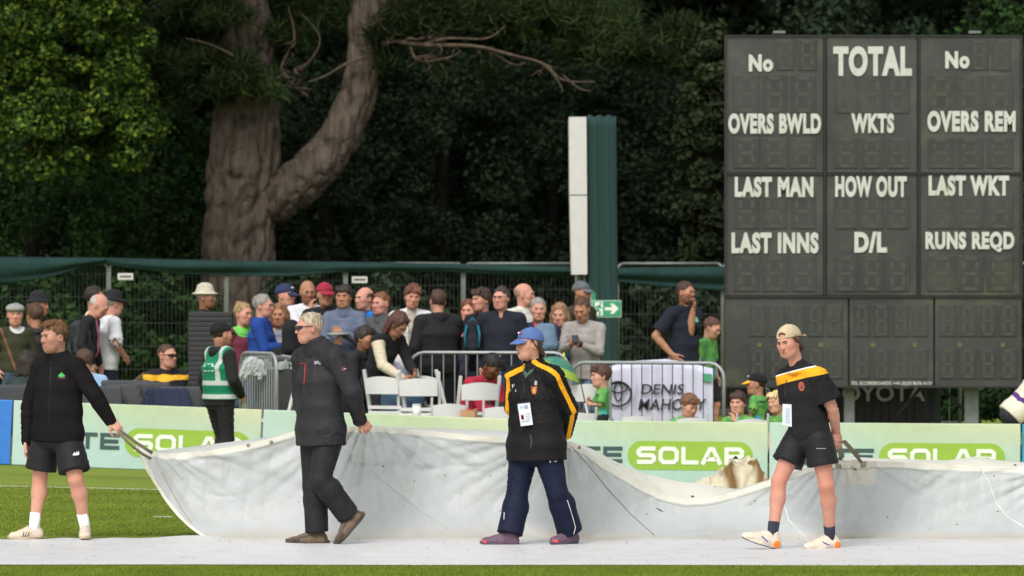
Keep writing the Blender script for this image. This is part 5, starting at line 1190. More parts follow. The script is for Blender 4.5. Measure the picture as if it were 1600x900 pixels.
f = gridq = np.array([(j*nu+i, j*nu+i+1, (j+1)*nu+i+1, (j+1)*nu+i) for j in range(nv-1) for i in range(nu-1)])
stn = np.maximum(vnoise(q, 9, 15)-.55, .5*rdg(q2, 11, 5)*(vnoise(q, 5, 16) > .2)-.33)*.1
o = link('canvas_bundle', npmesh('canvas_bundle', v, f, mat('old_canvas', rgb(196, 188, 164), rough=.75, var=.12, scale=8, bump=.3, bscale=60, bump2=.3, dirt=(rgb(140, 112, 70), .5), dscale=5, stripes=(('stn', rgb(118, 88, 48), .008),)), True, dict(stn=stn)), None, tuple(c)); props(o, 'crumpled cream canvas sheet with brown stains heaped by the boards', 'canvas')
# ------------------------------------------------------------------ the crowd
HB = rgb(74, 50, 34); HD = rgb(42, 30, 24); HG = rgb(140, 136, 130); HBL = rgb(158, 130, 90); JN = rgb(70, 86, 108); NV = rgb(36, 40, 58); KH = rgb(120, 112, 84); BK = rgb(36, 36, 38)
TOP = lambda col, name='jacket', **k: dict(dict(col=col, name=name, off=.018, hem=-.10), **k)
BOT = lambda col, **k: dict(dict(col=col, off=.014), **k)
tee = dict(sleeve=.8, off=.014, name='t_shirt', hem=-.06)
def zb(lo, hi, fr=None):         # band across the chest between two heights below the neck
    def fn(v, J):
        s = (v-J['neck'])[:, 2]; return np.minimum(s-lo, hi-s)+.012*vnoise(v, 26, 3)
    return fn
def front(w0, w1, zlo=-.6, zhi=0.1, wav=0):     # vertical strip on the front
    def fn(v, J):
        l = (v-J['neck'])@J['left']; f = (v-J['neck'])@J['F']; z = (v-J['neck'])[:, 2]; d = np.minimum(l-w0, w1-l); return np.where((f > 0) & (z > zlo) & (z < zhi), d, -.02)
    return fn
G1 = 'spectators standing behind the boards'; G2 = 'children in green shirts behind the boards'
someone(label='old man in grey flat cap and dark green jumper with a brown bag strap', group=G1, Y=61.5, at=(24, 473), yaw=8, g=1.15, skin='pink', hair='crop', hcol=HG, cap=dict(col=rgb(140, 142, 138), kind='flat'),
    top=TOP(rgb(52, 54, 38), 'jumper', attrs=dict(st=lambda v, J: np.where(((v-J['neck'])@J['F'] > 0), .014-np.abs(((v-J['neck'])@J['left'])+.35*((v-J['neck'])[:, 2]+.3)+.05), -.02), cl=lambda v, J: .085-np.linalg.norm(v-J['neck']-V(.03, -.05, .03), axis=1)), stripes=(('st', rgb(110, 78, 62)), ('cl', rgb(200, 200, 200)))), bot=BOT(JN), armr='down', arml='down')
someone(label='dark-haired person in dark coat looking away behind the old man in the flat cap', group=G1, Y=62.3, at=(54, 474), yaw=-150, hair='thick', hcol=HB, skin='tan', top=TOP(rgb(48, 48, 48)), bot=BOT(BK))
someone(label='person in a black hat standing at the back near the left fence post', group=G1, Y=63.5, at=(62, 458), yaw=60, hair='crop', hcol=HD, skin='tan', cap=dict(col=BK, kind='bucket'), top=TOP(rgb(28, 28, 28)), bot=BOT(BK))
someone(label='seated dark-haired person in a teal coat below the old man in flat cap', group='seated spectators', Y=59.3, at=(42, 549), H=1.62, sit=1, lean=20, yaw=150, hair='bob', hcol=HD, skin='tan', top=TOP(rgb(44, 58, 58)), bot=BOT(BK))
someone(label='dark-haired man in a cream top turned away behind the bald man', group=G1, Y=63.0, at=(149, 447), yaw=100, hyaw=0, hair='short', hcol=HD, skin='tan', top=TOP(rgb(206, 192, 165), 'shirt'), bot=BOT(KH))
someone(label='bald older man in black jacket and pink tie bowing his head', group=G1, Y=61.6, at=(156, 462), yaw=78, lean=12, hp=-28, g=1.15, belly=.06, skin='pink', hair='balding', hcol=rgb(180, 175, 170), brow=HG, top=TOP(rgb(34, 34, 36), hem=-.16, attrs=dict(st=front(-.035, .035, -.42)), stripes=(('st', rgb(205, 110, 130)),)), bot=BOT(KH), arml='down', armr='down')
backpack((127, 530, 61.5), .13, .20, rgb(52, 54, 58), rgb(40, 42, 44), 'backpack', 'grey backpack on the back of the bald man in black', 15)
someone(label='man in black bucket hat and white polo shirt seen from behind', group=G1, Y=62.0, at=(178, 457), yaw=118, lean=6, hp=-10, g=1.2, belly=.05, skin='pink', hair='crop', hcol=HG, cap=dict(col=BK, kind='bucket'), top=TOP(rgb(206, 208, 210), 'polo_shirt', hem=-.2, sleeve=.9), bot=BOT(NV, len=1.5), armr=(.23, .12, -.44), sock=rgb(50, 50, 55))
someone(label='seated person in a light blue shirt hidden behind the man in the fleece', group='seated spectators', Y=59.4, at=(128, 546), H=1.7, sit=1, yaw=-140, lean=24, hair='short', hcol=HB, skin='tan', top=TOP(rgb(150, 180, 208), 'shirt'), bot=BOT(BK))
someone(label='seated man in sunglasses and black and yellow jacket with folded arms', group='seated spectators', Y=60.2, at=(262, 537), H=1.80, sit=1, yaw=28, hyaw=22, g=1.2, skin='pink', hair='crop', hcol=HB, glasses='dark',
    top=TOP(rgb(34, 34, 38), attrs=dict(st=zb(-.10, -.03)), stripes=(('st', rgb(232, 176, 52)),)), bot=BOT(NV, len=.9), arml='cross', armr=(-.06, .24, -.26))
someone(label='man in cream bucket hat and black coat behind the black tray stack', group=G1, Y=62.2, at=(323, 446), yaw=70, g=1.1, skin='tan', hair='crop', hcol=HG, cap=dict(col=rgb(186, 180, 160), kind='bucket'), beard=.6, top=TOP(rgb(30, 31, 33)), bot=BOT(BK))
someone(label='blonde woman in maroon top with a bright green collar', group=G1, Y=61.2, at=(381, 472), yaw=25, hyaw=20, g=.92, sw=.9, skin='pink', hair='bun', hcol=HBL, top=TOP(rgb(104, 46, 62), 'top', attrs=dict(st=lambda v, J: .035-np.abs(np.linalg.norm(v-J['neck'], axis=1)-.085)), stripes=(('st', rgb(110, 200, 90)),)), bot=BOT(JN), arml='front')
someone(label='grey-haired man in glasses and royal blue hooded coat in profile', group=G1, Y=60.9, at=(412, 459), yaw=78, hyaw=-8, g=1.1, skin='pink', hair='short', hcol=HG, glasses='clear', top=TOP(rgb(32, 66, 140), 'hooded_coat', collar='hood', off=.026, hem=-.2), bot=BOT(BK), arml='front', armr='front')
someone(label='young woman with light brown hair in a tan coat behind the barrier', group=G1, Y=61.5, at=(437, 474), yaw=-12, g=.9, sw=.9, skin='tan', hair='long', hcol=rgb(140, 100, 70), top=TOP(rgb(178, 146, 122), 'coat', attrs=dict(st=front(-.04, .03)), stripes=(('st', rgb(140, 150, 165)),)), bot=BOT(rgb(90, 40, 50)), arml='front')
someone(label='man in navy baseball cap at the back beside the leaning man in white', group=G1, Y=62.6, at=(447, 444), yaw=40, hyaw=20, skin='pink', hair='crop', hcol=HB, cap=dict(col=rgb(44, 52, 84), badge=rgb(220, 220, 225)), top=TOP(rgb(110, 96, 100), 'shirt'), bot=BOT(BK))
someone(label='shaven-headed man in a white top with a hand raised to his mouth', group=G1, Y=62.0, at=(481, 438), yaw=15, hp=-8, g=1.05, skin='tan', beard=.7, brow=HD, top=TOP(rgb(212, 212, 216), 'shirt'), bot=BOT(JN), armr='face')
someone(label='person in a black hooded coat with their back turned, left of the grey-haired man', group=G1, Y=60.6, at=(457, 502), yaw=160, H=1.6, g=1.0, skin='tan', hair='crop', hcol=HD, cap=dict(col=rgb(30, 30, 32), kind='hood'), top=TOP(rgb(32, 32, 34), 'coat'), bot=BOT(BK))
someone(label='man in burgundy baseball cap and black jacket looking left', group=G1, Y=61.3, at=(508, 442), yaw=-5, hyaw=25, g=1.1, skin='tan', hair='crop', hcol=HD, cap=dict(col=rgb(150, 40, 62)), top=TOP(rgb(30, 30, 33), collar='hood', off=.024), bot=BOT(BK))
p = someone(label='young man in slate blue shirt holding a white tray of food', group=G1, Y=61.0, at=(537, 445), yaw=-12, skin='tan', hair='thick', hcol=HD, top=TOP(rgb(96, 104, 126), 'shirt', collar='stand'), bot=BOT(BK), arml='phone', armr='front', handl=dict(curl=.8), handr=dict(curl=.8))
q = (p.J['wrl']+p.J['wrr'])/2; e = empty('food_tray', (q[0], q[1]-.08, q[2]+.03), 'shallow white food tray in the hands of the man in the slate blue shirt', 'tray'); mb = MB(); mb.tube([(0, 0, 0), (0, 0, .02)], [.10, .13], 18); mb.build('tray_body', PWH, e); mb = MB(); mb.tube([(0, 0, .018), (0, 0, .024)], [.11, .11], 18); mb.build('liner', plain(rgb(90, 110, 130)), e)
someone(label='balding man with bright blue rucksack straps looking sideways', group=G1, Y=62.4, at=(569, 448), yaw=-55, hyaw=5, g=1.1, skin='pink', hair='balding', hcol=HB, top=TOP(rgb(56, 60, 74), attrs=dict(a=front(-.2, -.09), b=front(.09, .2)), stripes=(('a', rgb(30, 110, 190)), ('b', rgb(30, 110, 190)))), bot=BOT(BK))
someone(label='brown-haired man in a mid grey jacket behind the crouching man', group=G1, Y=61.9, at=(595, 456), yaw=-35, hyaw=-5, g=1.1, skin='pink', hair='short', hcol=rgb(120, 76, 50), top=TOP(rgb(84, 86, 88), collar='stand'), bot=BOT(BK))
someone(label='dark-haired man in a black anorak bending forward right of the grey-haired man', group=G1, Y=60.4, at=(571, 510), yaw=62, lean=16, H=1.62, g=1.05, skin='tan', hair='thick', hcol=HD, beard=.9, top=TOP(rgb(42, 44, 46), 'anorak', off=.024), bot=BOT(BK), armr=(.1, .2, -.48), arml=(.1, .3, -.4))
someone(label='brown-haired woman in black gilet and cream sleeves bending over a bag', group=G1, Y=60.2, at=(623, 492), yaw=48, lean=26, hp=-32, H=1.68, g=.95, skin='tan', hair='bob', hcol=rgb(80, 48, 34),
    top=TOP(rgb(30, 30, 32), 'gilet', off=.022, attrs=dict(st=lambda v, J: np.maximum(.085-np.array([np.linalg.norm(v-(J['shr']+(J['elr']-J['shr'])*t), axis=1) for t in (.25, .5, .75, 1)]).min(0), .085-np.array([np.linalg.norm(v-(J['elr']+(J['wrr']-J['elr'])*t), axis=1) for t in (.25, .5, .75, 1)]).min(0))), stripes=(('st', rgb(206, 196, 170)),)), bot=BOT(BK), armr=(.10, .30, -.42), arml=(.06, .34, -.36))
someone(label='smiling young man in a white knitted jacket', group=G1, Y=61.3, at=(645, 445), yaw=8, hp=-8, hr=-6, skin='pink', hair='mop', hcol=rgb(100, 58, 38), top=TOP(rgb(212, 212, 210), 'cardigan', attrs=dict(st=front(-.05, .05)), stripes=(('st', rgb(170, 162, 148)),)), bot=BOT(rgb(150, 155, 175)), armr='down', arml='down')
someone(label='large man in black hooded jacket and black shorts with his back to the camera', group=G1, Y=60.9, at=(684, 452), yaw=-165, g=1.3, sw=1.1, skin='pink', hair='short', hcol=rgb(72, 44, 32), top=TOP(rgb(32, 31, 33), 'hooded_jacket', collar='hood', off=.028, hem=-.14), bot=BOT(rgb(28, 28, 30), len=.95, off=.03), armr=(.1, .28, -.2), sock=rgb(40, 40, 40))
someone(label='auburn-haired woman half hidden between the large man and his neighbours', group=G1, Y=62.6, at=(733, 468), yaw=-20, g=.9, skin='pink', hair='long', hcol=rgb(110, 60, 40), top=TOP(rgb(60, 52, 70)), bot=BOT(BK))
someone(label='young man in black jumper with clasped hands left of the man in glasses', group=G1, Y=61.2, at=(752, 450), yaw=-38, hyaw=-15, g=1.0, skin='pink', hair='thick', hcol=rgb(60, 38, 30), top=TOP(rgb(30, 30, 34), 'jumper'), bot=BOT(JN), arml='phone', armr='phone')
someone(label='broad man in glasses and navy quarter-zip jumper', group=G1, Y=60.9, at=(783, 447), yaw=-15, hyaw=-10, g=1.3, sw=1.05, belly=.05, skin='pink', hair='short', hcol=rgb(58, 46, 42), glasses='clear', top=TOP(rgb(30, 33, 44), 'jumper', collar='vee'), bot=BOT(rgb(52, 70, 110)))
someone(label='bald man in a white shirt in profile at the back', group=G1, Y=62.4, at=(820, 442), yaw=40, hyaw=35, g=1.1, skin='pink', hair='balding', hcol=rgb(150, 120, 100), top=TOP(rgb(208, 204, 194), 'shirt'), bot=BOT(BK))
someone(label='grey-haired man in navy top with a lanyard behind the blue cap man', group=G1, Y=61.3, at=(841, 465), yaw=5, g=1.05, skin='pink', hair='short', hcol=rgb(150, 144, 138), top=TOP(rgb(44, 46, 74), attrs=dict(st=front(-.05, -.02, -.3), s2=front(.03, .055, -.3)), stripes=(('st', rgb(200, 80, 80)), ('s2', rgb(140, 160, 190)))), bot=BOT(BK), arml='front', armr='front')
someone(label='fair-haired woman in navy and teal jacket with glasses on her head', group=G1, Y=61.6, at=(874, 475), yaw=-10, g=.92, sw=.92, skin='pink', hair='bob', hcol=rgb(150, 118, 84), top=TOP(rgb(40, 48, 62), attrs=dict(st=zb(-.3, -.2)), stripes=(('st', rgb(28, 96, 112)),)), bot=BOT(BK), arml='front')
p = someone(label='man in pale grey jumper looking down at his phone', group=G1, Y=61.1, at=(909, 466), yaw=-22, hp=-22, g=1.05, sw=1.08, skin='tan', hair='short', hcol=rgb(84, 56, 40), top=TOP(rgb(150, 146, 142), 'jumper', off=.016, sleeve=1.75, hem=-.16), bot=BOT(rgb(96, 116, 138)), arml='phone', armr='phone', handl=dict(curl=.9), handr=dict(curl=.9))
q = p.J['wrr']+unit(p.J['wrr']-p.J['elr'])*.09+V(0, -.03, .02); e = empty('mobile_phone', tuple(q), 'dark mobile phone in the hands of the man in the grey jumper', 'phone'); mb = MB(); mb.box((0, 0, 0), (.07, .14, .010), Matrix.Rotation(R(35), 3, 'X'), bev=.004); mb.build('case', plain(rgb(24, 24, 26), rough=.3), e); mb = MB(); mb.box((0, 0, .007), (.06, .125, .002), Matrix.Rotation(R(35), 3, 'X')); mb.build('screen', plain(rgb(50, 55, 65), rough=.1), e)
q = p.J['wrl']; mb = MB(); d = unit(p.J['wrl']-p.J['ell']); mb.tube([q-d*.02, q+d*.005], .036, 14); p.mb(mb, 'wristwatch', plain(rgb(22, 22, 24)))
someone(label='man in a grey cap far back beside the sight screen legs', group=G1, Y=66.0, at=(910, 440), yaw=50, hair='crop', hcol=HD, skin='tan', cap=dict(col=rgb(92, 98, 104)), top=TOP(rgb(60, 55, 50)), bot=BOT(BK))
p = someone(label='bearded man in navy t-shirt and striped shorts talking on his phone', group=G1, Y=63.0, at=(1072, 439), yaw=42, hyaw=8, g=1.08, belly=.04, skin='tan', hair='short', hcol=rgb(66, 44, 34), beard=1.0,
    top=TOP(rgb(30, 34, 46), attrs=dict(st=lambda v, J: np.where((v-J['neck'])@J['F'] > 0, .03-np.maximum(np.abs((v-J['neck'])@J['left']-.07), np.abs((v-J['neck'])[:, 2]+.13)), -.02)), stripes=(('st', rgb(140, 200, 160)),), **{k: v for k, v in tee.items() if k != 'name'}), bot=BOT(rgb(168, 152, 142), len=.9, off=.028, attrs=dict(st=lambda v, J: np.sin(v[:, 2]*62)*.02), stripes=(('st', rgb(90, 76, 76), .004),)), arml=(-.02, .16, .05), armr=(.22, .04, -.44), sock=rgb(200, 200, 200), handl=dict(curl=1.0))
q = p.J['wrl']+V(-.03, -.03, .08); e = empty('mobile_phone', tuple(q), 'black phone held to the ear of the bearded man', 'phone'); mb = MB(); mb.box((0, 0, 0), (.012, .07, .14), Matrix.Rotation(R(20), 3, 'Y'), bev=.004); mb.build('case', plain(rgb(20, 20, 22), rough=.3), e); mb = MB(); mb.box((-.007, 0, 0), (.002, .06, .12), Matrix.Rotation(R(20), 3, 'Y')); mb.build('screen', plain(rgb(40, 44, 52), rough=.1), e)
# steward in front of the boards
p = someone(label='steward in black cap and green hi-vis vest standing with his back turned', group=None, Y=54.6, at=(347, 503), yaw=128, hyaw=-8, g=1.12, skin='pink', hair='crop', hcol=HD, beard=.9, cap=dict(col=rgb(28, 28, 30)), top=TOP(rgb(32, 32, 34), off=.024, collar='hood', hem=-.12), bot=BOT(rgb(34, 34, 36), flare=.01), armr=(.20, .16, -.44), arml='down', hs=.98)
J = p.J
vol = Vol(*bounds(J, ['neck', 'hip', 'shl', 'shr'], .3), .011); Pf, fw = torso(vol, J, 1.12, .040, top=False, low=.02, box=.8)
for s in ('shl', 'shr'): vol.put(seg(J['neck']+(J[s]-J['neck'])*.3, J['neck']+(J[s]-J['neck'])*.72, .075, .085), .03)
vol.cut(Pf(.02), -unit(Pf(1)-Pf(0))); vol.put(eseg(J['neck']-V(0, 0, .04), J['neck']+V(0, 0, .2), J['left'], (.085, .085), (.1, .1)), .01, sub=True)
v, f = vol.net(); v = wrinkle(v, f, .006, 77); z = (v-J['neck'])[:, 2]; l = (v-J['neck'])@J['left']; fb = (v-J['neck'])@J['F']
st = np.maximum(np.maximum(.022-np.abs(z+.31), .022-np.abs(z+.44)), np.where((z > -.29), .02-np.abs(np.abs(l)-.125), -.02))
p.mesh('hi_vis_vest', v, f, cloth(rgb(24, 116, 84), stripes=(('st', rgb(176, 184, 180)),)), dict(st=st))
idx = len(p.surf)-1; WT = plain(rgb(196, 214, 206), rough=.6)
for i, (x0, x1) in enumerate(((320, 323), (325, 328), (330, 333))): patch(p, idx, [(x0, 568), (x1, 568), (x1, 580), (x0, 580)], 'lettering', WT, .004)
for a in (571, 578): patch(p, idx, [(319, a), (334, a), (334, a+2), (319, a+2)], 'lettering', WT, .005)
# seated man in red
someone(label='seated dark-haired man in a red top leaning over his hands', group='seated spectators', Y=60.0, at=(769, 556), H=1.74, sit=1, yaw=48, lean=22, hp=-26, g=1.25, sw=1.08, belly=.05, skin='brown', hair='thick', hcol=rgb(24, 20, 20), beard=.8, top=TOP(rgb(160, 38, 60), 'top', sleeve=1.6), bot=BOT(rgb(40, 40, 46)), arml='lap', armr=(.04, .36, -.34))
# children
GRT = lambda **k: TOP(rgb(86, 150, 80), 't_shirt', sleeve=.85, off=.012, hem=-.08, attrs=dict(st=lambda v, J: np.where((v-J['neck'])[:, 2] < -.2, vnoise(v, 22, 4)*.05, -.02), s2=lambda v, J: vnoise(v, 34, 6)*.03-.008), stripes=(('st', rgb(60, 160, 180), .02), ('s2', rgb(116, 172, 84), .01)), **k)
KID = dict(group=G2, hs=.95, sw=.92, g=.85, skin='fair', shoe=dict(up=rgb(60, 60, 64), sole=rgb(200, 200, 200), k=.9))
p = someone(label='boy in green shirt holding a flag stick beside the white chairs', Y=59.0, at=(938, 570), yaw=-78, hyaw=5, hair='mop', hcol=rgb(78, 50, 36), top=GRT(), bot=BOT(BK, len=.9), armr='phone', arml=(.02, .28, -.26), handl=dict(curl=1.1), dz=.10, **KID)
q = p.J['wrl']+unit(p.J['wrl']-p.J['ell'])*.07; e = empty('flag_stick', tuple(q), 'thin stick with dark upper half held by the boy in green', 'stick'); mb = MB(); mb.tube([(-.05, 0, .26), (.01, 0, 0)], .007, 6); mb.build('grip', plain(rgb(40, 50, 48)), e); mb = MB(); mb.tube([(.01, 0, 0), (.09, 0, -.36)], .011, 6); mb.build('shaft', plain(rgb(205, 200, 185)), e)
someone(label='boy with light brown hair in green shirt looking down under the banner', Y=58.9, at=(1077, 617), H=1.35, sit=1, yaw=20, hyaw=15, hp=-22, hair='mop', hcol=rgb(112, 76, 50), top=GRT(), bot=BOT(BK, len=.9), **KID)
someone(label='dark-haired boy in green shirt with his hand to his mouth', Y=58.9, at=(1153, 612), H=1.38, sit=1, yaw=-22, hair='mop', hcol=rgb(66, 40, 32), top=GRT(), bot=BOT(BK, len=.9), arml=(.02, .17, .0), **KID)
someone(label='boy in black cap with yellow peak and green shirt, back turned', Y=60.0, at=(1181, 583), yaw=-130, hyaw=40, hair='crop', hcol=HD, cap=dict(col=rgb(28, 28, 30), brim=rgb(235, 170, 50), badge=rgb(220, 220, 220)), top=GRT(), bot=BOT(BK, len=.9), **dict(KID, skin='tan'))
someone(label='blond boy in green shirt holding a pale stick beside the man in the beige cap', Y=59.0, at=(1214, 611), H=1.36, sit=1, yaw=-50, hair='mop', hcol=rgb(222, 196, 140), top=GRT(), bot=BOT(BK, len=.9), armr='phone', **KID)
someone(label='brown-haired boy in green and blue shirt behind the man on the phone', Y=63.6, at=(1113, 497), yaw=60, hp=-22, hair='short', hcol=rgb(90, 58, 44), top=GRT(), bot=BOT(BK, len=.9), dz=.1, **dict(KID, g=.95))
someone(label='small child in green shirt crouching behind the blue cap man', Y=59.0, at=(903, 640), H=1.1, sit=1, yaw=100, lean=20, hair='short', hcol=HB, top=GRT(), bot=BOT(BK, len=.9), **KID)
# person at the right edge
someone(label='person in a cream and purple patterned jumper bending down at the right edge', group=G1, Y=59.6, at=(1658, 560), H=1.65, yaw=97, lean=46, hp=-20, g=1.3, skin='pink', hair='long', hcol=HB,
    top=TOP(rgb(214, 206, 186), 'jumper', off=.03, attrs=dict(st=lambda v, J: (.026-np.abs((v-J['hip'])@unit(J['neck']-J['hip'])-.13-.022*np.abs(np.sin(((v-J['hip'])@V(.7, .2, -.7))*26))-.004*vnoise(v, 90, 3))+0*v[:, 0])), stripes=(('st', rgb(84, 50, 116)),)), bot=BOT(rgb(48, 48, 58)), arml=(.1, .2, -.4), armr=(.1, .2, -.4))
# ------------------------------------------------------------------ the big white pitch cover
E_ = [(212, 694), (226, 702), (240, 707), (262, 708), (290, 707), (330, 703), (365, 697), (400, 690), (430, 682), (460, 673), (520, 668), (572, 666), (620, 669), (700, 676), (790, 684), (860, 689), (888, 691), (910, 700), (930, 714), (960, 733), (985, 748), (1010, 762), (1030, 772), (1070, 781), (1110, 778), (1150, 767), (1190, 754), (1220, 744), (1260, 731), (1290, 722), (1330, 719), (1400, 721), (1500, 727), (1600, 730), (1760, 733)]
G_ = [(212, 692.5), (240, 705), (572, 664.5), (620, 668), (700, 670), (790, 674), (860, 684), (888, 689), (910, 695), (930, 704), (960, 720), (990, 734), (1010, 741), (1035, 747), (1060, 752), (1120, 759), (1150, 764), (1200, 750), (1290, 719.5), (1330, 714), (1400, 717), (1480, 719), (1525, 713), (1560, 719), (1600, 722), (1760, 727)]
CREASE = 45.2; BAND = V(0, 0, 0)
def crease(px): return 44.70+.07*np.sin(px*.009)+.05*np.sin(px*.031+1)
n = 520; m = 74; pxT = np.linspace(212, 1760, n); pxB = np.interp(pxT, [212, 420, 1760], [326, 440, 1765])
eT = np.interp(pxT, *zip(*E_)); k5 = np.ones(7)/7; eT[3:-3] = np.convolve(eT, k5, 'valid')
YTP = 45.08+.10*np.sin(pxT*.013)-.55*np.exp(-((pxT-572)/70)**2)-.55*np.exp(-((pxT-888)/65)**2)-.95*np.exp(-((pxT-1318)/70)**2)-.25*np.exp(-((pxT-212)/40)**2)
top = np.stack([(pxT-800)/FPX*YTP, YTP, CAMZ+(450-eT)/FPX*YTP], 1); yb = crease(pxB); bot = np.stack([(pxB-800)/FPX*yb, yb, .006+0*pxB], 1)
t = np.linspace(0, 1, m)[:, None, None]; P = bot[None]*(1-t)+top[None]*t
tt = t[..., 0]; hh = top[:, 2][None]
# hanging shape: sweeps along the ground first, then climbs; billows back between the hands
P[..., 2] = hh*(tt**1.35)+.006*(1-tt); P[..., 1] += (.10*np.sin(np.pi*tt**.8)*(.6+.8*hh))*(1-.5*np.exp(-((pxT-572)/90)**2)-.5*np.exp(-((pxT-888)/80)**2)-.4*np.exp(-((pxT-1318)/100)**2))[None]
# left edge curve
P[..., 0] += (-.06*np.sin(np.pi*tt))*np.exp(-((pxT-240)/120)**2)[None]
F_ = P.reshape(-1, 3)
# creases that run out from each hand
dz = np.zeros(len(F_)); 
for hx, sd in ((212, 1), (572, 2), (888, 3), (1318, 4), (1700, 5)):
    i = int(np.argmin(abs(pxT-hx))); o = top[i]; dx = F_[:, 0]-o[0]; dzv = o[2]-F_[:, 2]; ang = np.arctan2(dx, dzv+.12); r = np.hypot(dx, dzv+.12)
    w_ = np.exp(-(r/1.0)**2)*np.clip(r/.25, 0, 1); dz += w_*(.010*np.sin(ang*11+sd)+.012*(1-2*np.abs(np.sin(ang*12+sd*2)))+.007*(1-2*np.abs(np.sin(ang*25+sd))))
q = F_.copy(); dz += .014*vnoise(q, (3.2, 3, 5), 2)+.008*vnoise(q, (9, 6, 12), 4)+.0035*vnoise(q, (30, 10, 34), 6)
for fr_, am_, sd_ in (((5, 3, 7), .008, 8), ((11, 5, 14), .006, 18), ((20, 8, 9), .004, 28)):
    rid = np.clip(1-np.abs(vnoise(q+.08*np.stack([vnoise(q, 5, 31+sd_)]*3, 1), fr_, sd_, 4))*5, 0, 1); dz += am_*rid*np.clip(.4+vnoise(q, 2.5, sd_+2), 0, 1)*1.6
edge = np.minimum(tt[:, 0], 1)*np.clip((1-tt[:, 0])/.06, 0.25, 1); dz *= np.repeat(edge, n)*np.clip(np.repeat(tt[:, 0], n)/.08, 0, 1)
F_[:, 1] += dz*1.5; F_[:, 2] = np.maximum(F_[:, 2]+dz*.5*(np.repeat(tt[:, 0], n) > .02), .006)
U = np.tile(pxT, m); TT = np.repeat(tt[:, 0], n); drop = TT*0; hgt = np.repeat(hh, m, 0).ravel()
arc = (1-TT)*np.maximum(hgt, .25)*1.15                                   # distance below the top edge
left = (F_[:, 0]-(np.interp(TT, [0, 1], [bot[0, 0], top[0, 0]])-.06*np.sin(np.pi*TT)))
hem = np.maximum(.036-arc, .042-left)
hemline = .0035-np.minimum(np.abs(arc-.05), np.where(left < .2, np.abs(left-.052), 1))
patch4 = np.minimum(np.minimum(F_[:, 0]-(1310-800)/FPX*44.7, (1366-800)/FPX*44.7-F_[:, 0]), .17-arc)
# ground sheet in front and at both sides
xg = np.linspace(-8.2, 8.2, 330); front = lambda x: 40.55-.02*x+.03*np.sin(x*2.1); nb = 40
far = np.interp(xg, [-8.2, -4.6, -3.6, -2.9, -2.38, -2.2, 8.2], [44.55, 44.6, 44.7, 44.8, 44.85, 44.85, 44.85]); far = np.where(xg > -2.3, crease(xg/45.35*FPX+800)+.10, far)
vv = np.linspace(0, 1, nb)[:, None]; yy = front(xg)[None]*(1-vv)+far[None]*vv; xx = np.repeat(xg[None], nb, 0); zz = .0065+0*yy
g = np.stack([xx.ravel(), yy.ravel(), zz.ravel()], 1); wv = np.clip(vnoise(g, (3.5, 1.6, 1), 12), -.2, 1)*.009+np.clip(1-np.abs(vnoise(g, (2.2, 5, 1), 14))*3, 0, 1)*.008+np.abs(vnoise(g, (14, 7, 1), 16))*.003
fr = np.repeat(vv[:, 0], len(xg)); under = np.exp(-((fr-1)/.10)**2)*np.where(g[:, 0] < -2.3, 1, .3)*.012*(1+np.sin(g[:, 0]*7)); foot = np.ones(len(g))
for px_, Y_ in ((14, 44.7), (40, 44.7), (140, 44.6), (488, 43.95), (545, 43.9), (784, 43.8), (887, 43.8), (1192, 43.1), (1290, 43.1)): foot *= 1-np.exp(-(((g[:, 0]-(px_-800)/FPX*Y_)/.22)**2+((g[:, 1]-Y_)/.5)**2))
g[:, 2] += (wv*np.clip(fr/.06, 0, 1)+under)*foot
gh = .035-np.abs(fr*4.9-.0)*1.0
# folded-back flap behind the top edge
gT = np.interp(pxT, *zip(*G_)); YG = YTP+.30; flap = []
gT = np.minimum(gT, eT-.4); rows_ = 7
for j in range(rows_):
    u = j/(rows_-1); Yj = YTP+(YG-YTP)*u; zE = top[:, 2]; zG = CAMZ+(450-gT)/FPX*YG; z = zE*(1-u)+zG*u+.012*np.sin(np.pi*u)*np.clip((eT-gT)/10, 0, 1); flap.append(np.stack([(pxT-800)/FPX*Yj, Yj, z], 1))
Fl = np.concatenate(flap); F_[-n:] = F_[-n:]; Fl[:n] = F_[-n:]
def gridf(r, c, o): a = np.arange(r-1)[:, None]*c+np.arange(c-1)[None]; a = a.ravel()+o; return np.stack([a, a+1, a+c+1, a+c], 1)
allv = np.concatenate([F_, g, Fl]); fc = np.concatenate([gridf(m, n, 0), gridf(nb, len(xg), len(F_)), gridf(rows_, n, len(F_)+len(g))])
Z = lambda a, k=-1.: np.full(a, k)
at_ = dict(hem=np.concatenate([hem, Z(len(g)), np.where(np.tile(pxT, rows_) > 900, .01, -.01)]), seam=np.concatenate([hemline, Z(len(g)), Z(len(Fl))]), pat=np.concatenate([patch4, Z(len(g)), Z(len(Fl))]),
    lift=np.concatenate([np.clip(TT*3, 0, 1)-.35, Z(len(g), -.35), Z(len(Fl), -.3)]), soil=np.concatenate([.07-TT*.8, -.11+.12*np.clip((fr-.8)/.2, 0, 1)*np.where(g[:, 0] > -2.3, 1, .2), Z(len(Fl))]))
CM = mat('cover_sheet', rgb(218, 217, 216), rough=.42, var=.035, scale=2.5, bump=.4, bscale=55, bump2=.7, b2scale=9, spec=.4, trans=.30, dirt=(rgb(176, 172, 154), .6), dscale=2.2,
    stripes=(('lift', rgb(201, 205, 207), .35), ('soil', rgb(196, 190, 176), .10), ('hem', rgb(236, 234, 222), .002), ('pat', rgb(220, 216, 204), .002), ('seam', rgb(168, 164, 148), .002)))  # lift: cooler, duller light on the raised part is painted into its colour
pe = empty('pitch_cover', (0, 43, 0), 'huge white waterproof sheet spread on the grass with its far edge lifted by four people', 'pitch cover')
CG = CM.copy(); CG.node_tree.nodes['Mix Shader'].inputs[0].default_value = .10
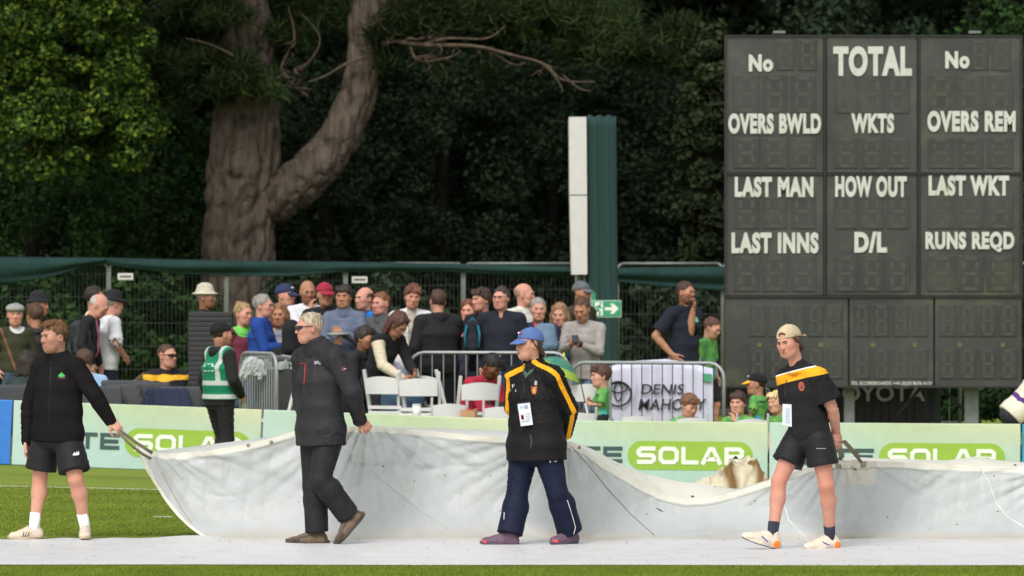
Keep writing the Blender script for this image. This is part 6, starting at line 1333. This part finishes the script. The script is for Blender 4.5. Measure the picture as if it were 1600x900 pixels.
sh_ = link('sheet', npmesh('sheet', allv-np.array([0, 43, 0]), fc, [CM, CG], True, at_), pe); mi_ = np.zeros(len(fc), np.int32); n0 = (m-1)*(n-1); mi_[n0:n0+(nb-1)*(len(xg)-1)] = 1; sh_.data.polygons.foreach_set('material_index', mi_)
bvc = BVHTree.FromPolygons([tuple(p) for p in allv], [tuple(int(i) for i in q) for q in fc])
def onsheet(px, py, off=.003):
    d = Vector(((px-800)/FPX, 1, (450-py)/FPX)).normalized(); h = bvc.ray_cast(Vector((0, 0, CAMZ)), d)
    if h[0] is None: return None, None
    nn = h[1] if h[1].dot(d) < 0 else -h[1]; return h[0]+nn*off, nn
def sheetline(pts, r, col, name='seam', lab=None, k=8, off=.001):
    q = [onsheet(x, y, off)[0] for x, y in dense(pts, k)]; q = [a-Vector((0, 43, 0)) for a in q if a is not None]; mb = MB(); mb.tube(q, r, 5); o = mb.build(name, plain(col, rough=.6, var=.1), pe)
    if lab: o['label'] = lab
SM = rgb(186, 188, 186); SD = rgb(120, 122, 122)
sheetline([(520, 676), (545, 705), (580, 735), (615, 765), (660, 800), (700, 826)], .004, SM)
sheetline([(893, 698), (915, 722), (948, 762), (985, 803), (1022, 836)], .0035, SD)
sheetline([(1000, 832), (1040, 842), (1110, 846)], .003, SM)
sheetline([(1530, 730), (1545, 752), (1556, 785), (1574, 808), (1600, 824), (1620, 832)], .006, rgb(212, 214, 212))
sheetline([(1226, 790), (1232, 812), (1250, 832), (1266, 848)], .005, rgb(216, 218, 218))
sheetline([(252, 738), (264, 760), (283, 795), (300, 818)], .003, rgb(170, 140, 90), 'stain')
EY = plain(rgb(70, 66, 58), metal=.5, rough=.5)
for x, y in ((388, 696), (424, 691), (1082, 776), (1336, 733), (234, 696), (905, 699), (1586, 727)):
    c, nn = onsheet(x, y, .002)
    if c is None: continue
    c -= Vector((0, 43, 0)); mb = MB(); M = nn.to_track_quat('Z', 'Y').to_matrix(); mb.tube([c+M @ Vector((.010*math.cos(6.2832*k/12), .010*math.sin(6.2832*k/12), 0)) for k in range(13)], .0035, 6, False); mb.build('eyelet', EY, pe)
rg = np.random.RandomState(3)
for k in range(26):          # flecks of mud and leaf
    x, y = rg.uniform(300, 1590), rg.uniform(715, 840); c, nn = onsheet(x, y, .002)
    if c is None: continue
    c -= Vector((0, 43, 0)); mb = MB(); s_ = rg.uniform(.004, .009); mb.ell(c, (s_, .003, s_*rg.uniform(.4, 1))); mb.build('mud_fleck', plain([rgb(120, 112, 90), rgb(80, 76, 66), rgb(140, 130, 90)][k % 3]), pe)
for x, y, w_ in ((1031, 797, .035), (598, 728, .012), (880, 830, .01)):
    c, nn = onsheet(x, y, .002); c -= Vector((0, 43, 0)); mb = MB(); mb.ell(c, (w_, .004, .006), M=Matrix.Rotation(R(30), 3, 'Y')); mb.build('mud_fleck', plain(rgb(96, 94, 86)), pe)
# webbing straps
OL = mat('webbing', rgb(120, 114, 92), rough=.85, var=.2, scale=60, bump=.6, bscale=200)
def strap(pts, w_, name='strap'):
    vs = []; P_ = [Vector(p)-Vector((0, 43, 0)) for p in pts]
    mb = MB(); mb.tube(P_, w_, 8, True, .16, (0, 1, 0)); return mb.build(name, OL, pe)
hl = Vector(J1['wrl'])+Vector((.045, -.02, -.055))
strap([hl+Vector((-.03, -.01, .0)), hl, at(200, 682, 44.62), at(212, 691, 44.68), at(226, 700, 44.70), at(238, 708, 44.75)], .013)
strap([hl+Vector((-.03, .01, -.01)), hl+Vector((0, .0, -.015)), at(199, 690, 44.55), at(210, 700, 44.6), at(222, 709, 44.65), at(236, 717, 44.72)], .012)
v = [at(222, 696, 44.86), at(246, 705, 44.88), at(250, 716, 44.93), at(238, 722, 44.93)]
h4 = Vector(J4['wrl'])+Vector((.02, -.03, -.07)); yt = float(np.interp(1340, pxT, YTP))-.03
def ptop(px, py): return at(px, py, yt)
strap([ptop(1311, 725), ptop(1314, 712), h4+Vector((-.0, .0, 0)), h4+Vector((.03, 0, .01)), ptop(1334, 706), ptop(1346, 723)], .019)
for a, b in ((1306, 1320), (1338, 1353)):
    c, nn = onsheet((a+b)/2, 726, .004)
    if c is not None: mb = MB(); mb.box(c-Vector((0, 43, 0)), ((b-a)/FPX*45, .006, .05), bev=.002); mb.build('strap_patch', OL, pe)

# grass clippings and scuffs tracked on to the flat part of the sheet
rg = np.random.RandomState(8); cv = []; cf = []
for k in range(420):
    x = rg.uniform(-4.4, 4.4); y = rg.uniform(40.8, 44.5) if k % 3 else rg.uniform(43.4, 44.6); a = rg.uniform(0, 6.28); l_ = rg.uniform(.006, .03); w_ = rg.uniform(.0015, .004); d = V(math.cos(a), math.sin(a), 0); nrm_ = V(-d[1], d[0], 0); z = .022; b = len(cv)
    cv += [V(x, y, z)-d*l_-nrm_*w_, V(x, y, z)-d*l_+nrm_*w_, V(x, y, z+.004)+d*l_+nrm_*w_, V(x, y, z+.004)+d*l_-nrm_*w_]; cf.append((b, b+1, b+2, b+3))
o = link('grass_clippings', npmesh('grass_clippings', np.array(cv)-np.array([0, 43, 0]), np.array(cf), plain(rgb(120, 122, 92), rough=.9, var=.4, scale=3), False), pe); o['kind'] = 'stuff'
# ------------------------------------------------------------------ trees
rgT = np.random.RandomState(21)
def leafset(centres, radii, per, size, seed, needle=False, flat=1.0, shell=.55):
    """many small leaves scattered through clumps: returns verts, faces"""
    rg = np.random.RandomState(seed); C_ = np.repeat(centres, per, 0); Rr = np.repeat(radii, per, 0); n = len(C_); d = rg.randn(n, 3); d /= np.linalg.norm(d, axis=1)[:, None]
    r = rg.uniform(shell, 1, n)**.6; p = C_+d*Rr*r[:, None]*np.array([1, 1, flat]); nrm = d*.6+rg.randn(n, 3)*.55+np.array([0, 0, .5]); nrm /= np.linalg.norm(nrm, axis=1)[:, None]
    a = np.cross(nrm, rg.randn(n, 3)); a /= np.linalg.norm(a, axis=1)[:, None]; b = np.cross(nrm, a); s = size*rg.uniform(.6, 1.4, n)[:, None]
    if needle: a = d*.5+rg.randn(n, 3)*.7+np.array([0, 0, .5]); a /= np.linalg.norm(a, axis=1)[:, None]; b = np.cross(a, rg.randn(n, 3)); b /= np.linalg.norm(b, axis=1)[:, None]; v = np.stack([p-b*s*.055, p+a*s-b*s*.02, p+a*s+b*s*.02, p+b*s*.055], 1)
    else: v = np.stack([p-a*s*.5, p-b*s*.34+nrm*s*.08, p+a*s*.5, p+b*s*.34+nrm*s*.08], 1)
    return v.reshape(-1, 3), np.arange(4*n).reshape(-1, 4)
def clumps(c, r, n, cr, seed, lo=.35):
    rg = np.random.RandomState(seed); d = rg.randn(n, 3); d /= np.linalg.norm(d, axis=1)[:, None]; rr = rg.uniform(lo, 1, n)**.5
    P_ = np.asarray(c)+d*np.asarray(r)*rr[:, None]; s = cr*rg.uniform(.55, 1.35, n); return P_, np.stack([s, s, s*.75], 1)
def LM(name, cols, trans=.25, spec=.25, rough=.5): return mat(name, cols[0], rough=rough, var=.6, scale=1.1, island=cols, trans=trans, spec=spec)
L_OAK = LM('oak_leaf', [rgb(28, 46, 20), rgb(38, 58, 23), rgb(50, 74, 26), rgb(70, 96, 30), rgb(108, 118, 42)], .12, .1, .7)
L_DARK = LM('dark_leaf', [rgb(38, 50, 36), rgb(46, 60, 42), rgb(54, 70, 48), rgb(42, 54, 40)], .15, .12, .7)
L_MID = LM('mid_leaf', [rgb(32, 52, 28), rgb(45, 70, 35), rgb(58, 88, 40), rgb(38, 58, 30)], .18, .15, .7)
L_PINE = LM('pine_needle', [rgb(25, 39, 23), rgb(37, 53, 30), rgb(48, 67, 34), rgb(71, 74, 34)], .1, .12, .8)
L_CYP = LM('cypress_leaf', [rgb(28, 37, 23), rgb(39, 48, 30), rgb(51, 57, 34), rgb(34, 44, 28)], .1, .1, .8)
def bark(name, c, s=9, b=1.0): return mat(name, c, rough=.95, var=.45, scale=s, stretch=(1.4, 1.4, .22), bump=b, bscale=14, bdist=.07, bump2=.8, b2scale=40, spec=.15, dirt=(rgb(30, 26, 23), 1.2), dscale=5)
BARK = bark('pine_bark', rgb(98, 87, 78)); BK2 = bark('dark_bark', rgb(45, 40, 36), 12)
def limb(pts, rs, seed=0, rough_=.06, n=22, sub=7, disp=.05):
    """tapering branch with a plated, uneven surface"""
    P_ = np.array(pts, float); k = len(P_); t = np.linspace(0, k-1, (k-1)*sub+1); i = np.clip(t.astype(int), 0, k-2); u = t-i
    def cr(A): a = A[np.clip(i-1, 0, k-1)]; b = A[i]; c = A[i+1]; d = A[np.clip(i+2, 0, k-1)]; uu = u[:, None] if A.ndim > 1 else u; return .5*(2*b+(c-a)*uu+(2*a-5*b+4*c-d)*uu**2+(3*b-a-3*c+d)*uu**3)
    Q = cr(P_); rr = cr(np.array(rs, float)); v = []; last = None
    for j in range(len(Q)):
        d = Q[min(j+1, len(Q)-1)]-Q[max(j-1, 0)]; d = unit(d); a = V(0, -1, 0) if last is None else last; a = unit(a-d*np.dot(a, d)); last = a; b = np.cross(d, a)
        for q in range(n): th = 2*math.pi*q/n; v.append(Q[j]+(a*math.cos(th)+b*math.sin(th))*rr[j])
    v = np.array(v); cen = np.repeat(Q, n, 0); o = v-cen; L_ = np.linalg.norm(o, axis=1)[:, None]; h = np.minimum(1, np.abs(vnoise(v, (13, 13, 3.4), seed))*2.2)*.7+np.minimum(1, np.abs(vnoise(v, (30, 30, 8), seed+1))*2)*.4-.6+.5*vnoise(v, 3, seed+4)
    v = cen+o*(1+(h[:, None])*disp/np.maximum(L_, .03)*np.minimum(1, L_/.15)); m_ = len(Q); f = [(j*n+q, j*n+(q+1) % n, (j+1)*n+(q+1) % n, (j+1)*n+q) for j in range(m_-1) for q in range(n)]
    return v, np.array(f)
def join(parts):
    vs = []; fs = []; n = 0
    for v, f in parts: vs.append(v); fs.append(f+n); n += len(v)
    return np.concatenate(vs), np.concatenate(fs)
def tree(base, label, name='tree', group=None): return empty(name, tuple(base), label, 'tree', group)
def part(e, name, vf, m, smooth=True):
    v, f = vf; o = link(name, npmesh(name, v-np.array(e.location), f, m, smooth), e); return o
def w3(px, py, Y): return np.array(at(px, py, Y))
# -- great pine with its curved limb
YP = 80.0; gz_ = float(ground(-3.8, YP)); e = tree((w3(378, 450, YP)[0], YP, gz_), 'massive old pine with furrowed trunk and a thick limb curving up to the right', 'pine_tree')
b0 = w3(378, 450, YP); part(e, 'trunk', limb([(w3(366, 0, YP)[0], YP, gz_-.3), w3(368, 600, YP), w3(374, 430, YP), w3(381, 300, YP), w3(388, 170, YP), w3(384, 60, YP), w3(376, -80, YP), w3(384, -400, YP), w3(380, -800, YP)],
    [.63, .56, .50, .465, .43, .34, .28, .24, .15], 3, n=96, sub=34, disp=.13), BARK)
part(e, 'limb', limb([w3(405, 330, YP), w3(432, 312, YP-.1), w3(478, 275, YP-.2), w3(525, 225, YP-.2), w3(556, 160, YP-.2), w3(570, 95, YP-.2), w3(572, 40, YP-.2), w3(592, -5, YP-.2), w3(640, -60, YP-.1), w3(690, -300, YP)],
    [.24, .28, .31, .28, .255, .235, .215, .22, .2, .12], 5, n=72, sub=40, disp=.065), BARK)
DB = bark('dead_branch_bark', rgb(92, 80, 68), 20, .5)
def twig(pts, r0, Y): 
    r0 *= .62; q = [w3(x, y, Y+dy) for x, y, dy in pts]; return limb(q, list(np.linspace(r0, .009, len(q))), int(pts[0][0]), n=9, sub=5, disp=.012)
br = [twig(p, r, YP-.5) for p, r in (([(590, 60, 0), (660, 70, -.3), (740, 72, -.4), (800, 86, -.5), (850, 100, -.5), (880, 125, -.5), (930, 128, -.5)], .055), ([(850, 100, -.5), (868, 120, -.5), (880, 142, -.5)], .03), ([(880, 118, -.5), (905, 138, -.5), (922, 142, -.5)], .025),
    ([(570, 90, -.1), (540, 100, -.2), (510, 118, -.3), (482, 128, -.3)], .045), ([(480, 150, 0), (440, 110, -.2), (460, 60, -.2), (450, 10, -.2)], .04), ([(450, 115, 0), (480, 100, 0), (500, 60, 0), (470, 20, 0)], .03), ([(400, 130, .2), (440, 118, 0), (480, 98, -.2)], .03),
    ([(660, 70, -.3), (700, 60, -.4), (760, 60, -.4), (790, 40, -.4)], .035), ([(640, 70, -.2), (655, 95, -.3), (700, 90, -.4), (720, 80, -.4)], .03), ([(760, 75, -.4), (800, 100, -.4), (822, 98, -.4)], .025), ([(370, 90, -.4), (330, 70, -.5), (290, 60, -.5)], .04))]
for q in br: part(e, 'dead_branch', q, DB)
rgb_ = np.random.RandomState(44); tw = []
for (pts) in ([(600, 62), (660, 70), (740, 72), (800, 86), (850, 100), (880, 125)], [(480, 150), (440, 110), (460, 60)], [(590, 30), (640, 60), (700, 58)], [(400, 130), (440, 118), (480, 98)], [(640, 90), (700, 90)]):
    for k in range(16):
        u = rgb_.uniform(0, len(pts)-1.01); i = int(u); a = np.array(pts[i])+(np.array(pts[i+1])-np.array(pts[i]))*(u-i); d = rgb_.uniform(-2.6, .6); l_ = rgb_.uniform(14, 42); q_ = [w3(*a, YP-.8)]
        for s_ in range(3): d += rgb_.uniform(-.6, .6); a = a+l_/3*np.array([math.cos(d)*(1 if rgb_.rand() > .2 else -1), -math.sin(d)*.7]); q_.append(w3(*a, YP-.8+rgb_.uniform(-.2, .2)))
        tw.append(limb(q_, [.012, .010, .007, .004], k, n=5, sub=2, disp=.004))
o = part(e, 'twig_sprays', join(tw), DB); o['kind'] = 'stuff'
pc = []; pr = []
rg = np.random.RandomState(5)
def pine_clump(px, py, w_, h_, n_, Y, cr=.20):
    for k in range(n_): a = w3(px+rg.uniform(-w_, w_), py+rg.uniform(-h_, h_), Y+rg.uniform(-.6, .6)); s = cr*rg.uniform(.6, 1.3); pc.append(a); pr.append((s, s, s*.8))
for a in ((300, 60, 90, 55, 46, YP-.3), (250, 120, 60, 35, 26, YP-.4), (385, 125, 50, 22, 20, YP-.8), (440, 40, 60, 45, 26, YP+.3), (520, 10, 60, 30, 20, YP+.4), (310, 10, 50, 30, 20, YP-.6), (640, 20, 70, 35, 26, YP-.2), (760, 15, 90, 35, 36, YP-.3), (860, 10, 90, 40, 40, YP-.3),
    (930, 45, 60, 40, 40, YP-.5), (985, 70, 50, 30, 26, YP-.6), (1060, 70, 40, 35, 18, YP-.4), (610, 90, 20, 12, 5, YP-.3), (700, 110, 70, 20, 3, YP-.3)): pine_clump(*a)
pc = np.array(pc); pr = np.array(pr); part(e, 'crown', leafset(pc, pr, 150, .15, 5, True, shell=0), L_PINE, False)
up, ur = clumps((b0[0]+1, YP, 9.5), (6.5, 3.5, 2.6), 160, .75, 8); part(e, 'upper_crown', leafset(up, ur, 90, .26, 9, True, shell=.0), L_PINE, False)
# -- broadleaf with yellow-green crown at left
e = tree((w3(60, 450, 77)[0], 77.5, .3), 'bright yellow-green oak crown hanging in at the upper left', 'oak_tree')
cc = []; cr_ = []
for (px, py, wx, wy, n_) in ((60, 60, 110, 60, 54), (180, 70, 55, 60, 36), (190, 150, 50, 45, 26), (110, 160, 100, 50, 32), (20, 150, 60, 60, 18), (215, 195, 28, 22, 12), (80, 10, 130, 40, 40), (60, 235, 110, 35, 14), (170, 235, 60, 25, 8)):
    for k in range(n_):
        th = rg.uniform(0, 6.28); r_ = rg.uniform(0, 1)**.5; a = w3(px+wx*r_*math.cos(th), py+wy*r_*math.sin(th), 76.6+rg.uniform(-.9, 1.0)); s = rg.uniform(.10, .26); cc.append(a); cr_.append((s*1.2, s, s*.8))
part(e, 'crown', leafset(np.array(cc), np.array(cr_), 130, .085, 14), L_OAK, False)
up, ur = clumps((w3(60, 450, 77)[0]-.5, 77.5, 8.6), (3.4, 2.2, 2.2), 120, .6, 18); part(e, 'upper_crown', leafset(up, ur, 90, .14, 19), L_OAK, False)
part(e, 'trunk', limb([(w3(-70, 0, 77)[0], 77.8, .2), (w3(-68, 0, 77)[0], 77.8, 2.5), (w3(-30, 0, 77)[0], 77.6, 4.5), (w3(20, 0, 77)[0], 77.5, 8)], [.24, .2, .17, .1], 7, n=20), BK2)
part(e, 'limb', limb([w3(50, 160, 77.4), w3(44, 145, 76.9), w3(60, 150, 76.5), w3(88, 142, 76.4), w3(115, 165, 76.4)], [.07, .05, .045, .035, .015], 9, n=10), BK2)
# -- trees of the dark wood behind
def bush(px, Y, pybase, pytop, wpx, label, m, seed, nc, cr=.5, leaf=.12, per=90, name='tree', group='trees of the dark wood behind the ground', depth=1.6, trunk=True, lo=.35):
    x = w3(px, 0, Y)[0]; s_ = FPX/Y; zt_ = CAMZ+(450-pytop)/s_; zb = max(.2, CAMZ+(450-pybase)/s_); e = tree((x, Y, float(ground(x, Y))), label, name, group)
    c_, r_ = clumps((x, Y, (zt_+zb)/2), (wpx/s_/2, depth, (zt_-zb)/2), nc, cr, seed, lo); part(e, 'crown', leafset(c_, r_, per, leaf, seed+1), m, False)
    if trunk: part(e, 'trunk', limb([(x, Y, .1), (x+.1, Y, zb), (x-.1, Y, (zt_+zb)/2), (x, Y, zt_*.9)], [.2, .17, .12, .06], seed, n=14), BK2)
    return e
bush(60, 80, 640, 190, 330, 'dark broadleaf undergrowth tree below the bright oak at left', L_MID, 41, 170, .32, .085, 140)
bush(250, 82, 640, 130, 260, 'mid green leafy tree between the oak and the great pine', L_MID, 43, 170, .32, .085, 140)
bush(520, 84, 640, 100, 280, 'dark leafy tree seen behind the curved pine limb', L_DARK, 45, 170, .36, .085, 150)
bush(700, 85, 640, 60, 300, 'dark leafy tree between the pine limb and the sight screen', L_DARK, 47, 170, .38, .085, 150)
bush(870, 86, 640, 40, 300, 'dark leafy tree behind the white sight screen boards', L_DARK, 49, 170, .38, .085, 150)
bush(1040, 86, 640, 30, 280, 'darkest tree between the sight screen and the scoreboard', L_DARK, 51, 150, .38, .085, 150)
bush(1300, 84, 640, -40, 420, 'dark tree rising behind the scoreboard', L_DARK, 53, 160, .45, .12)
bush(1560, 84, 640, -40, 300, 'dark tree behind the right end of the scoreboard', L_MID, 55, 120, .45, .12)
bush(1490, 69.5, 660, 596, 90, 'dark brambles under the scoreboard beside its right post', L_MID, 66, 22, .18, .07, 90, 'shrub', 'brambles under the scoreboard', .4, False)
bush(1575, 69.5, 660, 600, 80, 'dark brambles under the right corner of the scoreboard', L_MID, 67, 20, .18, .07, 90, 'shrub', 'brambles under the scoreboard', .4, False)
bush(1125, 77.5, 460, 40, 130, 'olive green conifer drooping beside the left edge of the scoreboard', L_CYP, 57, 110, .2, .10, 150, 'conifer', None, .7, lo=.2)
bush(1095, 77.6, 345, 300, 90, 'low drooping conifer spray left of the scoreboard', L_CYP, 58, 18, .18, .10, 150, 'conifer', None, .4, trunk=False)
for px, sd, lb in ((250, 61, 'leafy shrub showing through the fence behind the man in white'), (40, 62, 'leafy shrub showing through the fence at far left'), (470, 63, 'low shrub behind the fence by the pine trunk'), (620, 64, 'low dark shrub behind the fence left of the man in the white jumper'), (1050, 65, 'low dark shrub behind the fence near the man on the phone')):
    bush(px, 75.8, 660, 425, 210, lb, L_MID if px < 300 else L_DARK, sd, 60, .22, .10, 90, 'shrub', 'shrubs behind the mesh fence', .8, False)
for i, px in enumerate((-380, -40, 330, 640, 930, 1240, 1560, 1900)):
    bush(px, 93+2*(i % 3), 560, -520, 520, ['tall dark tree deep in the wood at the far left', 'tall dark tree deep in the wood behind the oak', 'tall dark tree deep in the wood behind the great pine', 'tall dark tree deep in the wood behind the curved limb', 'tall dark tree deep in the wood above the sight screen', 'tall dark tree deep in the wood behind the scoreboard headings', 'tall dark tree deep in the wood at the right edge', 'tall dark tree deep in the wood beyond the right edge'][i], L_DARK, 70+i, 170, .9, .22, 80, depth=3)
# unseen leaf layer added overhead to shade the wood, and the undergrowth mass closing it behind
up, ur = clumps((0, 88, 11.5), (15, 9, 2.6), 520, 1.1, 91, .1); v, f = leafset(up, ur, 70, .34, 92); props(link('shade_canopy', npmesh('shade_canopy', v, f, L_DARK, False)), 'unseen leaf layer added above the frame to keep the wood dark', 'foliage', kind='stuff')
up, ur = clumps((0, 101, 3.5), (17, 2.5, 4.5), 620, .9, 93, .1); v, f = leafset(up, ur, 80, .26, 94)
props(link('undergrowth', npmesh('undergrowth', v, f, L_DARK, False)), 'dense dark undergrowth closing the back of the wood', 'foliage', kind='stuff')
xs = np.linspace(-40, 40, 81); zs = np.linspace(0, 1, 13); v = np.array([(x, 104+14*z+1.2*math.sin(x*.7+z*5), -.3+11*z**.8+.6*math.sin(x*1.3+z*9)) for z in zs for x in xs]); f = np.array([(j*81+i, j*81+i+1, (j+1)*81+i+1, (j+1)*81+i) for j in range(12) for i in range(80)])
props(link('dark_backing', npmesh('dark_backing', v, f, mat('dark_backing_leaf', rgb(34, 36, 22), rough=1, var=.5, scale=3, bump=1, bscale=8, bdist=.2), True)), kind='structure')  # opaque dark backing added so the gaps between the trees stay dark
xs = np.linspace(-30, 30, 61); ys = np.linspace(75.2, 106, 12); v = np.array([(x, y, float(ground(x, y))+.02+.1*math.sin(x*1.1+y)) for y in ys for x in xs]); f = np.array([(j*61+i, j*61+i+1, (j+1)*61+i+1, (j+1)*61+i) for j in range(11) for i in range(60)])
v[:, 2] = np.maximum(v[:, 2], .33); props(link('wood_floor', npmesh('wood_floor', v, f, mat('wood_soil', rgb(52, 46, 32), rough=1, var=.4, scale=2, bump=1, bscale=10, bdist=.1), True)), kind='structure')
c = np.array(at(222, 590, 62.8)); lg = link('log', npmesh('log', *[a if i else a-c for i, a in enumerate(limb([c+V(-.12, .1, -.12), c+V(0, 0, 0), c+V(.12, 0, .05)], [.05, .055, .04], 4, n=18))], bark('log_bark', rgb(130, 112, 84))), None, tuple(c)); props(lg, 'short pale log leaning behind the dark chairs at left', 'log')
